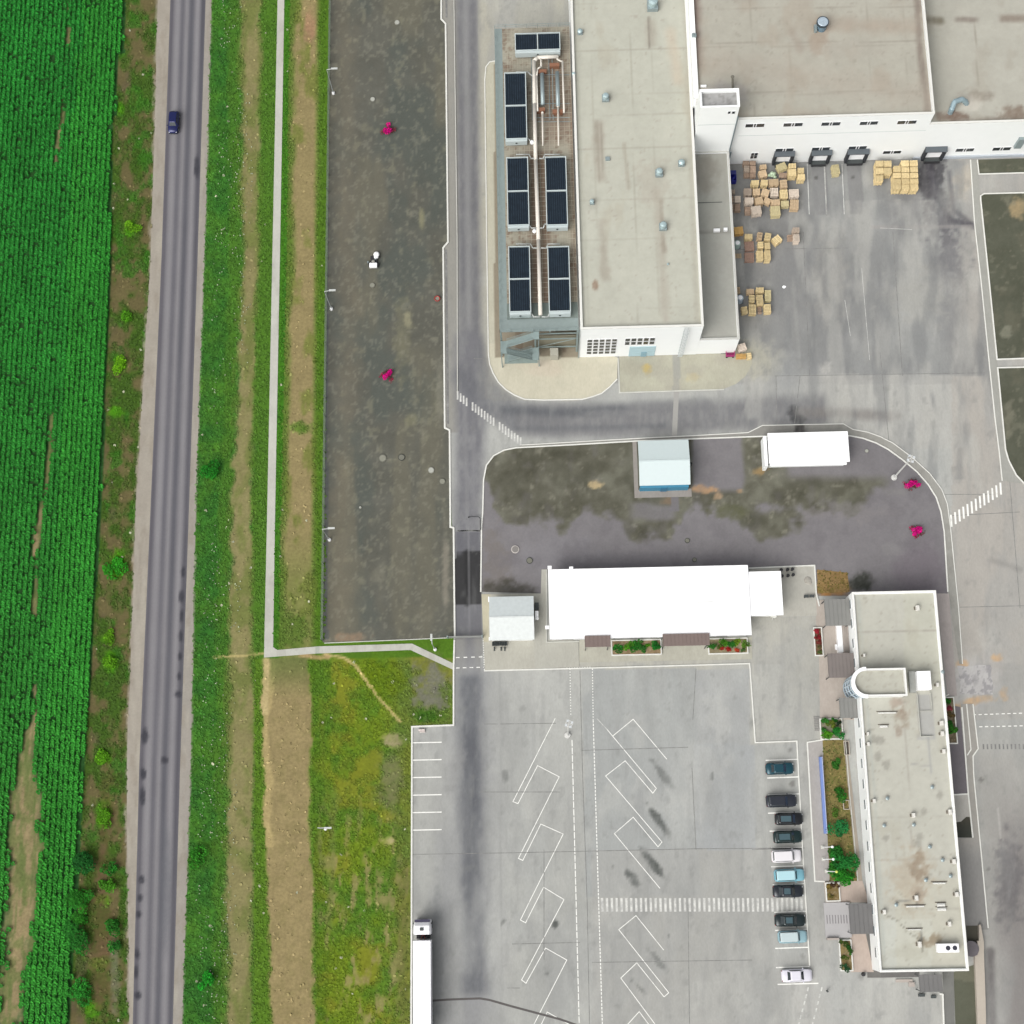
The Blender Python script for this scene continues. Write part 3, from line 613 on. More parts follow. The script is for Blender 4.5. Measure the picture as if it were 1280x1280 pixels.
# ================================================================= island with purple-grey bitumen and mossy soil
def isl_paint(x, y):
    p = Paint(x, y, (133, 130, 132), 3, .02, 17); n = (fbm(x*.03, y*.03, 5)-.5)
    edge = np.interp(x, [600, 640, 690, 720, 800, 830, 870, 960, 1000, 1060, 1120], [600, 655, 640, 650, 662, 660, 620, 655, 655, 640, 600])
    m = sstep(-8, 8, edge-y+n*90)*(1-sstep(1090, 1125, x+n*60)); m = m*(1-sstep(861, 869, x+n*12)*(1-sstep(926, 934, x+n*12))*(1-sstep(608, 620, y))); m = m*(1-sstep(960, 990, x+n*40)*(1-sstep(590, 606, y)))
    m = m*(1-.85*sstep(782, 796, x)*(1-sstep(838, 852, x))*sstep(626, 634, y+n*14)*(1-sstep(646, 656, y+n*14)))
    moss = np.array((100, 99, 86.))[None]+((fbm(x*.06, y*.06, 9)-.5)*60)[:, None]; p.c = p.c*(1-m[:, None])+moss*m[:, None]
    p.mix(m*sstep(.5, .8, fbm(x*.04, y*.04, 19))*.7, (128, 128, 114)); p.mix(m*sstep(.6, .85, fbm(x*.14, y*.14, 29))*.6, (158, 155, 140)); p.mix(m*sstep(.5, .75, fbm(x*.03, y*.03, 49))*.5, (84, 84, 72))
    p.blob(742, 606, 12, 4.5, (200, 180, 138), .8, rough=1.); p.blob(880, 612, 16, 5, (190, 154, 118), .85, rough=.9); p.blob(898, 620, 6, 5, (190, 160, 128), .7, rough=.9); p.blob(925, 614, 4, 3, (176, 148, 116), .7)
    p.blob(838, 626, 10, 5, (140, 120, 100), .7, rough=.9); p.blob(950, 589, 10, 6, (164, 138, 96), .8, rough=.9); p.blob(915, 640, 34, 10, (98, 100, 74), .7, rough=.6)
    p.blob(1041, 735, 22, 14, (168, 120, 66), .95, rough=.4); p.blob(1076, 728, 18, 14, (64, 66, 60), .95, rough=.4); p.blob(620, 700, 22, 40, (128, 122, 118), .7, rough=.8); p.blob(632, 740, 34, 16, (74, 72, 64), .7, rough=.6)
    p.blob(800, 700, 200, 12, (118, 115, 120), .4, rough=.5); p.box(838, 610, 848, 640, (128, 125, 128), .9); p.blob(1150, 720, 40, 60, (122, 114, 121), .6, rough=.4); p.blob(700, 690, 60, 30, (140, 138, 142), .5)
    p.blob(1116, 615, 14, 6, (140, 138, 136), .6, rough=.8); p.blob(1116, 685, 20, 10, (140, 138, 138), .6, rough=.8); p.blob(1060, 640, 60, 14, (138, 134, 134), .6, rough=.8)
    p.mix(sstep(.55, .75, fbm(x*.07, y*.05, 39))*.25, (112, 108, 112))
    return p.out()
innr = [(601, 740), (602, 660), (603.5, 640), (604.5, 600), (608, 582), (617, 570), (630, 563), (645, 560), (720, 556), (798, 551.5), (863, 549), (960, 545.5), (1062, 545), (1078, 548), (1095, 554), (1110, 562), (1128, 575), (1146, 590), (1160, 606), (1170, 622), (1176, 640), (1180, 665), (1184.5, 740)]
isl = innr+[(1184.5, 745), (1060, 745), (1019, 745), (1019, 712), (937, 711), (683, 712), (677, 742)]
surface('bitumen_lot', pw(isl), .10, isl_paint, M_grav, .3, 'purple grey bitumen lot between the roads')
kerb(innr[:2], .2, .2, label='kerb west of the bitumen lot'); kerb(innr[1:], .2, .2, label='white kerb round the bitumen lot')
def walk_paint(x, y):
    p = Paint(x, y, (166, 165, 158), 4, .06, 3); p.mix((x > 790)*(x < 1010)*(y < 560)*.4, (140, 138, 134)); p.blob(1000, 536, 7, 12, (86, 84, 82), .9, rough=.6); p.mix(sstep(.55, .7, fbm(x*.08, y*.1, 5))*.4, (146, 144, 138)); return p.out()
outr = [(652, 556.5), (800, 548), (863, 545), (935, 541), (953, 532), (1054, 530), (1066, 537), (1085, 540.5), (1100, 546), (1116, 554), (1140, 572), (1162, 592), (1177, 612), (1184, 630), (1188, 660), (1192, 700), (1198, 760), (1203, 830)]
wk = outr+[(1199, 830), (1194, 800), (1186, 742)]+innr[7:][::-1]
surface('sidewalk', pw(wk), .09, walk_paint, M_conc, .3, 'narrow pavement round the bitumen lot'); kerb(outr, .13, .13, label='thin outer kerb of the narrow pavement')

# ================================================================= aprons by the production hall
def apron_paint(x, y):
    p = Paint(x, y, (214, 209, 188), 3, .04, 23); p.mix((y < 430)*.5, (200, 198, 180)); p.blob(680, 460, 30, 12, (216, 200, 182), .4); p.mix(sstep(.55, .7, fbm(x*.05, y*.05, 3))*.3, (198, 194, 176))
    p.box(618, 80, 724, 446, (150, 140, 122), .85); p.mix(((x > 625)*(x < 722)*(y > 40)*(y < 440))*sstep(.5, .6, fbm(x*.1, y*.02, 7))*.5, (120, 104, 90)); return p.out()
pl = [(622, 76), (612, 78), (607.5, 84), (606, 100), (608.5, 300), (610.5, 442), (612, 455), (616, 466), (623, 478), (632, 487), (643, 494), (656, 499.3), (680, 500.3), (728, 499.3), (741, 496), (752, 492), (762, 484), (771.5, 474), (772, 447)]
surface('apron', pw(pl+[(745, 440), (745, 70)]), .09, apron_paint, M_conc, .3, 'pale concrete plinth round the cooling platform'); kerb(pl[:-1], .17, .17, label='white kerb round the pale plinth')
def apron2(x, y):
    p = Paint(x, y, (188, 186, 168), 3, .04, 27); p.blob(790, 460, 20, 14, (170, 166, 150), .6); p.blob(810, 462, 6, 8, (206, 178, 104), .7, rough=.9); p.blob(868, 472, 10, 6, (204, 178, 120), .5, rough=.9); p.blob(850, 475, 60, 8, (198, 196, 176), .5)
    p.box(841, 440, 850, 492, (166, 166, 160), .8); p.mix(sstep(.5, .7, fbm(x*.06, y*.06, 3))*.35, (172, 168, 156)); return p.out()
surface('apron', pw([(774, 440), (775, 490), (845, 488), (905, 486), (920, 480), (932, 470), (940, 455), (940, 436)]), .04, apron2, M_conc, .3, 'stained concrete apron south of the production hall')
kerb([(772.5, 448), (774.5, 491), (905, 487)], .18, .1, M_kerb2, 'low kerb of the stained apron')
lines('trench_cover', [[(846, 448), (845.5, 492), (843, 545)]], .8, .024, mat('trench_concrete', (172, 171, 166), .9, var=.06), 'concrete trench cover crossing the road')

# ================================================================= plots east
def plot_paint(x, y):
    p = Paint(x, y, (92, 94, 80), 6, .05, 37); p.mix(sstep(.55, .7, fbm(x*.05, y*.04, 3))*.5, (110, 108, 92)); p.blob(1272, 260, 12, 12, (168, 150, 116), .9, rough=.8); p.blob(1258, 415, 8, 8, (140, 140, 124), .7, rough=.8); p.blob(1262, 520, 8, 20, (130, 128, 112), .6, rough=.9); p.mix(sstep(.6, .75, fbm(x*.15, y*.15, 8))*.4, (140, 138, 120)); return p.out()
surface('lawn_plot', pw([(1222, 200), (1223.5, 218), (1345, 215), (1345, 196)]), .08, plot_paint, M_grav, .3, 'narrow dark soil plot below the hall wall')
surface('lawn_plot', pw([(1225.5, 243), (1246, 449), (1345, 445), (1345, 240)]), .08, plot_paint, M_grav, .3, 'dark soil plot east of the goods yard')
surface('lawn_plot', pw([(1247, 460), (1256.6, 562), (1260.7, 576), (1270, 593), (1281, 605), (1345, 640), (1345, 457)]), .08, plot_paint, M_grav, .3, 'dark soil plot beside the east bend')
kerb([(1221.5, 200), (1223.5, 218), (1290, 216)], .16, .16, label='kerb of the narrow plot'); kerb([(1290, 241), (1230, 242.5), (1225.5, 245), (1225.6, 250), (1236, 350), (1246, 449.5), (1290, 448)], .2, .18, label='white kerb of the dark plot'); kerb([(1290, 459), (1246.8, 460), (1256.6, 562), (1260.7, 576), (1270, 594), (1281, 605.5), (1300, 618)], .2, .18, label='white kerb at the east bend')
kerb([(1213, 200), (1218, 279), (1226, 350), (1237, 460), (1243.4, 521), (1249.5, 570), (1252.6, 601)], .16, .13, label='thin kerb of the goods yard')
surface('sidewalk', pw([(1213, 200), (1218, 279), (1226, 350), (1237, 460), (1243.4, 521), (1249.5, 570), (1252.6, 601), (1281, 605), (1270, 594), (1260.7, 576), (1256.6, 562), (1246.5, 455), (1236, 350), (1225, 245), (1221, 200)]), .07, lambda x, y: Paint(x, y, (172, 172, 165), 3).out(), M_conc, .4, 'narrow pavement east of the goods yard')
# ================================================================= buildings
def wall_ring(mb, x0, y0, x1, y1, z0, z1, t=.3):
    mb.box(x0, y0, z0, x1, y0+t, z1); mb.box(x0, y1-t, z0, x1, y1, z1); mb.box(x0, y0+t, z0, x0+t, y1-t, z1); mb.box(x1-t, y0+t, z0, x1, y1-t, z1); return mb
def cap_ring(mb, x0, y0, x1, y1, z, w=.36, o=.04, h=.08):
    x0 -= o; y0 -= o; x1 += o; y1 += o
    mb.box(x0, y0, z, x1, y0+w, z+h); mb.box(x0, y1-w, z, x1, y1, z+h); mb.box(x0, y0+w, z, x0+w, y1-w, z+h); mb.box(x1-w, y0+w, z, x1, y1-w, z+h); return mb
def block(parent, x0, y0, x1, y1, H, roofz, fn, wm=None, capm=None, capw=.36, base=0.):
    wall_ring(MB(), x0, y0, x1, y1, base, H).build('wall', wm or M_white, parent)
    cap_ring(MB(), x0, y0, x1, y1, H, capw).build('parapet_cap', capm or M_para, parent)
    return surface('roof', [(x0+.3, y0+.3), (x1-.3, y0+.3), (x1-.3, y1-.3), (x0+.3, y1-.3)], roofz, fn, M_roof, .3, parent=parent)
def roofA(x, y):
    p = Paint(x, y, (199, 199, 185), 3, .03, 61); J = (168, 166, 152)
    for yy, a in ((5, .4), (63, .6), (118, .35), (144, .55), (186, .5), (214, .2), (250, .35), (300, .3), (321, .35), (386, .6)): p.band([(705, yy+1), (870, yy-3)], 1.1, J, a*.8, .6, .6)
    for xx, a in ((741, .3), (790, .45), (816, .25)): p.band([(xx-4, -60), (xx, 120), (xx+8, 410)], 1.3, J, a, .7, .8)
    p.band([(745, 146), (749, 232)], 3, (152, 144, 130), .65, .9, 1., fade=10); p.band([(751, 150), (755, 225)], 2.5, (146, 138, 126), .65, .9, 1., fade=10); p.band([(747, 146), (751, 232)], 12, (170, 162, 148), .6, .9, .6, fade=10); p.band([(812, 20), (816, 62)], 12, (172, 164, 150), .5, 1, .5, fade=8); p.band([(811, 22), (812, 60)], 2.5, (130, 120, 110), .6, .9, .5)
    p.band([(780, 180), (786, 235)], 4, (166, 158, 142), .5, 1, .6); p.band([(820, 240), (828, 330), (832, 400)], 10, (176, 168, 154), .5, 1, .7); p.band([(752, 270), (757, 355)], 9, (168, 160, 146), .6, 1, 1., fade=8); p.band([(826, 245), (830, 320)], 5, (154, 142, 128), .55, 1, 1., fade=8)
    p.band([(838, 40), (848, 100)], 12, (208, 190, 168), .45, 1, .5); p.blob(745, 355, 4, 8, (150, 124, 104), .7, rough=.7); p.blob(815, 230, 26, 30, (184, 178, 164), .5, rough=.8)
    p.band([(856, -60), (860, 100), (868, 300), (872, 405)], 7, (176, 172, 158), .5, 1, .4); p.band([(722, -40), (724, 140), (736, 404)], 3, (182, 182, 168), .5, 1, .3); p.band([(735, 407), (875, 404)], 5, (184, 184, 172), .7, .8, .3)
    for cx, cy in ((824, 220), (830, 286), (757, 126), (815, 12), (742, 256), (850, 208), (725, 46)): p.blob(cx, cy, 9, 9, (182, 180, 168), .5, rough=.5)
    p.mix(sstep(.6, .76, fbm(x*.03, y*.015, 5))*.4, (184, 178, 160)); p.mix(sstep(.7, .8, fbm(x*.2, y*.2, 6))*.3, (160, 152, 140)); return p.out()
def roofB(x, y):
    p = Paint(x, y, (187, 184, 171), 3.5, .03, 67); J = (160, 154, 142)
    for yy, a in ((10, .4), (53, .6), (58, .35), (115, .5), (118, .3)): p.band([(865, yy+1), (1300, yy-3)], 1.3, J, a, .7, .9)
    for xx, a in ((938, .5), (985, .3), (1084, .35), (1130, .3), (1214, .5)): p.band([(xx-4, -60), (xx+6, 145)], 1.2, J, a, .7, .8)
    p.band([(872, -60), (868, 30), (872, 78)], 12, (140, 120, 112), .75, .9, .5); p.band([(1146, -20), (1150, 60), (1160, 136)], 8, (138, 126, 116), .75, .9, .5)
    p.blob(1024, 45, 14, 26, (172, 152, 134), .6, rough=.6); p.band([(990, 40), (1000, 60)], 10, (164, 150, 138), .4, 1, .5)
    p.band([(1150, 24), (1300, 24)], 4, (150, 140, 130), .5, 1, .5); p.blob(905, 118, 30, 18, (172, 168, 164), .7, rough=.6); p.band([(1030, 30), (1140, 34)], 16, (176, 160, 144), .5, 1, .6); p.band([(875, 75), (1160, 120)], 30, (182, 172, 158), .4, 1, .8); p.blob(1060, 60, 50, 16, (178, 172, 160), .4, rough=.8)
    p.mix(sstep(.56, .74, fbm(x*.03, y*.02, 5))*.4, (176, 164, 148)); p.mix(sstep(.68, .78, fbm(x*.2, y*.2, 6))*.3, (154, 146, 134)); return p.out()
def roofC(x, y):
    p = Paint(x, y, (190, 188, 176), 3, .03, 71); J = (162, 156, 144)
    p.band([(1210, -60), (1218, 20), (1224, 130)], 1.4, J, .7, .7, .8); p.band([(1156, 25), (1175, 26)], 9, (128, 122, 106), .8, .8, .5); p.band([(1190, 24), (1226, 25)], 6, (142, 132, 122), .8, .8, .4, fade=8); p.band([(1246, 23), (1300, 23)], 9, (144, 132, 120), .8, .8, .4, fade=8)
    p.blob(1190, 146, 26, 8, (124, 104, 92), .85, rough=.6); p.blob(1268, 142, 22, 10, (134, 118, 104), .8, rough=.6); p.blob(1225, 120, 20, 8, (150, 142, 130), .7, rough=.7); p.blob(1250, 150, 60, 5, (140, 130, 118), .6, rough=.5)
    p.blob(1212, 130, 18, 12, (214, 208, 196), .6, rough=.6); p.mix(sstep(.56, .74, fbm(x*.04, y*.03, 5))*.4, (172, 166, 152)); return p.out()
def roofD(x, y):
    p = Paint(x, y, (180, 180, 171), 3, .03, 73); p.blob(880, 215, 20, 28, (158, 154, 144), .8, rough=.5); p.band([(870, 291), (915, 290)], 4, (150, 148, 142), .6, .8, .4); p.band([(905, 195), (908, 250)], 4, (168, 166, 156), .5, 1)
    p.mix(sstep(.5, .7, fbm(x*.04, y*.025, 3))*.5, (168, 167, 158)); p.mix((y > 292)*.4, (186, 186, 178)); return p.out()

# production hall with the long roof
hallA = thing('production_hall', 'long grey-roofed hall beside the cooling platform with white south front', 'factory hall', (15.5, 77.7, 0))
def under(o, root):            # keep world placement while parenting
    o.parent = root; o.matrix_parent_inverse = Matrix.Translation(root.location).inverted(); return o
_pb = MB.build
def build_world(s, name, m, parent=None, smooth=False, bevel=0.):
    o = _pb(s, name, m, None, smooth, bevel)
    if parent is not None:
        o.parent = parent; root = parent
        if abs(root.rotation_euler[2]) < 1e-9 and root.get('_w'): o.matrix_parent_inverse = Matrix.Translation(root.location).inverted()
        elif root.parent is not None and root.parent.get('_w'): pass
    return o
MB.build = build_world
def wthing(name, label, cat, loc=(0, 0, 0), group=None):
    """a thing whose parts are written in world coordinates"""
    o = thing(name, label, cat, loc, 0, group); o['_w'] = True; return o
_surf = surface
def surface(name, poly, z, fn, m, cell=.35, label=None, parent=None, kind='structure', relief=None):
    o = _surf(name, poly, z, fn, m, cell, label, None, kind, relief)
    if parent is not None:
        if 'kind' in o: del o['kind']
        o.parent = parent; o.matrix_parent_inverse = Matrix.Translation(parent.location).inverted()
    return o
hallA['_w'] = True
TOP = 156.
block(hallA, 6.25, 77.7, 24.8, TOP, 12.65, 12.2, roofA)
def south_window(parent, xc, z0, z1, w, y, cols, rows, m=None, gap=.12, frame=True):
    f = MB(); f.box(xc-w/2-.08, y-.05, z0-.08, xc+w/2+.08, y+.01, z1+.08); fo = f.build('window', mat('white_frame', (0, 0, 0), .5, alb=(.75, .76, .76)), parent)
    g = MB(); cw = (w-gap*(cols-1))/cols; ch = (z1-z0-gap*1.6*(rows-1))/rows
    if rows == 1 and cols == 5:
        for xa_, xb_ in ((0, .40), (.46, .54), (.60, 1.)): g.box(xc-w/2+w*xa_, y-.09, z0, xc-w/2+w*xb_, y-.052, z1)
        cols = 0
    for i in range(cols):
        for j in range(rows):
            g.box(xc-w/2+i*(cw+gap), y-.09, z0+j*(ch+gap*1.6), xc-w/2+i*(cw+gap)+cw, y-.052, z0+j*(ch+gap*1.6)+ch)
    go = g.build('pane', m or M_glass, None); go.parent = fo; go.matrix_parent_inverse = fo.matrix_parent_inverse.copy() @ Matrix.Identity(4)
    go.matrix_parent_inverse = Matrix.Identity(4); return fo
def zat(px, py, y):           # height at which the sight line through a plan point meets the wall plane y
    lo, hi = 0., 30.
    for _ in range(40):
        m = (lo+hi)/2
        if W(px, py, m)[1] > y: lo = m
        else: hi = m
    return m
def swin(parent, px0, py0, px1, py1, y, cols, rows, gap=.2):
    z1 = zat((px0+px1)/2, py0, y); z0 = zat((px0+px1)/2, py1, y); xa = W(px0, (py0+py1)/2, (z0+z1)/2)[0]; xb = W(px1, (py0+py1)/2, (z0+z1)/2)[0]
    return south_window(parent, (xa+xb)/2, z0, z1, xb-xa, y, cols, rows, gap=gap)
swin(hallA, 734, 424, 770, 441.5, 77.7, 5, 5, .26); swin(hallA, 781.5, 422.5, 818, 430, 77.7, 5, 2, .26)
g = MB(); g.box(14.1, 77.62, .1, 18.2, 77.69, 4.4)
for k in range(5): g.box(14.15, 77.58, .2+k*.85, 18.15, 77.619, .95+k*.85)
g.build('gate', mat('pale_blue_gate', (196, 226, 234), .5, var=.04), hallA); g = MB(); g.box(16., 77.5, .15, 16.9, 77.575, 2.2); g.build('door', mat('blue_grey_door', (150, 190, 205), .5), hallA)
# caged ladder on the front
l = MB(); lx = 22.2
for s in (-.28, .28): l.box(lx+s-.03, 77.2, .4, lx+s+.03, 77.26, 13.4)
for k in range(40): l.box(lx-.25, 77.21, .5+k*.32, lx+.25, 77.25, .54+k*.32)
l.build('ladder', mat('pale_ladder', (215, 222, 222), .5), hallA)
l = MB()
for k in range(9):
    z = 2.6+k*1.2; pts = [(lx+.42*math.cos(a), 77.2-.75*math.sin(a)*1., z) for a in np.linspace(0, math.pi, 7)]; l.path(pts, .03, 4)
for a in np.linspace(.3, math.pi-.3, 4): l.tube((lx+.42*math.cos(a), 77.2-.75*math.sin(a), 2.6), (lx+.42*math.cos(a), 77.2-.75*math.sin(a), 13.), .02, 4)
l.build('ladder_cage', mat('pale_ladder', (215, 222, 222), .5), hallA)
def roof_vent(parent, px, py, z, s=.8, h=1.1, m=None, style=0):
    x, y = W(px, py, z+h*.6); b = MB(); b.box(x-s*.5, y-s*.5, z-.05, x+s*.5, y+s*.5, z+h*.45); o = b.build('roof_vent', M_galv, parent, bevel=.02)
    c = MB(); 
    if style == 0: c.tube((x, y, z+h*.45), (x, y, z+h*.75), s*.32, 12); c.tube((x, y, z+h*.8), (x, y, z+h), s*.52, 14, s*.2); c.tube((x, y, z+h*.72), (x, y, z+h*.8), s*.52, 14)
    elif style == 1: c.box(x-s*.35, y-s*.9, z, x+s*.35, y-s*.501, z+h*.3); c.ball((x, y, z+h*.5), s*.45, 12, .8)
    else: c.tube((x, y, z+h*.45), (x, y, z+h), s*.42, 14); c.ball((x, y, z+h), s*.44, 12, .35)
    co_ = c.build('vent_cap', m or mat('vent_cap_grey', (190, 212, 214), .35, .25, var=.08), None); co_.parent = o; return o
for px, py, s, st in ((725, 39, .8, 0), (757, 121, 1.1, 2), (824, 215, 1.15, 2), (852, 203, .95, 0), (740, 252, .7, 2), (829, 282, 1.15, 2), (816, 4, 1.7, 2), (717, 92, .55, 0), (835, 330, .3, 2)):
    roof_vent(hallA, px, py, 12.2, s, s*1.1, style=st)
b = MB(); b.box(10.9, 105.6, 12.2, 11.6, 106.2, 12.5); b.build('roof_hatch', M_galv, hallA)
b = MB(); b.tube((6.1, 77.6, .1), (6.1, 77.6, 12.5), .09, 8); b.build('downpipe', M_galv, hallA)
b = MB(); b.box(23.6, 77.66, .6, 24.4, 77.69, 9.6); 
# high hall
b = MB(); b.box(24.83, 114.3, 12., 25.19, TOP, 15.02); b.box(24.83, 114.3, 15.02, 25.6, TOP, 15.1)
hallB = wthing('warehouse_hall', 'high grey-roofed hall with white front and loading docks, between two lower roofs', 'warehouse', (43, 110.6, 0))
block(hallB, 25.2, 110.6, 61.75, TOP, 14.9, 14.4, roofB, capw=.34); b.build('west_parapet', M_white, hallB)
hallC = wthing('warehouse_hall', 'lower east hall with white front at the top right of the yard', 'warehouse', (80, 110.5, 0))
block(hallC, 61.76, 110.6, 100, TOP, 11.6, 11.2, roofC)
YF = 110.6
# plinth joint lines on the facades
mj = mat('panel_joint', (198, 210, 208), .6, var=.05)
b = MB(); b.box(32.2, YF-.012, 9.55, 61.7, YF-.001, 9.63); b.build('panel_joint', mj, hallB)
for px0, px1, py0, py1 in ((932, 955, 154.6, 158.3), (979.5, 1003, 153.6, 157.3), (1027, 1050, 152.6, 156.3), (1075, 1097, 151.7, 155.3), (1122, 1145, 150.6, 154.2), (969.5, 991.5, 185.4, 188.6), (1015, 1037, 184, 187.2), (1061, 1083, 182.6, 185.6), (1104, 1126, 188.4, 191.4)):
    swin(hallB, px0, py0, px1, py1, YF, 5, 1, .12)
for px0, px1, py0, py1 in ((1195, 1217, 185.4, 188.8), (1241, 1263, 184, 187.4)): swin(hallC, px0, py0, px1, py1, YF, 5, 1, .12)
swin(hallB, 938.5, 191, 946.5, 197.5, YF, 2, 2, .08)
M_dock = mat('black_dock_shelter', (46, 50, 56), .8, var=.2); M_dockp = mat('dock_canopy', (92, 100, 106), .7)
for k, (pa, pb_) in enumerate(((963, 991), (1008.5, 1037), (1053, 1083), (1149, 1179))):
    par = hallC if pa > 1160 else hallB
    xa = W(pa+1, 205, 0)[0]; xb = W(pb_-4, 205, 0)[0]+.2
    b = MB(); b.box(xa, YF-.8, .6, xa+.4, YF-.01, 3.5); b.box(xb-.4, YF-.8, .6, xb, YF-.01, 3.5); b.box(xa, YF-.8, 3.51, xb, YF-.01, 3.85); o = b.build('dock_shelter', M_dock, par, bevel=.03)
    c = MB(); c.add([(xa-.05, YF-.9, 3.88), (xb+.05, YF-.9, 3.88), (xb+.05, YF-.01, 4.1), (xa-.05, YF-.01, 4.1), (xa-.05, YF-.9, 3.86), (xb+.05, YF-.9, 3.86), (xb+.05, YF-.01, 4.05), (xa-.05, YF-.01, 4.05)], [(0, 1, 2, 3), (7, 6, 5, 4), (0, 4, 5, 1), (1, 5, 6, 2), (3, 7, 4, 0)]); q = c.build('canopy', M_dockp, None); q.parent = o
    c = MB(); 
    for j in range(5): c.box(xa+.45, YF-.3, .97+j*.5, xb-.45, YF-.24, 1.43+j*.5)
    q = c.build('door', M_whiter, None); q.parent = o
    c = MB(); c.box(xa+.5, YF-1.0, .15, xb-.5, YF-.01, .95); q = c.build('dock_leveller', M_steeld, None); q.parent = o
    c = MB(); c.box(xa+.5, YF-1.15, .5, xb-.5, YF-1.01, .9); q = c.build('bumper', M_black, None); q.parent = o
b = MB(); b.box(61.9, YF-.25, 0, 100, YF-.02, .7); b.build('plinth', mat('plinth_grey_blue', (196, 204, 212), .8), hallC)
# round fan, chimney, bent ducts on the high roofs
x, y = W(1029, 26, 16.2); b = MB(); b.tube((x, y-.2, 14.35), (x, y-.1, 15.6), .75, 16); o = b.build('roof_fan', mat('blue_grey_metal', (132, 160, 178), .4, .3), hallB)
c = MB(); c.tube((x, y, 15.6), (x, y, 16.0), .95, 24, .95); q = c.build('fan_ring', mat('fan_ring_dark', (70, 84, 94), .5, .3), None); q.parent = o
c = MB(); c.tube((x, y, 16.0), (x, y, 16.06), .82, 24, .7); c.tube((x, y, 16.06), (x, y, 16.14), .12, 10)
for k in range(6): c.box(x-.06, y, 16.065, x+.06, y+.7, 16.09, R(60*k), (x, y))
q = c.build('fan_disc', mat('fan_disc', (198, 214, 226), .4, .2), None); q.parent = o
c = MB(); c.box(x-1.2, y-1.0, 14.38, x-.8, y+.1, 15.1); c.build('fan_motor', M_galv, hallB)
b = MB(); xx, yy = W(915, 99, 15.5); b.tube((xx+.2, yy-1., 14.38), (xx, yy, 16.2), .16, 10); b.ball((xx, yy, 16.25), .3, 8, .6); b.tube((xx+.6, yy-1.4, 14.38), (xx+.6, yy-1.4, 15.2), .12, 8); b.build('flue', mat('sooty_metal', (128, 124, 112), .7), hallB)
b = MB(); xx, yy = W(880, 106, 15.); b.box(xx-.5, yy-.15, 14.38, xx+.4, yy+.15, 14.75); b.build('skylight', M_whiter, hallB)
x, y = W(1200, 126, 12.5); b = MB(); b.path([(x-1.3, y-1.3, 11.15), (x-1.3, y-1.2, 12.2), (x-.9, y-.2, 12.6), (x+.3, y+.25, 12.5), (x+1., y+.2, 11.9), (x+1.4, y+.2, 11.15)], .42, 12); b.build('roof_duct', mat('pale_blue_duct', (172, 196, 204), .35, .3), hallC)
x, y = W(1278, 184, 6); b = MB(); b.box(x-.5, YF-.5, 3.5, x+.6, YF-.02, 6.5); b.build('wall_unit', M_galv, hallC)
x, y = W(865, 54, 13); b = MB(); b.box(25.0, y-.3, 14.98, 25.7, y+.3, 15.4); b.tube((25.2, y, 14.9), (25.2, y, 15.9), .08, 6); b.build('roof_antenna', M_galv, hallB)

# tower block in the corner
tw = wthing('stair_tower', 'white blank tower block rising in the corner between the halls', 'tower', (28.4, 109.7, 0))
def roofT(x, y):
    p = Paint(x, y, (176, 176, 174), 5, .2, 75); p.mix(sstep(.55, .68, fbm(x*.3, y*.3, 4))*.6, (140, 138, 136)); return p.out()
TWH = zat(898, 134, 109.7); block(tw, 25.1, 109.7, 31.0, 112.7, TWH, TWH-.6, roofT, capm=M_white, capw=.2)
b = MB(); b.box(25.2, 109.688, 15.1, 30.9, 109.699, 15.2); b.build('panel_joint', mj, tw)
swin(tw, 910, 139, 913, 141.5, 109.7, 1, 1); swin(tw, 915, 139, 918.5, 141.5, 109.7, 1, 1)
b = MB(); b.tube((31.12, 109.62, .2), (31.12, 109.62, 17.6), .09, 8); b.tube((31.4, 109.62, .2), (31.4, 109.62, 6.), .12, 8); b.build('downpipe', mat('grey_downpipe', (120, 138, 144), .5), tw)
for sx, sy in ((881, 107), (907, 107)):
    pass
# low annex
an = wthing('loading_annex', 'low grey-roofed annex beside the pallet yard', 'annex', (28, 77.7, 0))
block(an, 24.82, 77.75, 31.0, 109.68, 6.45, 6.2, roofD, capw=.3, capm=mat('annex_cap', (0, 0, 0), .6, alb=(.46, .46, .43)))
for px, py, w_, in ((896, 287.5, 1.), (907, 286.5, .6)):
    x, y = W(px, py, 6.6); b = MB(); b.box(x-w_*.5, y-.22, 6.15, x+w_*.5, y+.22, 6.75); b.build('roof_unit', M_whiter, an, bevel=.03)
b = MB(); b.tube((25.5, 100.9, 6.3), (29.5, 100.9, 6.3), .05, 6); b.build('roof_conduit', M_steeld, an)
for k in range(6): b = MB(); b.box(30.98, 80+k*4.8, .1, 31.06, 83.2+k*4.8, 3.2); b.build('gate', mat('annex_gate_grey', (150, 152, 150), .6), an)

# ================================================================= cooling platform and chillers
ZP = 10.
pf = wthing('cooling_platform', 'raised steel platform carrying the dark chillers beside the hall', 'steel platform', (0, 104, 0))
M_grid = mat('deck_grating', (134, 124, 110), .8, var=.3, sc=.8); M_gridl = mat('grating_bar', (190, 184, 166), .7, .1, var=.2, sc=1.)
def deckp(x, y):
    p = Paint(x, y, (176, 172, 156), 6, .08, 3); p.mix(sstep(.45, .7, fbm(x*.06, y*.03, 5))*.6, (148, 138, 124)); p.band([(673, 200), (678, 395)], 24, (128, 106, 90), .75, .6, .3); p.band([(690, 70), (700, 160)], 34, (150, 132, 116), .8, .7, .4)
    p.band([(716, 100), (718, 400)], 8, (140, 122, 104), .6, .8, .5); p.mix(sstep(.6, .7, fbm(x*.2, y*.2, 8))*.5, (118, 92, 76)); return p.out()
b = MB(); b.box(-4.9, 83.2, ZP-.15, 6.0, 130.6, ZP-.01); b.build('deck_frame', M_steeld, pf)
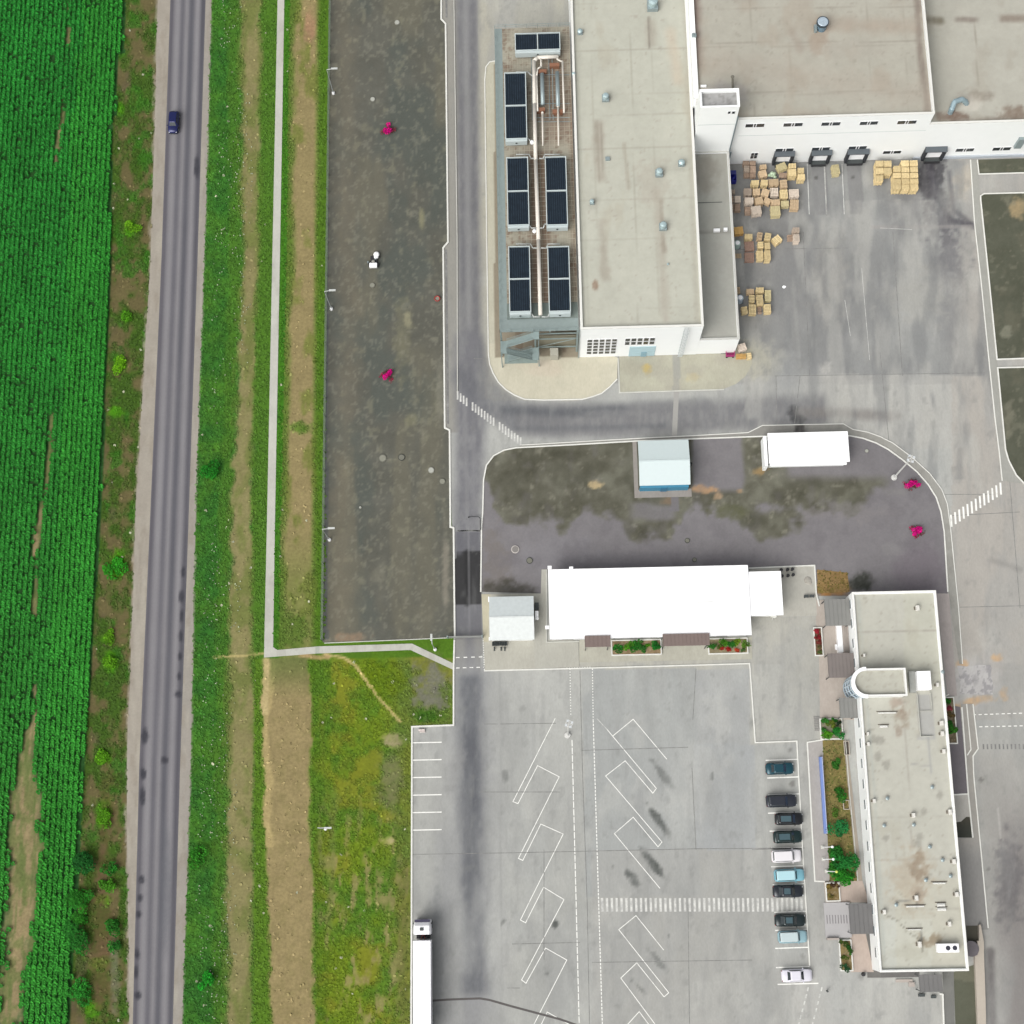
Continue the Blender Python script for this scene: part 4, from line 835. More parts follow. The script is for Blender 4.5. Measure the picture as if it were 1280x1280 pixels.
surface('deck', [(-4.9, 83.2), (6., 83.2), (6., 130.6), (-4.9, 130.6)], ZP, deckp, M_conc, .3, parent=pf)
b = MB(); b.box(-6.1, 78.6, ZP-.15, -4.92, 130.6, ZP+.02); b.box(-4.91, 78.6, ZP-.15, 6.0, 80.6, ZP+.02)
b.build('walkway', mat('walkway_grating', (152, 166, 164), .7, .1, var=.12, sc=2), pf)
b = MB(); b.box(-4.91, 80.62, ZP-.2, 6., 83.18, ZP-.02); b.build('deck_plate', mat('greenish_deck_plate', (128, 140, 134), .7, .1, var=.25, sc=.6), pf)
b = MB()
for k in range(1, 14): b.box(-4.9+k*.8-.03, 83.25, ZP+.003, -4.9+k*.8+.03, 130.55, ZP+.05)
for k in range(60): b.box(-4.85, 83.3+k*.8-.03, ZP+.052, 5.95, 83.3+k*.8+.03, ZP+.09)
b.build('grating', M_gridl, pf)
b = MB()
for yy in list(np.arange(79, 131, 5.7)): b.box(-6.05, yy-.12, ZP-.55, 6.0, yy+.12, ZP-.16)
for xx in (-6.0, -1.2, 1.6, 5.9): b.box(xx-.1, 78.7, ZP-.95, xx+.1, 130.5, ZP-.56)
b.build('beam', M_steel, pf)
for xx in (-5.98, -.7, 5.85):
    for yy in (78.75, 90, 101.5, 113, 124, 130.4):
        b = MB(); b.box(xx-.14, yy-.14, .05, xx+.14, yy+.14, ZP-.96); b.build('column', M_steel, pf)
b = MB()
def rail(b, p, q, z, h=1.1):
    n = max(1, int(math.dist(p, q)/1.6))
    for i in range(n+1):
        t = i/n; x = p[0]+(q[0]-p[0])*t; y = p[1]+(q[1]-p[1])*t; b.box(x-.03, y-.03, z, x+.03, y+.03, z+h)
    for hh in (h, h*.55): b.tube((*p, z+hh), (*q, z+hh), .035, 5)
rail(b, (-6.08, 78.6), (-6.08, 130.6), ZP); rail(b, (-6.08, 78.6), (6.0, 78.6), ZP); rail(b, (-6.08, 130.6), (6.0, 130.6), ZP); rail(b, (-4.9, 80.6), (-.8, 80.6), ZP)
b.build('railing', M_steel, pf)
# front frame under the deck
b = MB()
for z in (2.2, 5.9, 8.2): b.box(-.6, 78.68, z, 5.8, 78.84, z+.18)
b.tube((-.6, 78.76, 2.3), (5.8, 78.76, 5.9), .06, 6); b.build('bracing', M_steel, pf)
b = MB(); b.box(-.55, 79.3, .1, 5.7, 79.4, 5.8); b.build('back_panel', mat('beige_panel', (150, 146, 126), .8, var=.15, sc=.8), pf)
b = MB(); b.box(1.6, 77.3, .1, 2.9, 78.5, 2.6); b.build('service_box', mat('pale_box', (190, 188, 174), .7), pf, bevel=.05)
# folded stair on the south-west corner
st = MB(); sl_ = MB(); 
def flight(x0, x1, z0, z1, y0, y1):
    n = max(3, int(abs(z1-z0)/.2))
    for i in range(n):
        t = i/n; x = x0+(x1-x0)*t; dx = (x1-x0)/n; st.box(min(x, x+dx), y0, z0+(z1-z0)*t, max(x, x+dx)+.02, y1, z0+(z1-z0)*t+.05)
    for y in (y0, y1):
        sl_.tube((x0, y, z0), (x1, y, z1), .09, 4); sl_.tube((x0, y, z0+1.), (x1, y, z1+1.), .035, 5); sl_.tube((x0, y, z0+.55), (x1, y, z1+.55), .025, 5)
flight(-5.2, -1.2, .15, 3.3, 77.3, 78.3); st.box(-1.2, 76.3, 3.3, -.2, 78.35, 3.38); flight(-1.2, -5.2, 3.3, 6.6, 76.3, 77.2); st.box(-6.1, 76.3, 6.6, -5.2, 78.35, 6.68); flight(-5.2, -1.0, 6.65, ZP, 77.3, 78.3); st.box(-1.0, 77.3, ZP-.06, -.1, 78.55, ZP+.01)
rail(sl_, (-6.08, 76.3), (-6.08, 78.35), 6.6); rail(sl_, (-.2, 76.3), (-.2, 78.35), 3.3); rail(sl_, (-.1, 77.3), (-.1, 78.5), ZP)
for xx, yy in ((-6.05, 76.35), (-.2, 76.35), (-6.05, 78.3), (-.2, 78.3)): sl_.box(xx-.08, yy-.08, .1, xx+.08, yy+.08, 6.6)
o = st.build('stair', mat('stair_tread', (158, 176, 174), .6, .1, var=.12), pf); q = sl_.build('handrail', M_steel, None); q.parent = o
b = MB(); b.box(-5.7, 76.9, .1, -.4, 78.9, .16); b.build('stair_base', mat('greenish_mesh_base', (150, 166, 160), .7, var=.2), pf)

M_case = mat('chiller_casing', (214, 226, 226), .45, .1, var=.05); M_fin = mat('dark_fan_grille', (0, 0, 0), .8, var=.5, sc=.9, spec=.2, alb=(.010, .016, .024)); M_fin2 = mat('dark_fan_grille_slats', (0, 0, 0), .8, var=.85, sc=1.6, spec=.2, alb=(.018, .032, .048))
def chiller(x0, y0, x1, y1, label, horiz=False):
    cx, cy = (x0+x1)/2, (y0+y1)/2; t = thing('chiller', label, 'chiller', (cx, cy, ZP+.1), 0, 'rooftop chillers on the steel platform'); hx, hy = (x1-x0)/2, (y1-y0)/2
    b = MB(); b.box(-hx, -hy, .35, hx, hy, 1.62); b.build('casing', M_case, t, bevel=.03)
    b = MB(); wall_ring(b, -hx, -hy, hx, hy, 1.63, 2.0, .14)
    if horiz: b.box(-.08, -hy+.14, 1.63, .08, hy-.14, 2.)
    else: b.box(-hx+.14, -.1, 1.63, hx-.14, .1, 2.)
    b.build('frame', M_case, t)
    for s in (-1, 1):
        if horiz: a = (min(s*.1, s*(hx-.15)), -hy+.15, max(s*.1, s*(hx-.15)), hy-.15)
        else: a = (-hx+.15, min(s*.11, s*(hy-.15)), hx-.15, max(s*.11, s*(hy-.15)))
        b = MB(); b.box(a[0], a[1], 1.64, a[2], a[3], 1.78); o = b.build('fan_panel', M_fin, t)
        c = MB(); n = 9
        for k in range(n):
            xx = a[0]+(a[2]-a[0])*(k+.5)/n; c.box(xx-.05, a[1]+.05, 1.785, xx+.05, a[3]-.05, 1.86)
        q = c.build('fan_grille', M_fin2, o)
    b = MB(); b.box(-hx+.05, -hy-.35, .5, hx-.05, -hy-.01, 1.85); o = b.build('control_box', M_case, t, bevel=.03)
    b = MB(); b.tube((0, -hy-.36, 1.25), (0, -hy-.44, 1.25), .17, 12); b.build('fan_port', M_steeld, o)
    for sx in (-1, 1):
        for yy in np.linspace(-hy+.4, hy-.4, 3 if not horiz else 2): b = MB(); b.box(sx*(hx-.2)-.08, yy-.08, 0, sx*(hx-.2)+.08, yy+.08, .34); b.build('leg', M_steeld, t)
    return t
chiller(-4.66, 109.9, -1.2, 121.5, 'dark two-panel chiller alone in its row, west side, just below the short crosswise one')
chiller(-4.56, 95.25, -1.16, 106.8, 'west chiller of the middle pair on the steel platform'); chiller(1.46, 95.1, 4.8, 106.7, 'east chiller of the middle pair, touching the hall wall')
chiller(-4.53, 81., -1.2, 91.8, 'west chiller of the southern pair, next to the steel stair'); chiller(1.5, 80.9, 4.86, 91.6, 'east chiller of the southern pair, nearest the gridded front window')
chiller(-2.85, 125.3, 4.4, 128.4, 'short crosswise chiller at the north end of the platform', True)
# pipework on the platform
pp = wthing('pipework', 'cream insulated pipes running between the chillers', 'pipes', (0, 100, ZP))
def wp(px, py, z=11.2): x, y = W(px, py, z); return (x, y, z)
b = MB(); b.path([wp(698, 70.5), wp(672, 72), wp(667.5, 76), wp(668, 130), wp(669.5, 200), wp(673, 300), wp(675.5, 394)], .31, 10); b.build('main_pipe', M_pipe, pp, smooth=True)
b = MB(); b.path([wp(676, 73), wp(676.5, 83), wp(672, 86), wp(671, 95), wp(672, 139)], .13, 8); b.path([wp(696, 73), (wp(698, 75))[:2]+(11.2,), wp(703, 77), wp(705, 141)], .15, 8); b.path([wp(684, 72), wp(684, 62, 11.)], .1, 6); b.build('branch_pipe', M_pipe, pp, smooth=True)
for x_, ya, yb_ in ((677.5, 92, 131), (696.5, 90, 133)):
    b = MB(); b.tube(wp(x_, ya, 11.3), wp(x_+1, yb_, 11.3), .33, 12); o = b.build('pipe_tank', M_galv, pp, smooth=True)
for x_, ya, yb_ in ((678, 141, 182), (697.5, 133, 182)):
    b = MB(); b.tube(wp(x_, ya, 11.2), wp(x_+.6, yb_, 11.2), .17, 8, .1); b.ball(wp(x_, ya, 11.2), .24, 8); b.build('riser_pipe', M_pipe, pp, smooth=True)
b = MB()
for (px_, py_) in ((675, 137), (697, 139), (677, 89), (693, 81)):
    x, y, z = wp(px_, py_, 10.9); b.box(x-.8, y-.3, ZP+.1, x+.8, y+.3, 11.)
b.build('valve_block', M_rust, pp)
b = MB()
for py_ in (93.5, 129.5, 147, 152): b.tube(wp(671, py_, 10.5), wp(712, py_, 10.5), .05, 5)
for px_ in (664, 686, 690): b.tube(wp(px_, 70, 10.4), wp(px_+1.5, 150, 10.4), .06, 5)
b.build('thin_pipe', M_galv, pp)
for k, (xl_, xr_, yy) in enumerate(((661, 707, 194), (661, 707, 281), (663, 711, 306), (664, 713, 392), (660, 664, 91), (660, 664, 174))):
    b = MB()
    if k < 4: b.path([wp(645, yy-1, 11.4), wp(xl_, yy-1, 11.4), wp(xl_+3, yy+4, 11.4), wp(672+k, yy+4, 11.4)], .09, 6); b.path([wp(700, yy-1, 11.4), wp(xr_-26, yy-1, 11.4), wp(xr_-28, yy+4, 11.4), wp(674+k, yy+4, 11.4)], .09, 6)
    else: b.path([wp(645, yy-1, 11.4), wp(xl_, yy-1, 11.4), wp(xr_, yy+3, 11.4), wp(668, yy+3, 11.4)], .09, 6)
    b.build('feed_pipe', mat('pale_feed_pipe', (206, 210, 206), .5), pp, smooth=True)
b = MB(); b.ball(wp(665, 178), .35, 8, 1.3); b.ball(wp(668, 289), .35, 8, 1.3); b.build('expansion_tank', M_whiter, pp)

# ================================================================= office building
of = wthing('office_building', 'long low office block with cluttered pale flat roof and round glass bay', 'office building', (52, 10, 0))
def roofO(x, y):
    p = Paint(x, y, (200, 199, 187), 3, .04, 81); p.mix((x > 1130)*(y < 860)*.3, (206, 206, 186)); p.mix((y > 1150)*.6*(x < 1165), (210, 213, 204)); p.mix((y > 1100)*(x > 1120)*.3, (208, 204, 184))
    for yy, a in ((789, .6), (842, .3), (952, .55), (1021, .4), (1075, .3), (1138, .3)): p.band([(1062, yy+1), (1205, yy-2)], 1.1, (166, 162, 152), a, .6, .8)
    p.band([(1117, 745), (1124, 840), (1135, 960), (1140, 1060)], 1.2, (172, 168, 158), .45, .7, .9)
    p.blob(1140, 1100, 30, 40, (188, 176, 156), .6, rough=.8); p.blob(1135, 1190, 30, 14, (188, 186, 170), .5, rough=.8); p.blob(1129, 893, 10, 14, (158, 142, 126), .85, rough=1.); p.blob(1123, 912, 5, 12, (166, 152, 138), .7, rough=1.); p.blob(1125, 878, 12, 7, (172, 156, 142), .7, rough=.6); p.blob(1146, 1085, 10, 18, (158, 142, 122), .75, rough=1.); p.blob(1160, 1177, 16, 8, (156, 142, 120), .8, rough=1.); p.blob(1148, 1115, 12, 14, (182, 166, 148), .6, rough=.8)
    p.blob(1100, 835, 26, 7, (184, 182, 170), .7, rough=.5); p.box(1144, 868, 1165, 924, (186, 186, 182), .85, .06); p.box(1147, 868, 1162, 888, (180, 180, 176), .5, .06); p.band([(1160, 920), (1164, 966)], 3.5, (166, 168, 168), .6, .6, .3); p.band([(1140, 955), (1163, 958)], 2, (170, 170, 166), .6, .6)
    for cx, cy in ((1108, 998), (1108, 1046), (1175, 994), (1150, 1047), (1148, 1054), (1097, 944), (1107, 955), (1100, 925), (1092, 923), (1155, 1012)): p.blob(cx, cy, 5, 6, (160, 158, 148), .6, rough=.9)
    p.band([(1102, 1124), (1102, 1138), (1110, 1145), (1124, 1152), (1134, 1165), (1150, 1174), (1154, 1190)], 1.6, (150, 148, 136), .7, .6); p.band([(1108, 1125), (1145, 1127), (1148, 1140), (1152, 1175)], 1.2, (140, 140, 134), .7, .6)
    p.band([(1072, 742), (1094, 1000), (1106, 1210)], 4, (188, 192, 184), .6, .8, .2); p.band([(1106, 1212), (1204, 1209)], 5, (176, 178, 168), .7, .8, .2); p.band([(1168, 742), (1207, 1208)], 3, (180, 178, 164), .5, .8, .2)
    p.mix(sstep(.62, .76, fbm(x*.05, y*.03, 5))*.35, (186, 182, 166)); p.mix(sstep(.70, .8, fbm(x*.25, y*.25, 6))*.35, (156, 152, 140)); return p.out()
block(of, 45.75, -16.5, 58.18, 37.75, 5.1, 4.75, roofO, capw=.26, capm=mat('office_cap', (0, 0, 0), .5, alb=(.68, .68, .65)))
for k in range(18):
    y0 = 36.2-k*2.95
    if y0 < -15 or 21 < y0 < 27: continue
    b = MB(); b.box(45.69, y0-.75, 3.1, 45.74, y0+.75, 4.1); o = b.build('window', mat('white_frame', (0, 0, 0), .5, alb=(.75, .76, .76)), of)
    c = MB(); c.box(45.66, y0-.65, 3.2, 45.688, y0+.65, 4.); q = c.build('pane', mat('blue_grey_pane', (0, 0, 0), .2, alb=(.16, .19, .2)), None); q.parent = o
# stair head with curved end and round glass bay
ux0, ux1, uy0, uy1 = 46.4, 52., 22.05, 25.85; ucx, ucy, ur = 46.4, 23.95, 1.9
arc = [(ucx+ur*math.cos(a), ucy+ur*math.sin(a)) for a in np.linspace(math.pi/2, 1.5*math.pi, 13)]
outl = arc+[(ux1, uy0), (ux1, uy1)]
def ring(mb, pts, w, z0, z1): return strip_mb(mb, pts, w, z0, z1, True)
b = MB(); b.prism(outl, 4.6, 7.2); b.build('stair_head', M_white, of)
b = MB(); ring(b, outl, .26, 7.2, 7.8); b.build('stair_head_parapet', mat('office_cap', (0, 0, 0), .5, alb=(.68, .68, .65)), of)
b = MB(); arc2 = [(ucx+(ur+.12)*math.cos(a), ucy+(ur+.12)*math.sin(a)) for a in np.linspace(math.pi*.5, 1.5*math.pi, 15)]; strip_mb(b, arc2, .5, 7.3, 7.95); b.build('bay_crown', M_whiter, of)
_p = [(ucx+(ur-.15)*math.cos(a), ucy+(ur-.15)*math.sin(a)) for a in np.linspace(math.pi/2, 1.5*math.pi, 13)]+[(ux1-.15, uy0+.15), (ux1-.15, uy1-.15)]
surface('roof', _p, 7.23, lambda x, y: Paint(x, y, (196, 195, 182), 3, .06, 83).mix(sstep(.6, .7, fbm(x*.2, y*.2, 3))*.4, (168, 164, 152)).out(), M_roof, .3, parent=of)
rb = ur+.02; angs = np.linspace(math.pi*.52, math.pi*1.48, 9)
b = MB(); P_ = [(ucx+rb*math.cos(a), ucy+rb*math.sin(a)) for a in np.linspace(math.pi*.5, 1.5*math.pi, 17)]; strip_mb(b, P_, .04, .3, 7.25); o = b.build('glass_bay', mat('blue_bay_glass', (84, 112, 134), .15, var=.3, sc=.5, spec=.8), of)
c = MB()
for a in angs: c.tube((ucx+(rb+.06)*math.cos(a), ucy+(rb+.06)*math.sin(a), .2), (ucx+(rb+.06)*math.cos(a), ucy+(rb+.06)*math.sin(a), 7.3), .08, 6)
for z in (.25, 1.9, 3.6, 5.3, 7.0):
    strip_mb(c, [(ucx+(rb+.05)*math.cos(a), ucy+(rb+.05)*math.sin(a)) for a in np.linspace(math.pi*.5, 1.5*math.pi, 17)], .12, z, z+.16)
q = c.build('mullion', mat('pale_mullion', (206, 222, 230), .4), None); q.parent = o
b = MB(); b.box(54.0, 22.9, 4.7, 56.0, 25.6, 6.6); b.build('plant_room', M_whiter, of, bevel=.04); b = MB(); b.box(53.1, 22.6, 4.7, 53.98, 25.7, 5.6); b.build('plant_duct', mat('grey_duct', (176, 178, 172), .6), of)
b = MB(); b.box(54.1, 16.2, 4.72, 54.24, 22.5, 5.1); b.box(54.25, 16.15, 4.72, 56.0, 16.3, 5.05); b.box(56.1, 19.8, 4.72, 56.24, 22.6, 5.0); b.box(54.25, 19.9, 4.72, 56.0, 20.0, 4.9); b.build('roof_upstand', mat('upstand', (196, 196, 186), .7), of)
for px, py, w_, d_, h_ in ((1147, 760, .55, .95, .7), (1080.5, 819, .35, .6, .6), (1172, 856, .45, .75, .6), (1177, 904, .55, .85, .7), (1178, 917, .5, .8, .7), (1180, 939, .5, .75, .6), (1187.5, 1015, .5, .9, .7), (1192.5, 1077, .5, .85, .7), (1196, 1118, .5, .8, .7), (1145.5, 1122.5, .5, .9, .8), (1187, 1155, .45, .85, .7), (1149.5, 1180.5, .5, 1., .8), (1105.5, 1140, .45, .8, .7), (1085, 917, .35, .6, .6), (1085.5, 930, .4, .7, .6), (1093, 1001, .45, .7, .6), (1142, 1019, .5, .8, .7), (1160, 840.5, .6, .4, .5)):
    w_ *= .85; d_ *= .8; x, y = W(px, py, 5.2); b = MB(); b.box(x-w_*.5, y-d_*.5, 4.7, x+w_*.5, y+d_*.5, 4.75+h_); b.build('roof_vent', mat('cream_vent', (238, 236, 228), .5), of, bevel=.04); b = MB(); b.box(x-w_*.5-.22, y-d_*.3, 4.76, x-w_*.5-.01, y+d_*.3, 4.9); b.build('dark_roof_strip', mat('dark_roof_strip', (120, 112, 100), .9), of)  # low dark strip on the west side of each vent
for px, py, L_, h_ in ((1109, 891, 2.6, .25), (1174, 1104, 1.8, .25), (1144, 1133, 2.5, .25), (1143, 1162, 1.9, .18), (1104.5, 908, 1.1, .4), (1176, 1131, 1.1, .5), (1177, 1136.5, 1.2, .5)):
    x, y = W(px, py, 5); b = MB(); b.tube((x-L_/2, y, 4.95), (x+L_/2, y, 4.95), h_*.5, 8); b.box(x-L_/2, y-.05, 4.7, x-L_/2+.1, y+.05, 4.9); b.build('roof_pipe', mat('pale_roof_pipe', (232, 232, 226), .5, var=.06), of); b = MB(); b.box(x-L_/2-.2, y+h_*.5+.02, 4.76, x+L_/2+.3, y+h_*.5+.14, 4.82); b.build('pipe_dark_strip', mat('dark_roof_strip', (120, 112, 100), .9), of)  # low dark strip along the north side of each pipe
for px, py in ((1178, 840), (1109, 998), (1165, 984), (1105, 1032), (1142, 1031), (1120, 1131), (1188, 1095), (1157, 1100), (1178, 1075), (1162, 1058.5), (1119, 858)):
    x, y = W(px, py, 5); b = MB(); b.tube((x, y, 4.7), (x, y, 5.2), .18, 10); b.tube((x, y, 5.2), (x, y, 5.28), .28, 10, .1); b.build('roof_stack', M_galv, of)
ac = wthing('air_conditioner', 'white two-fan cooling unit at the south-east corner of the office roof', 'air conditioner', (0, 0, 0))
x, y = W(1185.5, 1185, 5.8); b = MB(); b.box(x-1.55, y-.6, 4.9, x+1.45, y+.6, 6.); b.build('casing', M_whiter, ac, bevel=.05)
for dx in (-.1, .85):
    b = MB(); b.tube((x+dx, y, 6.0), (x+dx, y, 6.03), .33, 16); b.build('fan', mat('dark_fan', (50, 52, 66), .6), ac)
b = MB(); b.box(x-1.5, y-.5, 4.76, x-1.3, y+.5, 4.9); b.box(x+1.2, y-.5, 4.76, x+1.4, y+.5, 4.9); b.build('foot', M_steeld, ac)
# entrance canopies
M_can = mat('grey_canopy', (142, 142, 138), .6, var=.12, sc=.7); M_can2 = mat('brown_grey_canopy', (134, 126, 122), .6, var=.12, sc=.7)
def canopy(px0, py0, px1, py1, z, label, m, name='entrance_canopy', xr=None, slats=0):
    x0, y0, x1, y1 = rect(px0, py0, px1, py1, z); x1 = xr if xr else x1
    t = wthing(name, label, 'canopy', ((x0+x1)/2, (y0+y1)/2, 0)); b = MB(); b.box(x0, y0, z-.16, x1, y1, z); b.build('roof_sheet', m, t)
    b = MB(); n = max(3, int((x1-x0)/.55))
    for k in range(n+1): xx = x0+.04+(x1-x0-.08)*k/n; b.box(xx-.03, y0+.02, z+.003, xx+.03, y1-.02, z+.05)
    b.build('seam', m, t)
    for xx in (x0+.15, x1-.35):
        for yy in (y0+.15, y1-.15): b = MB(); b.box(xx-.05, yy-.05, .1, xx+.05, yy+.05, z-.17); b.build('post', M_steeld, t)
    return t
canopy(1031, 749, 1058, 782, 3.0, 'grey corrugated canopy at the north end of the office wall', M_can, xr=45.7); canopy(1035, 816.5, 1064, 847, 3.2, 'square brown-grey canopy just north of the round glass bay', M_can2, xr=45.7)
canopy(1049.5, 872, 1069, 897.5, 3.0, 'small grey canopy just south of the round glass bay', M_can, xr=45.7); canopy(1062, 1129.5, 1087, 1167.5, 3.2, 'flat dark grey canopy over the ramp', mat('dark_grey_canopy', (120, 119, 118), .7, var=.08), xr=45.7)
canopy(1149, 1218, 1178, 1240, 2.9, 'flat dark canopy beyond the south wall of the office', mat('dark_grey_canopy', (120, 119, 118), .7, var=.08))
t = wthing('entrance_steps', 'white slabs of an entrance stair by the office wall', 'steps', (44, 34, 0))
for k, (a, b_, c_, d_) in enumerate(((1046, 781, 1056, 816),)):
    x0, y0, x1, y1 = rect(a, b_, c_, d_, .5); b = MB(); b.box(x0, y0, .0, x0+.75, y1, 1.1); b.box(x0-.3, y0+.5, 0, x0-.01, y0+1.3, .6); b.build('side_wall', M_whiter, t, bevel=.03)
    for j in range(4): b = MB(); b.box(x0+.76+j*.35, y0+.1, 0, x0+1.1+j*.35, y1-.1, 1.0-.2*j); b.build('step', mat('pinkish_step', (186, 176, 168), .8), t)

# ================================================================= white roofed buildings
rec = wthing('white_building', 'long bright white flat-roofed building in the middle of the yard', 'building', (15.5, 37, 0))
b = MB(); b.box(.75, 32.3, 0, 30.3, 42.1, 4.2); b.build('wall', M_white, rec); b = MB(); b.box(.45, 31.75, 4.21, 30.56, 42.4, 4.5); b.box(.45, 31.75, 4.3, 30.56, 31.85, 4.55); b.build('roof', M_whiter, rec)
b = MB(); b.box(30.57, 34.7, 4.0, 35.5, 41.4, 4.3); b.build('side_roof', M_whiter, rec); b = MB(); b.box(30.57, 35.2, 0, 35.0, 41.0, 3.99); b.build('side_wall', M_white, rec)
x, y = W(882, 752, 5); b = MB(); b.box(x-1.2, y-.05, 4.51, x+1.2, y+.05, 4.56); b.box(x-1.1, y+1.3, 4.51, x+1.2, y+1.37, 4.53); b.build('roof_ridge', mat('light_grey_strip', (226, 226, 224), .6), rec)
for xx, yy in (W(687, 709, 4.6), W(714, 710, 4.6), W(684, 784, 4.4)): b = MB(); b.box(xx-.3, yy-.25, 4.1, xx+.3, yy+.2, 4.7); b.build('gutter_head', M_whiter, rec)
for k, xc in enumerate((3.2, 7.8, 18.5, 22, 26.5)):
    b = MB(); b.box(xc-.9, 32.2, 1., xc+.9, 32.28, 2.4); o = b.build('window', M_frame, rec); c = MB(); c.box(xc-.82, 32.16, 1.08, xc+.82, 32.199, 2.32); q = c.build('pane', M_glass, None); q.parent = o
canopy(731, 794.5, 763, 808.5, 4.75, 'short brown canopy over the west door of the white building', mat('brown_canopy', (132, 116, 110), .7, var=.1), 'door_canopy'); canopy(828.5, 792, 887, 807, 4.75, 'long brown canopy over the east door of the white building', mat('brown_canopy', (132, 116, 110), .7, var=.1), 'door_canopy')
b = MB(); b.box(30.9, 34.0, 1.9, 35.2, 34.65, 2.1); 
wr = wthing('white_shelter', 'small white flat-roofed shelter on the north edge of the bitumen lot', 'shelter', (41, 60.8, 0))
b = MB(); b.box(34.9, 58.45, 3.2, 47.25, 63.3, 3.5); b.build('roof', M_whiter, wr); b = MB(); b.box(35.1, 58.05, 2.95, 46.8, 58.44, 3.2); b.build('fascia', M_white, wr); b = MB(); b.box(34.3, 58.2, .1, 34.8, 63., 2.9); b.box(35.2, 58.7, .1, 46.9, 63.1, 3.18); b.build('wall', M_white, wr)
bc = wthing('blue_cabin', 'pale gable-roofed cabin with a blue base on the bitumen lot', 'cabin', (18.7, 59, 0))
def gable(par, x0, y0, x1, y1, ze, zr, yr, ma, mb_, over=.15):
    b = MB(); b.add([(x0, y0, ze), (x1, y0, ze), (x1, yr, zr), (x0, yr, zr), (x0, y0, ze-.1), (x1, y0, ze-.1), (x1, yr, zr-.1), (x0, yr, zr-.1)], [(0, 1, 2, 3), (7, 6, 5, 4), (0, 4, 5, 1), (1, 5, 6, 2), (3, 7, 4, 0)]); b.build('roof', ma, par)
    b = MB(); b.add([(x0, yr, zr), (x1, yr, zr), (x1, y1, ze), (x0, y1, ze), (x0, yr, zr-.1), (x1, yr, zr-.1), (x1, y1, ze-.1), (x0, y1, ze-.1)], [(0, 1, 2, 3), (7, 6, 5, 4), (2, 6, 7, 3), (1, 5, 6, 2), (3, 7, 4, 0)]); b.build('roof', mb_, par)
    b = MB(); b.box(x0, yr-.12, zr-.02, x1, yr+.12, zr+.06); b.build('ridge_cap', ma, par)
    b = MB(); b.add([(x0+over, y0+over, 0), (x1-over, y0+over, 0), (x1-over, y1-over, 0), (x0+over, y1-over, 0), (x0+over, y0+over, ze-.12), (x1-over, y0+over, ze-.12), (x1-over, y1-over, ze-.12), (x0+over, y1-over, ze-.12), (x0+over, yr, zr-.12), (x1-over, yr, zr-.12)],
                    [(0, 1, 5, 4), (2, 3, 7, 6), (1, 2, 6, 9, 5), (3, 0, 4, 8, 7)]); return b
M_tin = mat('pale_tin_shaded', (218, 232, 232), .5, var=.03); M_tin2 = mat('pale_tin_lit', (222, 236, 236), .5, var=.03)  # one tin roof: light painted in, south slope paler than the north
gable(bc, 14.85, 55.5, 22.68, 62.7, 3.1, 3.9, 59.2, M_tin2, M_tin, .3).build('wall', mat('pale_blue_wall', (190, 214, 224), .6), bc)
b = MB(); b.box(15.0, 55.35, .1, 22.5, 55.75, 2.2); b.build('base', mat('blue_base', (72, 150, 184), .6, var=.08), bc); b = MB(); b.box(18.2, 55.2, .2, 19.2, 55.34, 2.1); b.build('door', mat('blue_door', (50, 124, 160), .5), bc)
b = MB(); b.tube((23.1, 59.4, .1), (23.1, 59.4, 1.2), .22, 10); b.build('gas_valve', M_black, bc)
surface('cabin_base', [(14.2, 54.3), (23.1, 54.3), (23.1, 55.6), (14.85, 55.6), (14.85, 63.4), (14.2, 63.4)], .13, lambda x, y: Paint(x, y, (162, 156, 150), 3).out(), M_conc, .3, 'concrete strip round the pale cabin')
gh = wthing('gatehouse', 'small white gable-roofed gatehouse beside the driveway', 'gatehouse', (-5.2, 35.3, 0))
gable(gh, -8.6, 32.0, -1.87, 38.65, 3.05, 3.7, 35.4, mat('tin_lit_slope', (0, 0, 0), .5, alb=(.53, .56, .55)), mat('tin_shaded_slope', (0, 0, 0), .5, alb=(.46, .50, .50)), .3).build('wall', M_white, gh)  # sunlit and shaded slopes of the same tin, toned by colour
b = MB(); b.box(-8.75, 37.9, 2.9, -8.61, 38.7, 3.1); b.box(-8.75, 32., 2.9, -8.61, 32.5, 3.1); b.build('gutter', M_whiter, gh)
b = MB(); b.box(-1.75, 36.8, .2, -1.1, 37.9, 1.6); b.build('side_unit', M_steeld, gh, bevel=.05); b = MB(); b.box(-1.7, 35.4, .2, -1.2, 36.5, 2.2); b.ball((-1.35, 35.3, 2.4), .22, 8); b.build('side_cabinet', M_whiter, gh)
surface('gatehouse_base', pw([(602, 743), (676, 742), (677, 712), (683, 712), (684, 802), (723, 803), (724, 834), (606, 838)]), .125, lambda x, y: Paint(x, y, (192, 190, 178), 3).mix((y < 803)*(x < 612)*.5, (206, 196, 160)).mix((x > 668)*.4, (184, 184, 176)).out(), M_conc, .3, 'concrete base round the gatehouse')
t = wthing('bicycle_rack', 'dark rack with slots along the south side of the gatehouse', 'bicycle rack', (-6.4, 31.4, 0))
x0, y0, x1, y1 = rect(615, 802, 634, 807, .5); b = MB(); b.box(x0, y0, .3, x1, y1, .42); b.build('frame', M_steeld, t)
b = MB()
for k in range(9): xx = x0+.1+(x1-x0-.2)*k/8; b.box(xx-.02, y0, .13, xx+.02, y1, .8)
b.build('bar', M_steeld, t)
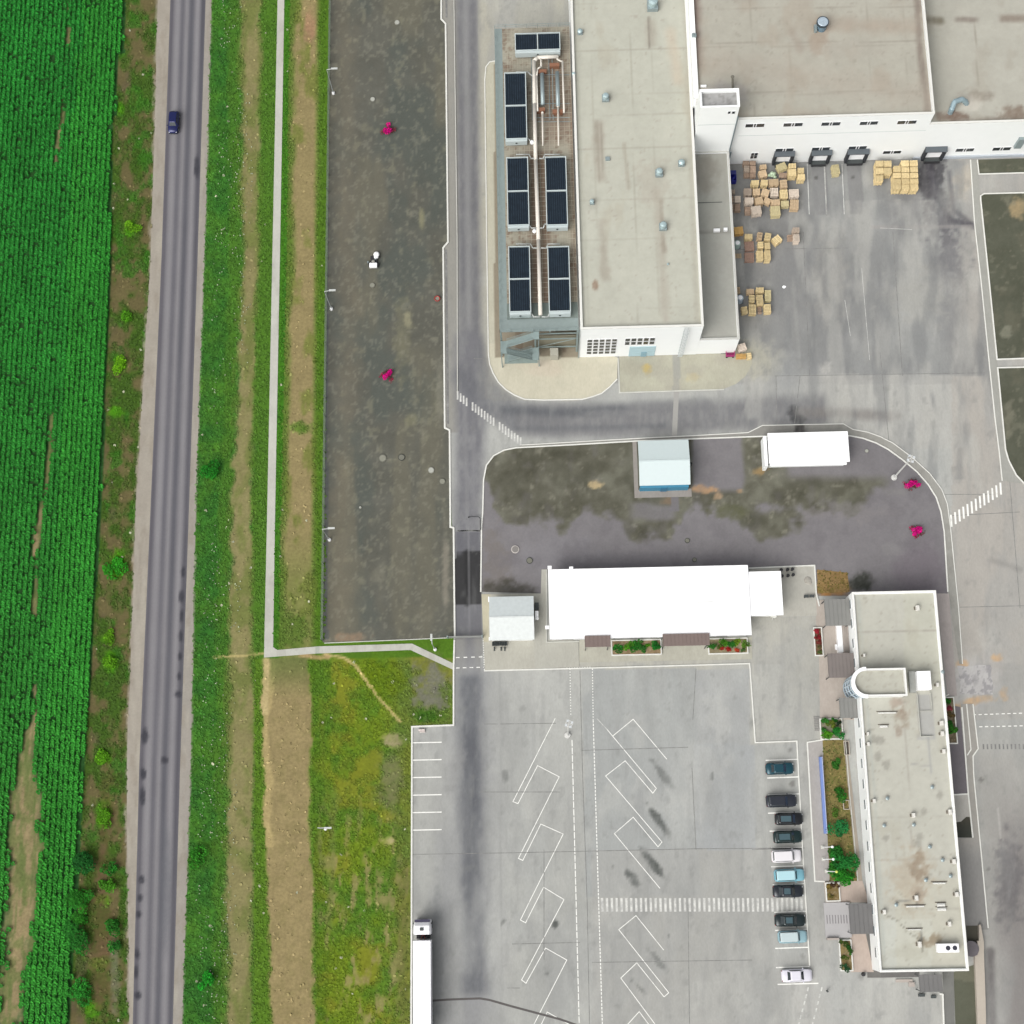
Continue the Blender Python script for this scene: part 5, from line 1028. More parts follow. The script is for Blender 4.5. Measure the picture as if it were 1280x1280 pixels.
for k, px_ in enumerate((618, 626.5, 631)):
    x, y = W(px_, 811, .3); t = wthing('bollard', ('dark bollard', 'middle dark bollard', 'last dark bollard')[k]+(' below the rack, nearest the driveway', ' of the three below the rack', ' of the three below the rack, farthest from the driveway')[k], 'bollard', (x, y, .1), group='bollards below the gatehouse rack')
    b = MB(); b.tube((x, y-.3, .12), (x, y+.3, .12), .12, 8); b.tube((x, y, .12), (x, y, .9), .1, 10); b.ball((x, y, .92), .12, 8); b.build('post', M_steeld, t)

def slab_kerb(label, px, z, paint, kerbs, m=M_kerb):
    surface('planter_soil', pw(px), z, paint, M_soil, .2, label); 
def sidewalk(label, px, col, z=.10, var=3): surface('sidewalk', pw(px), z, lambda x, y: Paint(x, y, col, var, .08, 91).mix(sstep(.5, .7, fbm(x*.1, y*.1, 3))*.3, tuple(v-12 for v in col)).out(), M_conc, .3, label)
sidewalk('pale strip south of the white building', [(724, 800), (940, 796), (940, 824), (724, 828)], (192, 190, 176), .075)
kerb([(605, 838.5), (724, 835.5), (850, 832), (937, 829.5), (944, 928.3), (996, 926.4), (997, 946), (1003, 1060), (1012, 1207)], .18, .12, label='white kerb along the cars and the plaza')
kerb([(1030, 924.5), (1009, 928), (1018.5, 1101.5), (1031, 1102)], .18, .14, label='white kerb of the paved strip beside the lawn'); kerb([(683, 712), (683, 803), (724, 802)], .15, .2, M_kerb2, 'kerb west of the white building')
kerb([(935, 710.5), (1018, 707), (1020, 742), (1024, 758)], .2, .22, label='white kerb north-east of the white building')
sidewalk('pale paving by the small roof', [(937, 711), (1018, 707.5), (1021, 770), (937, 772)], (196, 194, 184), .105)
sidewalk('pink paving beside the office wall', [(1020, 750), (1056, 750), (1068, 900), (1025, 898), (1023, 790), (1020, 780)], (194, 184, 174)); sidewalk('paved strip beside the lawn', [(1009, 928), (1028, 925), (1037, 1101), (1018.5, 1101)], (182, 178, 174), .11)
sidewalk('pink paving at the south planters', [(1030, 1102), (1078, 1101), (1086, 1128), (1032, 1128)], (198, 182, 170)); sidewalk('pink paving by the south planter', [(1062, 1168), (1082, 1167), (1092, 1215), (1064, 1215)], (198, 182, 170)); sidewalk('grey paving along the office wall', [(1082, 1100), (1098, 1100), (1102, 1222), (1084, 1222)], (122, 120, 116), .09)
sidewalk('paving south of the office, darkened as shade', [(1099, 1212), (1149, 1212), (1149, 1221), (1101.5, 1222)], (116, 114, 112), .095); sidewalk('pale paving between wall and kerb', [(1050, 925), (1058, 925), (1078, 1101), (1066, 1101), (1058, 1000)], (170, 160, 146), .09)  # shade beside the south wall is painted into the paving's dark grey
sidewalk('wet grey path south-east of the office', [(1178, 1215), (1192, 1215), (1194, 1340), (1182, 1340)], (130, 130, 126), .085)
# ramp with grooves
rp = wthing('access_ramp', 'pale ramp with grooved strip west of the dark canopy', 'ramp', (42.5, -7, 0)); x0, y0, x1, y1 = rect(1031, 1128, 1063, 1172, .3)
b = MB(); b.add([(x0, y0, .1), (x1, y0, .1), (x1, y1, .1), (x0, y1, .1), (x0, y0, .14), (x1, y0, .5), (x1, y1, .5), (x0, y1, .14)], [(4, 5, 6, 7), (0, 1, 5, 4), (1, 2, 6, 5), (2, 3, 7, 6), (3, 0, 4, 7)]); b.build('slab', mat('pale_ramp', (186, 184, 184), .8, var=.05), rp)
b = MB(); 
for k in range(9): xx = x0+.3+k*(x1-x0-.5)/8; zz = .14+.36*(xx-x0)/(x1-x0); b.box(xx, (y0+y1)/2-.5, zz, xx+.12, (y0+y1)/2+.7, zz+.02)
b.build('grooved_strip', mat('grooves', (138, 134, 136), .8), rp)
b = MB(); b.box(x0+.1, y0-.3, .1, x1-1.9, y0-.02, .75); b.build('side_wall', mat('pinkish_step', (186, 176, 168), .8), rp)
# chalk coloured cover plate
x0, y0, x1, y1 = rect(1199, 832, 1240, 868, 0)
def cov(x, y): p = Paint(x, y, (194, 192, 190), 5, .2, 3); p.mix(sstep(.52, .62, fbm(x*.22, y*.22, 33))*.7, (150, 148, 150)); p.blob(1219, 850, 4, 8, (160, 158, 158), .6); return p.out()
_t = [(x0+(x1-x0)*(.5+.5*a)+random.uniform(-.12, .12), y0+(y1-y0)*(.5+.5*b_)+random.uniform(-.12, .12)) for a, b_ in ([(-1+k*.25, -1) for k in range(8)]+[(1, -1+k*.25) for k in range(8)]+[(1-k*.25, 1) for k in range(8)]+[(-1, 1-k*.25) for k in range(8)])]
surface('cover_slab', _t, .03, cov, M_conc, .2, 'chalky patched concrete cover on the east road')
# east side of the office
def eb(x, y): return Paint(x, y, (124, 119, 123), 3, .03, 17).out()
surface('bitumen_strip', pw([(1183, 880), (1200, 884), (1209.5, 992.5), (1190, 993)]), .10, eb, M_grav, .3, 'purple grey bitumen strip east of the office'); surface('soil_pit', pw([(1194, 1028), (1202, 1026), (1208, 1021), (1213, 1021), (1215.5, 1047), (1195, 1047)]), .06, lambda x, y: Paint(x, y, (66, 68, 62), 3).mix(sstep(1042, 1018, y)*.5, (98, 90, 76)).out(), M_grav, .3, 'small dark soil pit east of the office')
sidewalk('pale pad east of the office', [(1190, 993), (1209.5, 993), (1213, 1021), (1207, 1021), (1201, 1027), (1192, 1028)], (190, 187, 180), .11); sidewalk('lilac strip east of the office roof', [(1170, 742), (1186, 742), (1192, 820), (1196, 870), (1184, 870), (1176, 800)], (182, 174, 170), .115)
kerb([(1192, 993.5), (1209.8, 992.5)], .2, .16); kerb([(1202, 884), (1210, 992), (1215.8, 1047)], .2, .18, label='white kerb east of the bitumen strip'); kerb([(1208, 880), (1213.5, 937), (1209, 944)], .15, .14); kerb([(1216, 880), (1222.5, 936), (1216, 945), (1217, 970), (1228, 1085), (1235, 1160)], .17, .14, label='thin kerb along the east road')
surface('sidewalk', pw([(1201, 880), (1216, 880), (1222.5, 936), (1216, 945), (1217, 970), (1228, 1085), (1235, 1162), (1205, 1162), (1196, 1048), (1215.5, 1047), (1210, 993)]), .07, lambda x, y: Paint(x, y, (170, 167, 160), 3, .06, 3).mix(sstep(1040, 1080, y)*.8, (146, 145, 143)).out(), M_conc, .3, 'grey pavement between office and east road')
kerb([(1179, 872), (1186, 868)], .15, .15); 
surface('soil_yard', pw([(1192, 1215), (1220, 1205), (1227, 1345), (1196, 1345)]), .06, lambda x, y: Paint(x, y, (97, 99, 84), 3, .05, 5).mix((y < 1226)*.5, (128, 126, 108)).out(), M_grav, .3, 'dark green-grey soil south-east of the office')
surface('soil_pit', pw([(1207, 1157), (1224, 1157), (1224, 1176), (1209, 1178)]), .095, lambda x, y: Paint(x, y, (92, 90, 80), 3).out(), M_grav, .3, 'dark pit beside the south-east retaining wall')
rw = wthing('retaining_wall', 'pale retaining wall running south from the office corner', 'wall', (70, -20, 0))
b = MB(); b.prism(pw([(1218.5, 1194), (1222, 1194), (1222, 1176), (1224, 1176), (1224, 1156), (1226, 1156), (1230, 1178), (1230, 1194), (1232, 1250), (1234, 1345), (1225, 1345)], .8)[::-1], .0, .8); b.build('wall', mat('pale_wall_top', (196, 186, 172), .8, var=.08), rw)
b = MB(); xx, yy = W(1214, 1186, .8); b.tube((xx, yy, .05), (xx, yy, .9), 1.1, 24); b.build('round_pier', mat('mauve_concrete', (116, 110, 114), .8), rw)
kerb([(1174, 1242), (1178, 1243), (1181.5, 1345)], .22, .25, label='white kerb south of the dark canopy')
# ================================================================= pallets
ORD = ['first', 'second', 'third', 'fourth', 'fifth', 'sixth', 'seventh', 'eighth']
TONE = {'tan': ('tan', (232, 204, 166)), 'yellow': ('yellow', (252, 228, 174)), 'brown': ('brown', (196, 170, 148)), 'old': ('weathered', (206, 188, 170)), 'white': ('whitish', (240, 224, 206)),
        'green': ('yellow-green', (228, 214, 166)), 'orange': ('orange', (236, 190, 116)), 'red': ('reddish', (190, 156, 138))}
_pm = {}
def pallet_mesh(w, d):
    k = (round(w, 1), round(d, 1))
    if k in _pm: return _pm[k]
    b = MB(); n = 5; g = d/n
    for i in range(n): b.box(-w/2, -d/2+i*g+.02, .122, w/2, -d/2+(i+1)*g-.06, .144)
    for s in (-1, 0, 1):
        x = s*(w/2-.06); b.box(x-.05, -d/2, .022, x+.05, d/2, .12); b.box(x-.05, -d/2, 0, x+.05, d/2, .02)
    o = _pb(b, 'pallet', M_white); me = o.data; bpy.data.objects.remove(o); _pm[k] = me; return me
def pmat(t):
    n = 'pallet_wood_'+t
    if n in MATS: return MATS[n]
    m = mat(n, TONE[t][1], .85, var=.3, sc=3.); nt = m.node_tree; b = nt.nodes['Principled BSDF']; src = b.inputs['Base Color'].links[0].from_socket
    oi = nt.nodes.new('ShaderNodeObjectInfo'); r = nt.nodes.new('ShaderNodeMapRange'); r.inputs[3].default_value = .78; r.inputs[4].default_value = 1.14; nt.links.new(oi.outputs['Random'], r.inputs[0])
    v = nt.nodes.new('ShaderNodeVectorMath'); v.operation = 'SCALE'; nt.links.new(src, v.inputs[0]); nt.links.new(r.outputs[0], v.inputs['Scale']); nt.links.new(v.outputs[0], b.inputs['Base Color']); return m
def pstack(px, py, wpx, dpx, ang, tone, n, label, group='wooden pallet stacks in the goods yard', z0=0.):
    h = n*.15; x, y = W(px, py, h); w_ = wpx*.117; d_ = dpx*.117
    t = thing('pallet_stack', label, 'pallet stack', (x, y, .015), R(ang), group)
    if d_ > w_*1.0: rot = R(90); w_, d_ = d_, w_
    else: rot = 0
    me = pallet_mesh(w_, d_); m = pmat(tone)
    for k in range(n):
        o = bpy.data.objects.new('pallet', me); COL.objects.link(o); o.parent = t; o.location = (random.uniform(-.03, .03), random.uniform(-.03, .03), k*.15); o.rotation_euler = (0, 0, rot+random.uniform(-.02, .02))
        o.material_slots[0].link = 'OBJECT'; o.material_slots[0].material = m
    return t
def cluster(ox, oy, s, rows, where, grp):
    for r, row in enumerate(rows):
        for i, q in enumerate(row):
            x0, y0, x1, y1, tone = q[:5]; ang = q[5] if len(q) > 5 else random.uniform(-3, 3); n = q[6] if len(q) > 6 else random.choice((8, 9, 10, 11))
            if len(row) == 1: lab = f"{TONE[tone][0]} pallet stack alone in the {ORD[r]} row of {where}"
            else: lab = f"{TONE[tone][0]} pallet stack, {ORD[i]} from left in {ORD[r]} row of {where}"
            pstack(ox+(x0+x1)/2/s, oy+(y0+y1)/2/s, (x1-x0)/s*1.02, (y1-y0)/s*1.02, ang, tone, n, lab, grp)
cluster(905, 195, 11.64, [
    [(275, 62, 370, 132, 'brown'), (375, 62, 465, 132, 'brown'), (520, 118, 620, 195, 'tan', 5, 6), (770, 90, 915, 205, 'green', 22, 9), (940, 100, 1050, 180, 'yellow', 0, 13), (1070, 160, 1168, 245, 'yellow', 0, 12)],
    [(290, 138, 375, 232, 'old'), (380, 140, 470, 240, 'brown'), (505, 200, 625, 310, 'tan', 14), (800, 235, 915, 318, 'brown', -8, 4), (940, 185, 1055, 290, 'yellow', 0, 13), (1070, 255, 1180, 345, 'yellow', 0, 12)],
    [(290, 242, 370, 310, 'brown', 0, 5), (375, 245, 460, 318, 'brown', 4, 5), (395, 340, 515, 430, 'yellow'), (535, 335, 640, 430, 'yellow', -4), (648, 322, 800, 430, 'tan'), (818, 335, 925, 465, 'tan')],
    [(290, 460, 405, 575, 'old'), (420, 460, 530, 570, 'tan'), (545, 470, 660, 585, 'tan', -18), (668, 455, 795, 595, 'white'), (815, 478, 930, 620, 'yellow'), (945, 470, 1095, 600, 'white')],
    [(300, 588, 430, 700, 'white'), (450, 592, 570, 700, 'tan', 12), (578, 598, 685, 700, 'tan', -28), (688, 622, 815, 712, 'tan'), (828, 640, 950, 735, 'green'), (960, 622, 1092, 775, 'tan', -4)],
    [(300, 735, 390, 838, 'brown', 0, 6), (398, 712, 550, 850, 'white', 8), (678, 718, 825, 868, 'green')]], 'the big heap below the docks', 'pallet stacks in the big heap below the docks')
cluster(905, 195, 11.64, [[(85, 480, 160, 555, 'old', 0, 4)], [(85, 570, 140, 670, 'brown', 0, 7), (150, 568, 245, 680, 'white', 0, 7)], [(85, 690, 142, 795, 'brown', 0, 6), (150, 695, 240, 800, 'brown', 0, 6)]], 'the small pile against the annex', 'pallet stacks against the annex wall')
cluster(905, 270, 9.85, [
    [(125, 125, 240, 228, 'orange', 6, 7), (255, 215, 355, 285, 'yellow'), (408, 195, 475, 285, 'tan', -10), (500, 200, 582, 300, 'yellow', -14), (600, 235, 705, 335, 'yellow', 36)],
    [(250, 305, 372, 432, 'red', 2, 4), (415, 312, 490, 395, 'yellow'), (500, 320, 575, 405, 'yellow')],
    [(130, 455, 215, 520, 'tan', 0, 2), (250, 440, 375, 568, 'red', -2, 4), (400, 415, 485, 545, 'yellow'), (497, 415, 575, 545, 'yellow')]], 'the middle pallet group', 'pallet stacks of the middle group')
cluster(905, 270, 9.85, [[(850, 130, 930, 208, 'old')], [(780, 225, 850, 300, 'brown', 0, 5), (857, 222, 930, 310, 'white')]], 'the lone trio in the yard', 'pallet stacks standing apart in the goods yard')
cluster(905, 270, 9.85, [
    [(150, 870, 200, 958, 'tan', 0, 4), (275, 890, 375, 962, 'tan', 0, 7), (395, 870, 495, 948, 'yellow'), (500, 900, 580, 1052, 'green', -2, 7)],
    [(308, 965, 385, 1065, 'yellow'), (402, 965, 485, 1085, 'yellow')],
    [(215, 1110, 290, 1200, 'yellow', 8, 7), (305, 1080, 400, 1210, 'yellow'), (412, 1112, 465, 1200, 'brown', 0, 4), (492, 1082, 580, 1190, 'yellow')]], 'the southern pallet group', 'pallet stacks of the southern group')
cluster(1040, 0, 5.333, [
    [(0, 1092, 52, 1162, 'green', 6, 10), (292, 1066, 344, 1112, 'yellow', 0, 13), (346, 1066, 398, 1112, 'yellow', 0, 13), (462, 1064, 514, 1110, 'yellow', 0, 15), (518, 1064, 572, 1108, 'yellow', 0, 15)],
    [(292, 1114, 344, 1160, 'yellow', 0, 13), (346, 1114, 398, 1160, 'yellow', 0, 13), (410, 1100, 460, 1145, 'yellow', 0, 14), (464, 1112, 516, 1148, 'yellow', 0, 14), (520, 1110, 574, 1148, 'yellow', 0, 14)],
    [(290, 1164, 342, 1210, 'yellow', 0, 12), (408, 1148, 460, 1186, 'yellow', 0, 14), (464, 1150, 516, 1187, 'yellow', 0, 14), (520, 1150, 576, 1187, 'yellow', 0, 14)],
    [(408, 1189, 461, 1226, 'yellow', 0, 13), (465, 1189, 517, 1226, 'yellow', 0, 13), (520, 1189, 577, 1226, 'yellow', 0, 14)],
    [(406, 1228, 461, 1262, 'yellow', 0, 13), (465, 1228, 518, 1262, 'yellow', 0, 13), (521, 1228, 578, 1262, 'yellow', 0, 13)]], 'the yellow block between the docks', 'yellow pallet stacks between the east docks')
cluster(860, 395, 16, [[(1005, 535, 1165, 695, 'white', 16, 8)], [(965, 745, 1165, 840, 'orange', 0, 6), (1180, 735, 1268, 850, 'yellow', 6, 6)]], 'the trio at the annex corner', 'pallet stacks at the south corner of the annex')
# cloth, container, tanks, cart
t = wthing('plastic_bundle', 'pale green plastic sheet bundled among the pallets of the big heap', 'plastic sheet', (0, 0, 0))
x, y = W(965.6, 217, 1.2); b = MB()
for k in range(9): b.ball((x+random.uniform(-.55, .55), y+random.uniform(-.35, .35), .55+random.uniform(0, .5)), random.uniform(.25, .42), 8, .7)
b.build('sheet', mat('pale_green_film', (196, 218, 186), .35, var=.15, sc=4), t, smooth=True)
x0, y0, x1, y1 = rect(912.5, 213.5, 920.3, 226.5, 1.2); t = wthing('waste_skip', 'dark blue container standing against the annex below the tower', 'skip', ((x0+x1)/2, (y0+y1)/2, 0))
b = MB(); wall_ring(b, x0, y0, x1, y1, .1, 1.3, .07); b.box(x0+.07, y0+.07, .1, x1-.07, y1-.07, .3); b.build('tub', mat('deep_blue_paint', (16, 22, 150), .5, var=.2), t)
b = MB(); b.box(x0, y1-.7, 1.31, x1, y1, 1.38); b.build('lid', mat('dark_blue_lid', (24, 34, 120), .5), t)
b = MB()
for k in range(3): b.box(x0+.3+k*.2, y0+.2+k*.35, .31, x0+.6+k*.2, y0+.5+k*.35, .9, .3*k)
b.build('rubbish', mat('blue_rubbish', (40, 50, 170), .7, var=.4), t)
for px, py, lab in ((922, 303.5, 'round pale green tank beside the middle pallet group'), (925.5, 372, 'round blue-white tank beside the southern pallet group')):
    x, y = W(px, py, 1.3); t = wthing('round_tank', lab, 'tank', (x, y, 0), 'round tanks along the annex wall'); g_ = px < 924
    b = MB(); b.tube((x, y-.1, .05), (x, y, 1.3), .55, 18, .5); b.build('barrel', mat('pale_green_tank' if g_ else 'blue_white_tank', (190, 214, 206) if g_ else (196, 212, 224), .4, var=.06), t, smooth=False)
    b = MB(); b.tube((x, y, 1.3), (x, y, 1.38), .36, 16, .3); b.build('lid', M_whiter, t); b = MB(); b.box(x-.6, y-.6, .02, x+.6, y+.6, .14); b.build('pallet_base', mat('tank_base', (118, 130, 134), .8), t)
x, y = W(912.5, 442.5, .6); t = wthing('hand_cart', 'pink wire cart parked at the south corner of the annex', 'cart', (x, y, 0)); mp = mat('pink_paint', (190, 50, 130), .5, var=.15)
b = MB(); b.box(x-.65, y-.4, .3, x+.65, y+.4, .38); b.build('bed', mat('dark_pink_bed', (140, 30, 90), .6), t)
b = MB()
for k in range(6):
    xx = x-.65+k*.26
    for yy in (y-.4, y+.4): b.tube((xx, yy, .38), (xx, yy, 1.1), .025, 5)
for z in (.7, 1.1):
    for a, c in (((x-.65, y-.4, z), (x+.65, y-.4, z)), ((x-.65, y+.4, z), (x+.65, y+.4, z)), ((x-.65, y-.4, z), (x-.65, y+.4, z)), ((x+.65, y-.4, z), (x+.65, y+.4, z))): b.tube(a, c, .04, 5)
b.build('basket', mp, t); b = MB(); b.tube((x-.65, y, .9), (x-1.5, y-.05, 1.05), .05, 6); b.build('handle', M_black, t)
for sx in (-.5, .5):
    for sy in (-.42, .42): b = MB(); b.tube((x+sx, y+sy-.04, .16), (x+sx, y+sy+.04, .16), .15, 12); b.build('wheel', M_black, t)

# ================================================================= cars
def loft(b, secs):
    n = len(secs[0]); base = len(b.v)
    for s in secs: b.v += [tuple(p) for p in s]
    for i in range(len(secs)-1):
        for k in range(n):
            a = base+i*n+k; c = base+i*n+(k+1) % n; b.f.append((a, c, c+n, a+n))
    b.f.append(tuple(base+k for k in range(n))[::-1]); b.f.append(tuple(base+(len(secs)-1)*n+k for k in range(n)))
def car(label, px, py, col, L=4.25, Wd=1.78, H=1.46, style='sedan', deg=0., roofcol=None, group=None, pz=.9, sunroof=False):
    x, y = W(px, py, pz); t = thing('parked_car' if group else 'car', label, 'car', (x, y, .02), R(deg), group)
    pm = mat('car_paint_%d_%d_%d' % col, col, .22, .25 if max(col) < 200 else 0., var=.03, spec=.6)
    w = Wd/2; hood = {'sedan': .95, 'van': 1.02, 'suv': 1.05, 'wagon': .98, 'hatch': .98}[style]; tail = {'sedan': .98, 'van': 1.15, 'suv': 1.1, 'wagon': 1.05, 'hatch': 1.05}[style]
    xs = [-.5, -.485, -.44, -.36, -.22, 0, .18, .30, .40, .455, .487, .5]; zt = [.62, tail-.12, tail-.03, tail, tail, .97, hood+.0, hood-.03, hood-.10, hood-.18, hood-.32, .5]; ww = [.74, .87, .95, .985, 1, 1, 1, .985, .95, .88, .78, .66]
    b = MB(); secs = []
    for u, z, q in zip(xs, zt, ww):
        ww_ = w*q; X = u*L; secs.append([(X, -ww_*.94, .24), (X, -ww_, .42), (X, -ww_*.99, z-.2), (X, -ww_*.93, z-.06), (X, -ww_*.78, z), (X, 0, z+.025), (X, ww_*.78, z), (X, ww_*.93, z-.06), (X, ww_*.99, z-.2), (X, ww_, .42), (X, ww_*.94, .24), (X, 0, .22)])
    loft(b, secs); b.build('body', pm, t, smooth=True)
    # cabin: base rectangle to roof rectangle
    B0, B1, R0, R1 = {'sedan': (-.36, .25, -.22, .10), 'van': (-.475, .27, -.44, .15), 'suv': (-.465, .24, -.42, .10), 'wagon': (-.455, .25, -.40, .10), 'hatch': (-.45, .26, -.38, .10)}[style]
    zb = .90; zr = H; wb, wr = w*.90, w*.70
    def ring_(z, xa, xb, ww_, r=.12): return [(xa*L, -ww_+r, z), (xa*L+r, -ww_, z), (xb*L-r, -ww_, z), (xb*L, -ww_+r*1.6, z), (xb*L, ww_-r*1.6, z), (xb*L-r, ww_, z), (xa*L+r, ww_, z), (xa*L, ww_-r, z)]
    b = MB(); loft(b, [ring_(zb-.12, B0, B1, wb), ring_(zr-.03, R0, R1, wr)]); b.build('cabin', pm, t)
    b = MB(); loft(b, [ring_(zr-.035, R0-.008, R1+.008, wr+.03), ring_(zr+.012, R0+.02, R1-.02, wr-.06)]); b.build('roof', roofcol and mat('car_roof_%d_%d_%d' % roofcol, roofcol, .25, var=.02) or pm, t)
    gm = mat('car_glass', (0, 0, 0), .08, alb=(.018, .026, .03), var=.2, spec=.8)
    def pane(name, f0, f1, side):      # f0, f1: heights along the slope
        def P(f, s):
            z = zb+(zr-.04-zb)*f; k = (z-(zb-.12))/(zr-.03-zb+.12); xa = (B0+(R0-B0)*k)*L; xb = (B1+(R1-B1)*k)*L; hw = wb+(wr-wb)*k
            if side == 'f': return (xb+.018, s*(hw-.16), z)
            if side == 'r': return (xa-.018, s*(hw-.14), z)
            return (xa+.22 if s < 0 else xb-.26, (hw+.014)*(1 if side == 'l' else -1), z)
        a, c, d_, e = P(f0, -1), P(f0, 1), P(f1, 1), P(f1, -1); b = MB(); b.add([a, c, d_, e], [(0, 1, 2, 3)]); return b.build(name, gm, t)
    pane('windscreen', .06, .98, 'f'); pane('rear_window', .15, .95, 'r'); pane('side_window', .08, .92, 'l'); pane('side_window', .08, .92, 'x')
    if sunroof: b = MB(); b.box((R0+.06)*L, -wr+.2, zr+.013, (R1-.05)*L, wr-.2, zr+.02); b.build('sunroof', mat('tinted_roof_glass', (70, 96, 104), .1, var=.1, spec=.8), t)
    for sx, nm in ((.305, 'front'), (-.30, 'rear')):
        for sy in (-1, 1):
            b = MB(); b.tube((sx*L, sy*(w-.2), .32), (sx*L, sy*(w+.005), .32), .32, 18); o = b.build('wheel', M_black, t); b = MB(); b.tube((sx*L, sy*(w-.0), .32), (sx*L, sy*(w+.012), .32), .2, 12); b.build('rim', M_galv, o)
    for sy in (-1, 1):
        b = MB(); b.ball((.462*L, sy*w*.66, .66), .13, 8, .6); b.build('headlight', mat('lamp_lens', (225, 230, 232), .15, spec=.8), t)
        b = MB(); b.ball((-.478*L, sy*w*.74, .74), .11, 8, .9); b.build('tail_light', mat('red_lens', (150, 22, 22), .25), t)
        b = MB(); b.ball((.19*L, sy*(w+.08), .98), .1, 8, .8); b.build('mirror', pm, t)
    for X, nm in ((.496, 'front'), (-.496, 'rear')):
        b = MB(); b.box(X*L-.04, -w*.6, .33, X*L+.03, w*.6, .5); b.build('bumper', M_steeld if max(col) < 200 else pm, t, bevel=.02)
    return t
GC = 'cars parked in the bays'
car('dark teal sedan, northernmost of the parked cars', 975, 960.5, (30, 78, 92), 4.15, 1.74, 1.42, 'sedan', 1, group=GC)
car('charcoal estate car, second parked car from the north', 977, 1001, (52, 56, 66), 4.5, 1.82, 1.5, 'wagon', 1, group=GC)
car('black hatchback with a dirty pale boot, third parked car from the north', 986.5, 1023.5, (34, 36, 40), 4.1, 1.76, 1.44, 'hatch', 0, group=GC, sunroof=True)
car('very dark green hatchback, between the black hatchback and the white van', 985, 1046, (26, 50, 50), 4.2, 1.78, 1.46, 'hatch', 1, group=GC, sunroof=True)
car('white boxy van, brightest of the parked vehicles north of the crosswalk', 983.5, 1070, (246, 243, 246), 4.35, 1.84, 1.8, 'van', 1, group=GC)
car('light blue van parked just south of the white van', 987, 1094, (132, 190, 206), 4.4, 1.8, 1.65, 'van', 1, roofcol=(190, 230, 238), group=GC)
car('black sedan parked just north of the crosswalk', 985.5, 1114, (42, 48, 56), 4.4, 1.76, 1.44, 'sedan', 0, group=GC, sunroof=True)
car('black-green sedan parked just south of the crosswalk', 988, 1150.3, (38, 50, 52), 4.45, 1.76, 1.44, 'sedan', 0, group=GC, sunroof=True)
car('pale blue-grey estate beside the last dark car, south of the crosswalk', 991, 1171, (158, 194, 204), 4.2, 1.78, 1.6, 'van', 1, roofcol=(206, 222, 224), group=GC)
car('white sedan, southernmost parked car', 996.5, 1219.5, (240, 238, 248), 4.4, 1.8, 1.44, 'sedan', 1, group=GC)
car('dark blue car driving on the country road', 216.5, 152, (28, 36, 92), 3.9, 1.72, 1.46, 'hatch', -92, pz=.9)
# ================================================================= articulated lorry
tr = thing('lorry', 'white articulated lorry parked beside the grass edge', 'lorry', (-18.95, -11.2, .02)); MW = mat('lorry_white', (0, 0, 0), .35, alb=(.84, .83, .86), var=.02)
b = MB(); b.box(-1.27, -13.6, 1.15, 1.27, -.05, 4.0); b.build('trailer', MW, tr, bevel=.04)
b = MB(); b.box(-1.28, -13.6, 1.0, -1.22, -.05, 1.14); b.box(1.22, -13.6, 1.0, 1.28, -.05, 1.14); b.box(-.5, -13.4, .8, .5, -.3, 1.14); b.build('chassis', M_steeld, tr)
b = MB(); secs = []
for yy, zt_, q in ((.75, 3.1, .97), (.8, 3.55, .98), (1.3, 3.72, .985), (2.0, 3.6, .98), (2.45, 3.1, .96), (2.6, 2.6, .94), (2.75, 1.2, .93), (2.74, .5, .9)):
    w_ = 1.24*q; secs.append([(-w_, yy, .45), (-w_, yy, zt_-.25), (-w_+.22, yy, zt_), (w_-.22, yy, zt_), (w_, yy, zt_-.25), (w_, yy, .45)])
loft(b, secs); cb = b.build('cab', MW, tr)
b = MB(); b.add([(-1.05, 2.49, 3.02), (1.05, 2.49, 3.02), (1.08, 2.72, 2.0), (-1.08, 2.72, 2.0)], [(0, 1, 2, 3)]); b.add([(-1.05, 2.53, 3.0), (1.05, 2.53, 3.0), (1.08, 2.76, 1.95), (-1.08, 2.76, 1.95)], [(3, 2, 1, 0)]); b.build('windscreen', M_glass, tr)
b = MB(); b.box(-1.1, 2.50, 3.05, 1.1, 2.85, 3.12); b.build('sun_visor', mat('dark_visor', (60, 54, 84), .3), tr)
b = MB(); b.box(-.28, 1.3, 3.73, .22, 1.75, 3.79); b.build('roof_hatch', M_steeld, tr)
b = MB(); b.box(-1.0, .1, .7, 1.0, .74, 1.1); b.tube((-.7, .4, 1.0), (.7, .4, 1.0), .25, 10); b.build('coupling', M_black, tr); b = MB(); b.path([(-.3, -.04, 1.9), (-.2, .4, 1.6), (0, .74, 1.9)], .04, 5); b.path([(.3, -.04, 1.9), (.2, .4, 1.6), (.1, .74, 1.9)], .04, 5); b.build('air_hose', mat('red_hose', (150, 60, 50), .5), tr)
for sx in (-1.12, 1.12):
    for yy in (2.0, -.9, -9.0, -10.3, -11.6): b = MB(); b.tube((sx-.15, yy, .5), (sx+.15, yy, .5), .5, 18); o = b.build('wheel', M_black, tr); b = MB(); sg = 1 if sx > 0 else -1; b.tube((sx+.15*sg, yy, .5), (sx+.16*sg, yy, .5), .28, 12); b.build('rim', M_galv, o)
    b = MB(); b.box(min(sx*1.13, sx*1.27), 2.2, 2.0, max(sx*1.13, sx*1.27), 2.4, 2.9); b.build('mirror', M_black, tr, bevel=.03)
    b = MB(); b.box(sx*.8-.2, 2.76, .75, sx*.8+.2, 2.82, .95); b.build('headlight', mat('lamp_lens', (225, 230, 232), .15, spec=.8), tr)

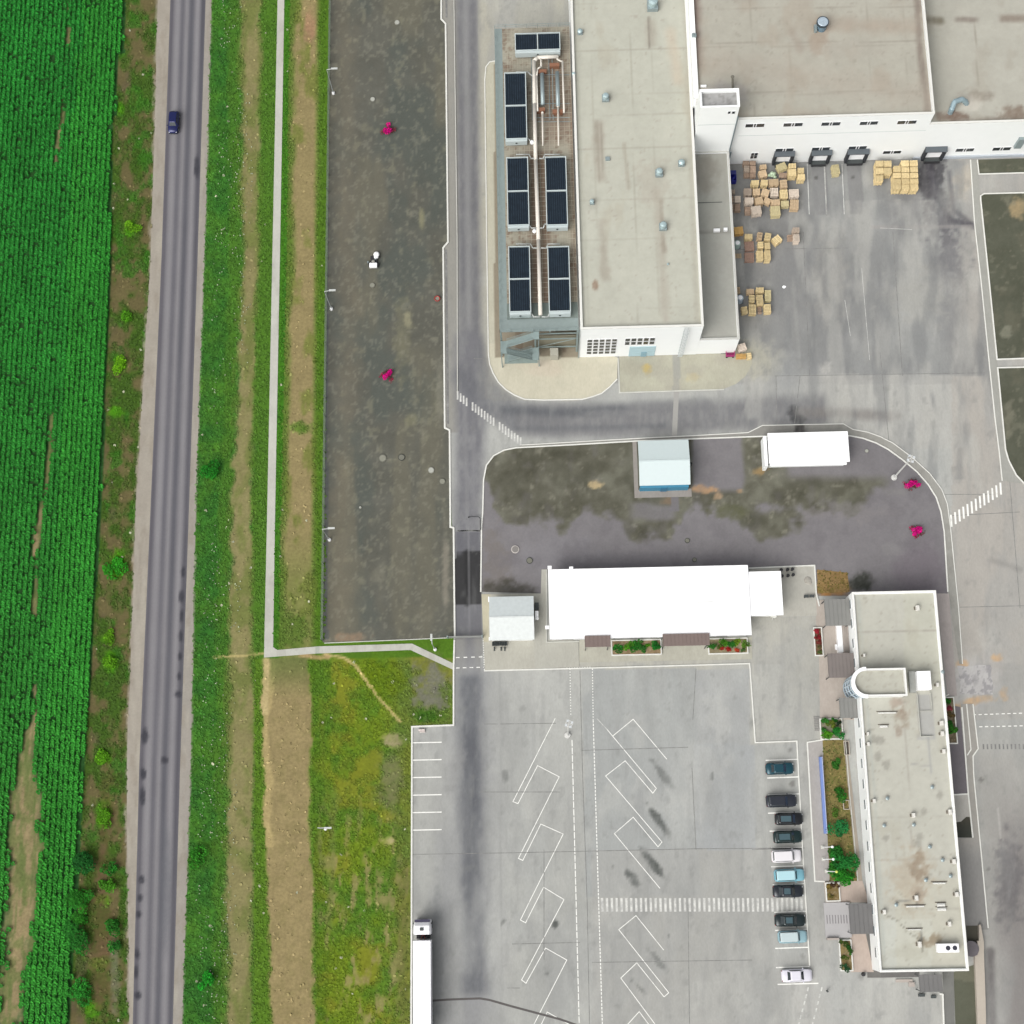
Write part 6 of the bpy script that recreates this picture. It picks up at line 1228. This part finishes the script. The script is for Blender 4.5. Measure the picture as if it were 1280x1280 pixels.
# ================================================================= masts, lamps, fence, gate
def lamp(px, py, px2, py2, label, arm, h=7.6, fl=None):
    x, y = W(px, py); t = thing('street_lamp', label, 'street lamp', (x, y, 0), 0, 'slim lamps along the west fence')
    b = MB(); b.tube((0, 0, 0), (0, 0, .5), .28, 10, .22); b.build('base', M_whiter, t)
    b = MB(); b.tube((0, 0, .4), (0, 0, h), .09, 8, .05); b.build('pole', mat('lamp_grey', (176, 182, 180), .5, .1), t)
    b = MB(); b.tube((0, 0, h), (arm[0], arm[1], h+.15), .06, 6); b.build('arm', mat('lamp_pale', (214, 218, 214), .5), t)
    e = Vector((arm[0], arm[1])).normalized(); b = MB(); b.box(arm[0]-.5*abs(e.x)-.12, arm[1]-.5*abs(e.y)-.12, h+.08, arm[0]+.3*abs(e.x)+.12, arm[1]+.3*abs(e.y)+.12, h+.2); b.build('lamp_head', mat('lamp_pale', (214, 218, 214), .5), t)
lamp(417, 117, 0, 0, 'northernmost lamp on the west fence, arm pointing east', (1.35, .1)); lamp(414.5, 386.5, 0, 0, 'lamp on the west fence level with the southern chillers', (1.35, .1)); lamp(412, 675, 0, 0, 'lamp on the west fence near the dark wet patch of the driveway', (1.5, .1))
lamp(544, 812, 0, 0, 'lamp beside the footpath just west of the gate', (-.1, 1.1), 5.8); lamp(407, 1036, 0, 0, 'lamp alone in the grass west of the truck park', (1.6, -.05))
def mast(px, py, h, label, r=.5):
    x, y = W(px, py); t = thing('light_mast', label, 'light mast', (x, y, 0), 0, 'floodlight masts with round crowns'); mp_ = mat('mast_white', (226, 226, 222), .45, var=.05)
    b = MB(); b.tube((0, 0, .05), (0, 0, .3), .5, 14, .42); b.build('base', mp_, t); b = MB(); b.tube((0, 0, .3), (0, 0, h), .15, 10, .09); b.build('pole', mp_, t)
    b = MB(); pts = [(r*math.cos(a), r*math.sin(a), h) for a in np.linspace(0, 2*math.pi, 17)]; b.path(pts, .06, 6)
    for k in range(4): a = k*math.pi/2; b.tube((0, 0, h), (r*math.cos(a), r*math.sin(a), h), .05, 5)
    b.build('crown', mp_, t)
    for k in range(4): a = k*math.pi/2+.4; b = MB(); b.box(r*math.cos(a)-.16, r*math.sin(a)-.16, h-.2, r*math.cos(a)+.16, r*math.sin(a)+.16, h+.1); b.build('floodlight', mat('lamp_lens', (225, 230, 232), .15, spec=.8), t)
mast(1117.5, 597, 11, 'tall white floodlight mast on the bitumen lot with its crown over the kerb'); mast(709.5, 919, 19, 'white floodlight mast standing between the slanted truck bays', .45)
for k, (px, py, lab) in enumerate(((1028, 1059, 'northernmost white flagpole beside the lawn, above the bushes'), (1029, 1074, 'middle one of the three white flagpoles beside the lawn'), (1033, 1089, 'southernmost white flagpole beside the lawn, with a yellow ball'))):
    x, y = W(px, py); t = thing('flagpole', lab, 'flagpole', (x, y, .1), 0, 'white flagpoles beside the lawn'); b = MB(); b.tube((0, 0, 0), (0, 0, 7.6), .07, 8, .05); b.build('pole', M_whiter, t)
    b = MB(); b.ball((0, 0, 7.7), .2, 10, .8); b.build('finial', mat('yellow_finial', (232, 240, 120), .4) if k == 2 else M_whiter, t); b = MB(); b.box(-.25, -.25, 0, .25, .25, .12); b.build('base', M_kerb2, t)
fn = wthing('boundary_fence', 'thin mesh fence along the west side of the gravel lot', 'fence', (-34.3, 88, 0)); fx = -34.35
b = MB(); 
for z in (.15, .6, 1.05, 1.5, 1.95): b.box(fx-.018, 33, z, fx+.018, 156, z+.03)
for k in range(410): b.box(fx-.01, 33+k*.3, .1, fx+.01, 33.012+k*.3, 2.0)
b.build('mesh', mat('fence_wire', (132, 142, 132), .5, .2, var=.1), fn)
for k in range(42): b = MB(); b.box(fx-.045, 33+k*2.98-.045, 0, fx+.045, 33+k*2.98+.045, 2.15); b.build('post', mat('fence_wire', (132, 142, 132), .5, .2, var=.1), fn)
gt = wthing('sliding_gate', 'low grey sliding gate across the driveway by the gatehouse', 'gate', (-12, 32.6, 0)); x0, yy0 = W(560, 797.5); x1, yy1 = W(603, 796.5)
b = MB()
for z in (.25, .8, 1.35): b.box(x0, yy0-.04, z, x1, yy0+.04, z+.08)
for k in range(28): b.box(x0+.05+k*(x1-x0-.1)/27-.02, yy0-.03, .25, x0+.05+k*(x1-x0-.1)/27+.02, yy0+.03, 1.4)
b.build('leaf', mat('gate_grey', (168, 170, 166), .5, .1), gt); b = MB(); b.box(x0-.1, yy0-.1, 0, x0+.1, yy0+.1, 1.7); b.build('post', M_galv, gt); b = MB(); b.box(x1-.1, yy0-.1, 0, x1+.1, yy0+.1, 1.7); b.build('post', M_galv, gt)
bb = wthing('barrier', 'low dark barrier bar over the driveway at the start of the dark paving', 'barrier', (-12, 49, 0)); x0, yy0 = W(586, 647); x1, _y = W(600.5, 647); b = MB(); b.path([(x0, yy0, .5), (x1-.3, yy0, .5), (x1, yy0-.3, .5), (x1, yy0-2., .5)], .06, 6); b.build('bar', M_black, bb); b = MB(); b.tube((x0, yy0, 0), (x0, yy0, .5), .08, 6); b.tube((x1, yy0-2, 0), (x1, yy0-2, .5), .08, 6); b.build('post', M_black, bb)

# manhole covers
MH = [(496.5, 28.5, .45, 'pale manhole lid nearest the north edge of the gravel lot', 1), (466, 124.5, .42, 'pale manhole lid just north-west of the northern magenta shrub', 1), (465.5, 357, .45, 'manhole lid just south of the small white mower', 0), (478.5, 573, .62, 'widest manhole lid, western one of the pair in the gravel lot', 0),
      (502, 572, .55, 'dark-rimmed manhole lid, eastern one of the pair in the gravel lot', 2), (539, 588, .5, 'manhole lid south-east of the pair, well inside the lot', 1), (553, 602, .48, 'manhole lid right beside the driveway kerb', 0), (450.5, 634.5, .2, 'tiny white lid in the southern gravel lot', 1),
      (644, 687, .62, 'white ring cover on the west end of the bitumen lot', 3), (662, 701, .5, 'grey ring cover between the white ring and the long white roof', 2), (1100, 564-0, .3, 'pale round cap north of the floodlight mast', 1), (859, 676, .4, 'faint ring cover in the middle of the bitumen lot', 2), (868, 700, .35, 'dark small ring just north of the long white roof', 2)]
MH[10] = (1083, 564, .3, 'pale round cap east of the small white shelter', 1)
for px, py, r, lab, k in MH:
    x, y = W(px, py); z = .04 if px < 560 else .105; t = thing('manhole_cover', lab, 'manhole cover', (x, y, z), 0, 'manhole covers')
    cc = {0: (148, 148, 134), 1: (186, 188, 178), 2: (124, 124, 112), 3: (140, 136, 132)}[k]; rc = {0: (120, 120, 108), 1: (150, 150, 140), 2: (70, 72, 66), 3: (206, 200, 194)}[k]
    b = MB(); b.tube((0, 0, 0), (0, 0, .12), r, 20); b.build('frame', mat('cover_frame_%d' % k, rc, .8), t); b = MB(); b.tube((0, 0, .121), (0, 0, .16), r*.8, 20); b.build('lid', mat('cover_lid_%d' % k, cc, .8, var=.15), t)
x, y = W(546.7, 374); t = thing('hydrant_ring', 'small red ring near the east edge of the gravel lot', 'ring', (x, y, .04)); b = MB(); b.path([(.42*math.cos(a), .42*math.sin(a), .25) for a in np.linspace(0, 2*math.pi, 15)], .09, 6); b.build('ring', mat('red_paint', (176, 62, 54), .6), t); b = MB(); b.tube((0, 0, 0), (0, 0, .2), .35, 14); b.build('lid', mat('cover_lid_0', (148, 148, 134), .8), t)

# ================================================================= plants
def leaves(parent, name, c, r, n, size, col, m=None, shell=.55, vary=.35):
    d = rng.normal(size=(n, 3)); d /= np.linalg.norm(d, axis=1)[:, None]; nl = 5; lo = rng.normal(size=(nl, 3))*np.array([.42, .42, .22]); lr = rng.uniform(.42, .8, nl); li = rng.integers(0, nl, n); d[:, 2] = np.abs(d[:, 2])*1.0-.25*(rng.random(n) < .4)
    rad = shell+(1-shell)*rng.random(n)**.5; lump = .75+.5*vnoise(d[:, 0]*2.2+c[0], d[:, 1]*2.2+c[1], 5); P_ = np.array(c)+(lo[li]+d*rad[:, None]*lump[:, None]*lr[li][:, None])*np.array(r)*1.12; P_[:, 2] = np.maximum(P_[:, 2], .06)
    a = rng.uniform(0, 6.28, n); ti = rng.uniform(-.6, .6, n); s = size*rng.uniform(.6, 1.4, n)
    u = np.stack([np.cos(a), np.sin(a), ti], 1)*s[:, None]*.6; v = np.stack([-np.sin(a), np.cos(a), rng.uniform(-.6, .6, n)], 1)*s[:, None]*.35
    V = np.stack([P_-u, P_+v, P_+u, P_-v], 1).reshape(-1, 3); base = lin(col)/KEXP; C = base[None]*rng.uniform(1-vary, 1+vary, n)[:, None]*(.8+.45*vnoise(P_[:, 0]*2.5, P_[:, 1]*2.5, 3))[:, None]*rng.uniform(.75, 1.2, nl)[li][:, None]; C = np.repeat(C, 4, 0); k = n
    return npmesh(name, V, np.arange(4*k), [4]*k, m or M_leaf, np.clip(C, 0, .8), parent)
M_stem = mat('woody_stem', (96, 78, 56), .9)
def bush(px, py, r, h, col, label, name='bush', cat='bush', group=None, dens=1., z=0.):
    col = (min(255, col[0]+10), int(col[1]*.97), int(col[2]*.95)); x, y = W(px, py, h*.5); t = thing(name, label, cat, (x, y, z), random.uniform(0, 6), group); leaves(t, 'foliage', (0, 0, h*.45), (r, r, h*.55), int(520*dens*max(.25, r*r)), .24, col)
    b = MB()
    for k in range(5): a = k*1.26; b.tube((0, 0, 0), (math.cos(a)*r*.4, math.sin(a)*r*.4, h*.6), .05, 5, .02)
    b.build('stem', M_stem, t); return t
VB = 'bushes along the country road'
for px, py, r, h, col, lab in ((254.5, 1223, 1.05, 1.6, (30, 160, 40), 'round bright green bush in the verge near the bottom edge'), (243.5, 1070, 1.1, 1.6, (44, 140, 34), 'light green bush at the road edge, above the round one'), (261, 588, 1.2, 1.5, (28, 140, 34), 'bright bush in the ditch east of the road, mid way'),
    (107, 1073, 1.5, 1.8, (22, 112, 40), 'large dark green bush at the field edge, northernmost of that row'), (103.5, 1123, 1.3, 1.5, (36, 132, 34), 'round green bush at the field edge below the large dark one'), (100, 1142, 1.1, 1.3, (40, 136, 34), 'small light bush touching the round one at the field edge'), (101, 1172, 1.5, 1.7, (28, 118, 36), 'wide green bush at the field edge, second from the south'),
    (97, 1240, 1.4, 1.6, (34, 136, 40), 'green bush at the field edge near the bottom left'), (139, 1084, .8, 1.1, (28, 120, 30), 'small dark bush between field and road, northern one'), (142, 1160, 1.0, 1.2, (34, 124, 34), 'small bush halfway between field and road'), (144, 1184, .8, 1.1, (30, 118, 34), 'small bush just south of the halfway bush'), (131, 1107, .9, .9, (60, 140, 30), 'low yellowish bush amid brown scrub west of the road'),
    (129, 1020, 1.1, 1.1, (76, 150, 24), 'yellow-green bush between field and road, level with the bare patch'), (150, 455, 1.0, .9, (96, 176, 20), 'lime green bush west of the road, level with the chiller stair'), (146, 708, 1.3, .8, (38, 150, 30), 'bright green low bush west of the road near the footpath corner level'), (138, 827, 1.1, .9, (84, 160, 24), 'lime bush west of the road just below the footpath level'), (133, 945, 1.1, .8, (80, 156, 24), 'lime bush west of the road, above the yellow-green one'),
    (135, 797, 1., .8, (80, 150, 24), 'lime bush west of the road, above the footpath level'), (157, 395, .8, .7, (70, 150, 24), 'small green bush west of the road, between two lime patches'), (163, 283, .9, .8, (92, 164, 26), 'pale lime bush close to the road shoulder, northern stretch')):
    bush(px, py, r, h, col, lab, 'bush', 'bush', VB, .8)
# magenta shrubs
for px, py, lab, c2 in ((485, 162, 'magenta shrub in the northern half of the gravel lot', .8), (485, 468.5, 'magenta shrub in the southern half of the gravel lot', .8), (1139, 606, 'magenta shrub under the floodlight mast, nearer the kerb curve', 1.), (1146.5, 664, 'magenta shrub on the bitumen lot, south of the other one there', 1.)):
    x, y = W(px, py, .6); t = thing('magenta_shrub', lab, 'shrub', (x, y, .04), random.uniform(0, 1), 'magenta shrubs'); leaves(t, 'blossom', (0, 0, .75), (random.uniform(.6, .85)*c2, random.uniform(.5, .7)*c2, .5), 380, .2, (214, 8, 128), vary=.3)
    for k in range(5):
        a = k*1.256+random.uniform(-.6, .6); rr_ = random.uniform(.55, .95); q = leaves(t, 'branch', (math.cos(a)*rr_, math.sin(a)*rr_, .35), (random.uniform(.25, .5), .35, .22), random.randint(20, 55), .17, random.choice(((122, 60, 66), (150, 30, 70), (110, 70, 66))), vary=.3)
    b = MB()
    for k in range(5): a = k*1.256+.3; b.tube((0, 0, .05), (math.cos(a)*1.0, math.sin(a)*1.0, .4), .035, 5)
    b.build('stem', M_stem, t)
# lawn strip and planters
def lawn(label, px, col, z=.13, n=900, tc=None):
    poly = pw(px); surface('lawn', poly, z, lambda x, y: Paint(x, y, col, 6, .1, 5).mix(sstep(.5, .7, fbm(x*.15, y*.15, 9))*.5, tc or (84, 110, 40)).out(), M_soil, .2, label)
    P_ = np.array(poly); lo, hi = P_.min(0), P_.max(0); q = rng.uniform(lo, hi, (n*3, 2)); q = q[inpoly(q[:, 0], q[:, 1], poly)][:n]; cc = np.tile(lin(col)/KEXP, (len(q), 1))*rng.uniform(.7, 1.4, len(q))[:, None]
    g_ = rng.random(len(q)) < .3; cc[g_] = lin(tc or (84, 120, 40))/KEXP; tufts('short_grass', np.column_stack([q, np.full(len(q), z)]), cc, .2, .1, M_leaf, 'short grass on '+label, 2)
lawn('the dry ochre lawn strip beside the office', [(1028, 925.5), (1054, 925), (1060, 990), (1071, 1101), (1037, 1101)], (136, 124, 78), n=700, tc=(108, 116, 60)); lawn('the orange soil patch north of the paving', [(1021, 712), (1059, 716), (1062, 740), (1022, 742)], (150, 124, 82), .11, 150, (110, 104, 50))
kerb([(1056.5, 925), (1062.5, 1000), (1067, 1043), (1072, 1101)], .12, .16, M_kerb2, 'edge of the lawn strip')
LB = 'bushes on the lawn strip'
for px, py, r, h, col, lab in ((1044, 953, .7, .9, (40, 112, 34), 'northernmost small bush on the lawn strip'), (1049, 992, .75, 1., (34, 110, 30), 'small round bush, second from north on the lawn strip'), (1045, 1018, .5, .6, (70, 120, 40), 'tiny bush, third from north on the lawn strip'), (1050, 1036, 1.0, 1.4, (30, 128, 66), 'bluish green bush north of the flagpoles'),
    (1047, 1066, 1.1, 1.4, (30, 120, 40), 'bush between the first two flagpoles'), (1057, 1076, 1.2, 1.5, (28, 128, 52), 'large green bush east of the middle flagpole'), (1042, 1083, .9, 1.1, (34, 120, 34), 'bush just west of the lowest flagpole ball'), (1053, 1094, 1.2, 1.3, (30, 130, 30), 'bright bush at the south end of the lawn strip'), (1061, 1093, .7, 1., (30, 110, 30), 'small bush in the south-east corner of the lawn strip')):
    bush(px, py, r, h, col, lab, group=LB, z=.12)
def planter(label, px0, py0, px1, py1, soil, plants, z=.3, group='kerbed planters'):
    x0, y0, x1, y1 = rect(px0, py0, px1, py1, .3); t = wthing('planter', label, 'planter', ((x0+x1)/2, (y0+y1)/2, 0), group); b = MB(); wall_ring(b, x0, y0, x1, y1, .05, .38, .16); b.build('kerb', M_kerb, t)
    surface('soil', [(x0+.16, y0+.16), (x1-.16, y0+.16), (x1-.16, y1-.16), (x0+.16, y1-.16)], z, lambda x, y: Paint(x, y, soil, 8, .2, 5).mix(sstep(.55, .65, fbm(x*.4, y*.4, 7))*.6, (176, 160, 136)).out(), M_soil, .15, parent=t)
    for px, py, r, h, col, nm in plants:
        x, y = W(px, py, h*.5+.2); q = leaves(None, nm, (x, y, .3+h*.4), (r*.74, r*.62, h*.5), int(300*max(.3, r*r)), .2, (col[0]+12, int(col[1]*.95), col[2])); tag(q, None); q.parent = t; q.matrix_parent_inverse = Matrix.Translation(t.location).inverted()
    return t
G1, G2, G3, RD = (24, 110, 26), (60, 140, 24), (40, 120, 40), (150, 40, 30)
planter('long planter of green bushes between the two brown canopies', 764, 799.5, 827, 819, (150, 130, 100), [(771.5, 811, .85, 1.1, (22, 116, 30), 'bush'), (786, 808, .8, .8, G2, 'bush'), (790, 810, .8, .9, G1, 'bush'), (798, 807, .8, .9, G1, 'bush'), (804, 811, .75, .9, G3, 'bush'), (811, 806, .5, .6, G2, 'bush'), (820, 808, .95, 1.1, (16, 120, 34), 'bush')])
planter('planter with red flowers at the east end of the white building', 885, 797.5, 935, 817.5, (150, 140, 110), [(891, 807, .8, .9, G3, 'bush'), (900, 808, .6, .6, (70, 110, 40), 'bush'), (907, 803, .85, .9, G2, 'bush'), (915, 804, .85, .9, G1, 'bush'), (923, 803, .7, .8, (92, 140, 30), 'bush'), (931, 806, .7, .8, (70, 130, 34), 'bush'), (902, 811, .45, .4, RD, 'red_flowers'), (911, 811, .5, .4, RD, 'red_flowers'), (920, 811, .5, .4, (160, 70, 40), 'red_flowers'), (928, 813, .4, .4, (60, 110, 50), 'bush')])
planter('narrow bed of red flowers in the plaza by the office', 1017.5, 784, 1028.5, 820, (116, 90, 70), [(1021, 789, .5, .5, (150, 40, 54), 'red_flowers'), (1022, 796, .5, .5, (130, 40, 44), 'red_flowers'), (1023, 803, .45, .4, (110, 60, 50), 'red_flowers'), (1024, 810, .45, .4, (92, 100, 60), 'bush'), (1025, 815, .4, .4, (70, 100, 50), 'bush')])
planter('square green planter at the north end of the lawn strip', 1025, 898, 1053.5, 924.5, (140, 140, 116), [(1032, 903, .8, .8, G3, 'bush'), (1038, 906, .8, .9, (86, 120, 40), 'bush'), (1044, 901, .6, .8, G1, 'bush'), (1045, 912, .9, 1., (26, 130, 40), 'bush'), (1036, 919, .9, .7, G2, 'bush'), (1048, 919, .7, .8, (30, 130, 50), 'bush'), (1029, 912, .5, .5, G3, 'bush'), (1049, 904, .4, .8, (20, 60, 30), 'bush')])
planter('small brown planter in the pink paving south of the lawn strip', 1032, 1103, 1050, 1127, (130, 112, 74), [(1036, 1108, .5, .4, (110, 110, 50), 'bush'), (1044, 1106, .5, .5, (66, 60, 40), 'bush'), (1038, 1120, .5, .4, (110, 120, 60), 'bush')])
planter('planter with dark bushes beside the pink paving at the south end', 1049.5, 1174.5, 1065.5, 1214, (140, 124, 84), [(1054, 1178, .6, .7, (50, 90, 30), 'bush'), (1061, 1184, .6, .8, (26, 92, 26), 'bush'), (1056, 1197, .5, .5, (60, 96, 30), 'bush'), (1057, 1210, .7, .9, (26, 84, 44), 'bush'), (1062, 1190, .5, .6, (40, 100, 30), 'bush')])
planter('narrow planter of bushes against the east office wall', 1183, 871, 1195, 930, (110, 100, 80), [(1185, 877, .7, .8, G1, 'bush'), (1186, 886, .7, .8, (120, 50, 60), 'red_flowers'), (1187.5, 894, .6, .7, (90, 90, 50), 'bush'), (1188.5, 905, .9, 1.1, (30, 110, 30), 'bush'), (1190, 915, .9, 1., (40, 120, 30), 'bush')])

# ================================================================= loose furniture
x, y = W(466.5, 330, .8); t = wthing('ride_on_mower', 'small white ride-on mower standing in the gravel lot', 'mower', (x, y, 0))
b = MB(); b.box(x-.62, y-.6, .45, x+.62, y+.15, 1.0); b.build('rear_box', M_whiter, t, bevel=.06); b = MB(); b.ball((x+.5, y+1.75, .6), .5, 12, .6); b.ball((x+.45, y+1.35, .55), .4, 10, .6); b.build('hood', M_whiter, t, smooth=True)
b = MB(); b.box(x-.5, y+.15, .25, x+.6, y+1.6, .42); b.build('chassis', M_black, t, bevel=.04); b = MB(); b.ball((x, y+.45, .8), .3, 10, .5); b.build('seat', mat('beige_seat', (160, 158, 150), .7), t); b = MB(); b.tube((x+.4, y+1.0, .5), (x+.4, y+.85, 1.0), .04, 6); b.path([(x+.4+.18*math.cos(a), y+.85+.18*math.sin(a), 1.0) for a in np.linspace(0, 6.28, 11)], .025, 5); b.build('steering_wheel', M_galv, t)
for dx, dy, r in ((-.75, .1, .32), (.75, .1, .32), (.05, 1.5, .22), (.9, 1.5, .22)): b = MB(); b.tube((x+dx-.1, y+dy, r), (x+dx+.1, y+dy, r), r, 14); o = b.build('wheel', M_black, t)
b = MB(); b.tube((x-.86, y+.1, .32), (x-.85, y+.1, .32), .15, 8); b.box(x-1.0, y+.35, .3, x-.8, y+.6, .6); b.build('side_light', M_galv, t)
x0, y0, x1, y1 = rect(1024, 946, 1029, 1042, .8); t = wthing('blue_rail', 'long thin blue panel rail beside the lawn strip', 'rail', (0, 0, 0)); xa, ya = W(1025.6, 946, .8); xb, yb2 = W(1029.6, 1042, .8)
b = MB(); b.box(xa-.16, yb2, .12, xa+.16, ya, .85); b.build('panel', mat('soft_blue', (128, 152, 214), .6, var=.08), t); b = MB(); b.box(xa+.161, yb2, .12, xa+.26, ya, .95); b.build('edge', mat('pale_blue_edge', (190, 200, 226), .6), t)
k = 0
for px, py in ((976, 713), (984, 712.5), (990, 712), (977, 720.5), (984.5, 720), (991, 719)):
    x, y = W(px, py, .4); lab = ('northern row, western dark bin on the pale paving', 'northern row, middle dark bin on the pale paving', 'northern row, eastern dark bin on the pale paving', 'southern row, western dark bin on the pale paving', 'southern row, middle dark bin on the pale paving', 'southern row, eastern dark bin on the pale paving')[k]; k += 1
    t = thing('litter_bin', lab, 'bin', (x, y, .1), 0, 'dark bins beside the white building'); b = MB(); b.tube((0, 0, 0), (0, 0, .75), .18, 10, .24); b.build('tub', M_steeld, t); b = MB(); b.tube((0, 0, .76), (0, 0, .84), .26, 10); b.build('rim', M_black, t)
for px, py, lab in ((1008, 745.5, 'dark bench seat, western of the two by the orange soil'), (1015, 745.2, 'dark bench seat, eastern of the two by the orange soil')):
    x, y = W(px, py, .5); t = thing('bench', lab, 'bench', (x, y, .1), 0, 'dark benches by the orange soil'); b = MB(); b.box(-.35, -.2, .42, .35, .2, .5); b.build('seat', M_steeld, t)
    for s in (-.28, .28): b = MB(); b.box(s-.04, -.18, 0, s+.04, .18, .42); b.build('leg', M_black, t)
x, y = W(1010, 725, .3); t = thing('sand_heap', 'small grey-white heap on the pale paving by the small roof', 'heap', (x, y, .1)); b = MB(); b.ball((0, 0, 0), .6, 12, .35); b.ball((.3, -.4, 0), .35, 10, .4); b.build('heap', mat('grey_sand', (178, 174, 164), .95, var=.25, sc=3, bump=.5), t)
x, y = W(967, 771.5, .5); t = thing('white_rubble', 'white broken slabs at the south edge of the small white roof', 'rubble', (x, y, .1)); b = MB()
for k in range(7): b.box(random.uniform(-.7, .4), random.uniform(-.4, .2), 0, random.uniform(-.2, .8), random.uniform(.2, .5), .2+.05*k, random.uniform(0, 3))
b.build('slabs', M_kerb, t)
x, y = W(1021, 904, .1); t = thing('floor_grille', 'grey slatted grille on the plaza beside the square planter', 'grille', (x, y, .03)); b = MB()
for k in range(9): b.box(-.4, -1.1+k*.25, 0, .4, -1.0+k*.25, .08)
b.build('slats', mat('grey_grille', (150, 148, 146), .7), t)
x, y = W(527, 912.5, .3); t = thing('kerb_block', 'pink-white block in the corner of the truck park', 'block', (x, y, .02)); b = MB(); b.box(-.5, -.15, 0, .5, .15, .4); b.box(-.3, -.35, 0, .55, -.16, .25); b.build('block', mat('pinkish_white', (226, 214, 208), .8), t, bevel=.04)
for k, (px, py, s, lab) in enumerate(((1052, 1003, .9, 'brown recess cover against the west office wall, middle'), (1059, 932, 1.1, 'dark recess beside the north end of the lawn strip'))):
    x0, y0, x1, y1 = rect(px+2 if k == 0 else 1055, py-3 if k == 0 else 926, px+10 if k == 0 else 1062, py+9 if k == 0 else 944, .3); t = wthing('light_well', lab, 'light well', (0, 0, 0), 'light wells along the office wall'); b = MB(); wall_ring(b, x0, y0, min(x1, 45.7), y1, .05, .35, .1); b.build('curb', mat('pale_wall_top', (196, 186, 172), .8, var=.08), t); b = MB(); b.box(x0+.1, y0+.1, .04, min(x1, 45.7)-.1, y1-.1, .12); b.build('cover', mat('dark_brown_cover', (76, 68, 60), .8), t)
x, y = W(1034, 1239, .4); t = thing('bollard', 'dark bollard beside the faded dashes south of the cars', 'bollard', (x, y, 0)); b = MB(); b.tube((0, 0, 0), (0, 0, .9), .12, 10); b.ball((0, 0, .9), .14, 8); b.build('post', M_steeld, t)
x, y = W(1079.5, 1218, .3); t = thing('bollard', 'dark post at the south-west corner of the office', 'bollard', (x, y, .05)); b = MB(); b.tube((0, 0, 0), (0, 0, .6), .3, 10, .22); b.build('post', M_black, t)
for px, py, w_, lab in ((1152, 1244, .9, 'dark low box at the foot of the southern canopy, western one'), (1167, 1246, .7, 'dark low box at the foot of the southern canopy, eastern one')):
    x, y = W(px, py, .3); t = thing('floor_box', lab, 'box', (x, y, .02), 0, 'boxes by the southern canopy'); b = MB(); b.box(-w_/2, -.2, 0, w_/2, .2, .4); b.build('body', M_steeld, t, bevel=.03)
x, y = W(1134, 1226, .3); t = thing('stone_step', 'pale stone step under the south office wall', 'step', (x, y, .02)); b = MB(); b.box(-1.6, -.2, 0, .8, .2, .25); b.box(.2, -.8, 0, 1.0, -.21, .4); b.build('block', mat('pinkish_step', (186, 176, 168), .8), t)
x, y = W(980, 358.5, .1); 
t = thing('plastic_scrap', 'white scrap of plastic lying in the goods yard', 'scrap', (x, y, .02)); b = MB(); b.ball((0, 0, .02), .28, 10, .2); b.ball((.2, .05, .02), .15, 8, .3); b.build('scrap', M_whiter, t)
# ================================================================= camera, sky and sun
cam = bpy.data.cameras.new('camera'); co = bpy.data.objects.new('camera', cam); COL.objects.link(co)
cam.sensor_width = 36; cam.lens = 36*F/1280; cam.clip_start = 1; cam.clip_end = 6000
right = Vector((XX[0], YY[0], -DD[0])); down = Vector((XX[1], YY[1], -DD[1])); fwd = Vector((XX[2], YY[2], -DD[2]))
m3 = Matrix((right, -down, -fwd)).transposed(); co.matrix_world = Matrix.Translation((0, 0, H0)) @ m3.to_4x4()
sc = bpy.context.scene; sc.camera = co
sc.render.resolution_x = 1024; sc.render.resolution_y = 1024
w = bpy.data.worlds.new('World'); sc.world = w; w.use_nodes = True; nt = w.node_tree; bg = nt.nodes['Background']
SUN_EL, SUN_AZ = R(50), R(222)      # azimuth clockwise from north
sky = nt.nodes.new('ShaderNodeTexSky'); sky.sky_type = 'NISHITA'; sky.sun_disc = False; sky.sun_elevation = SUN_EL; sky.sun_rotation = SUN_AZ
sky.air_density = 1.; sky.dust_density = 6.; sky.ozone_density = 1.; sky.altitude = 100
hs = nt.nodes.new('ShaderNodeHueSaturation'); hs.inputs['Saturation'].default_value = .18
nt.links.new(sky.outputs[0], hs.inputs['Color']); nt.links.new(hs.outputs[0], bg.inputs['Color']); bg.inputs['Strength'].default_value = .12
sl = bpy.data.lights.new('sun', 'SUN'); sl.energy = 1.3; sl.angle = R(50); sl.color = (1, .97, .92); so = bpy.data.objects.new('sun', sl); COL.objects.link(so)
d = Vector((math.sin(SUN_AZ)*math.cos(SUN_EL), math.cos(SUN_AZ)*math.cos(SUN_EL), math.sin(SUN_EL)))
so.rotation_euler = d.to_track_quat('Z', 'Y').to_euler(); so.location = (0, 0, 150)
sc.view_settings.view_transform = 'Standard'; sc.view_settings.look = 'None'; sc.view_settings.gamma = 1; sc.view_settings.use_curve_mapping = False
sc.view_settings.exposure = EXPO
sc.render.engine = 'CYCLES'; sc.cycles.max_bounces = 4; sc.cycles.diffuse_bounces = 2; sc.cycles.glossy_bounces = 2
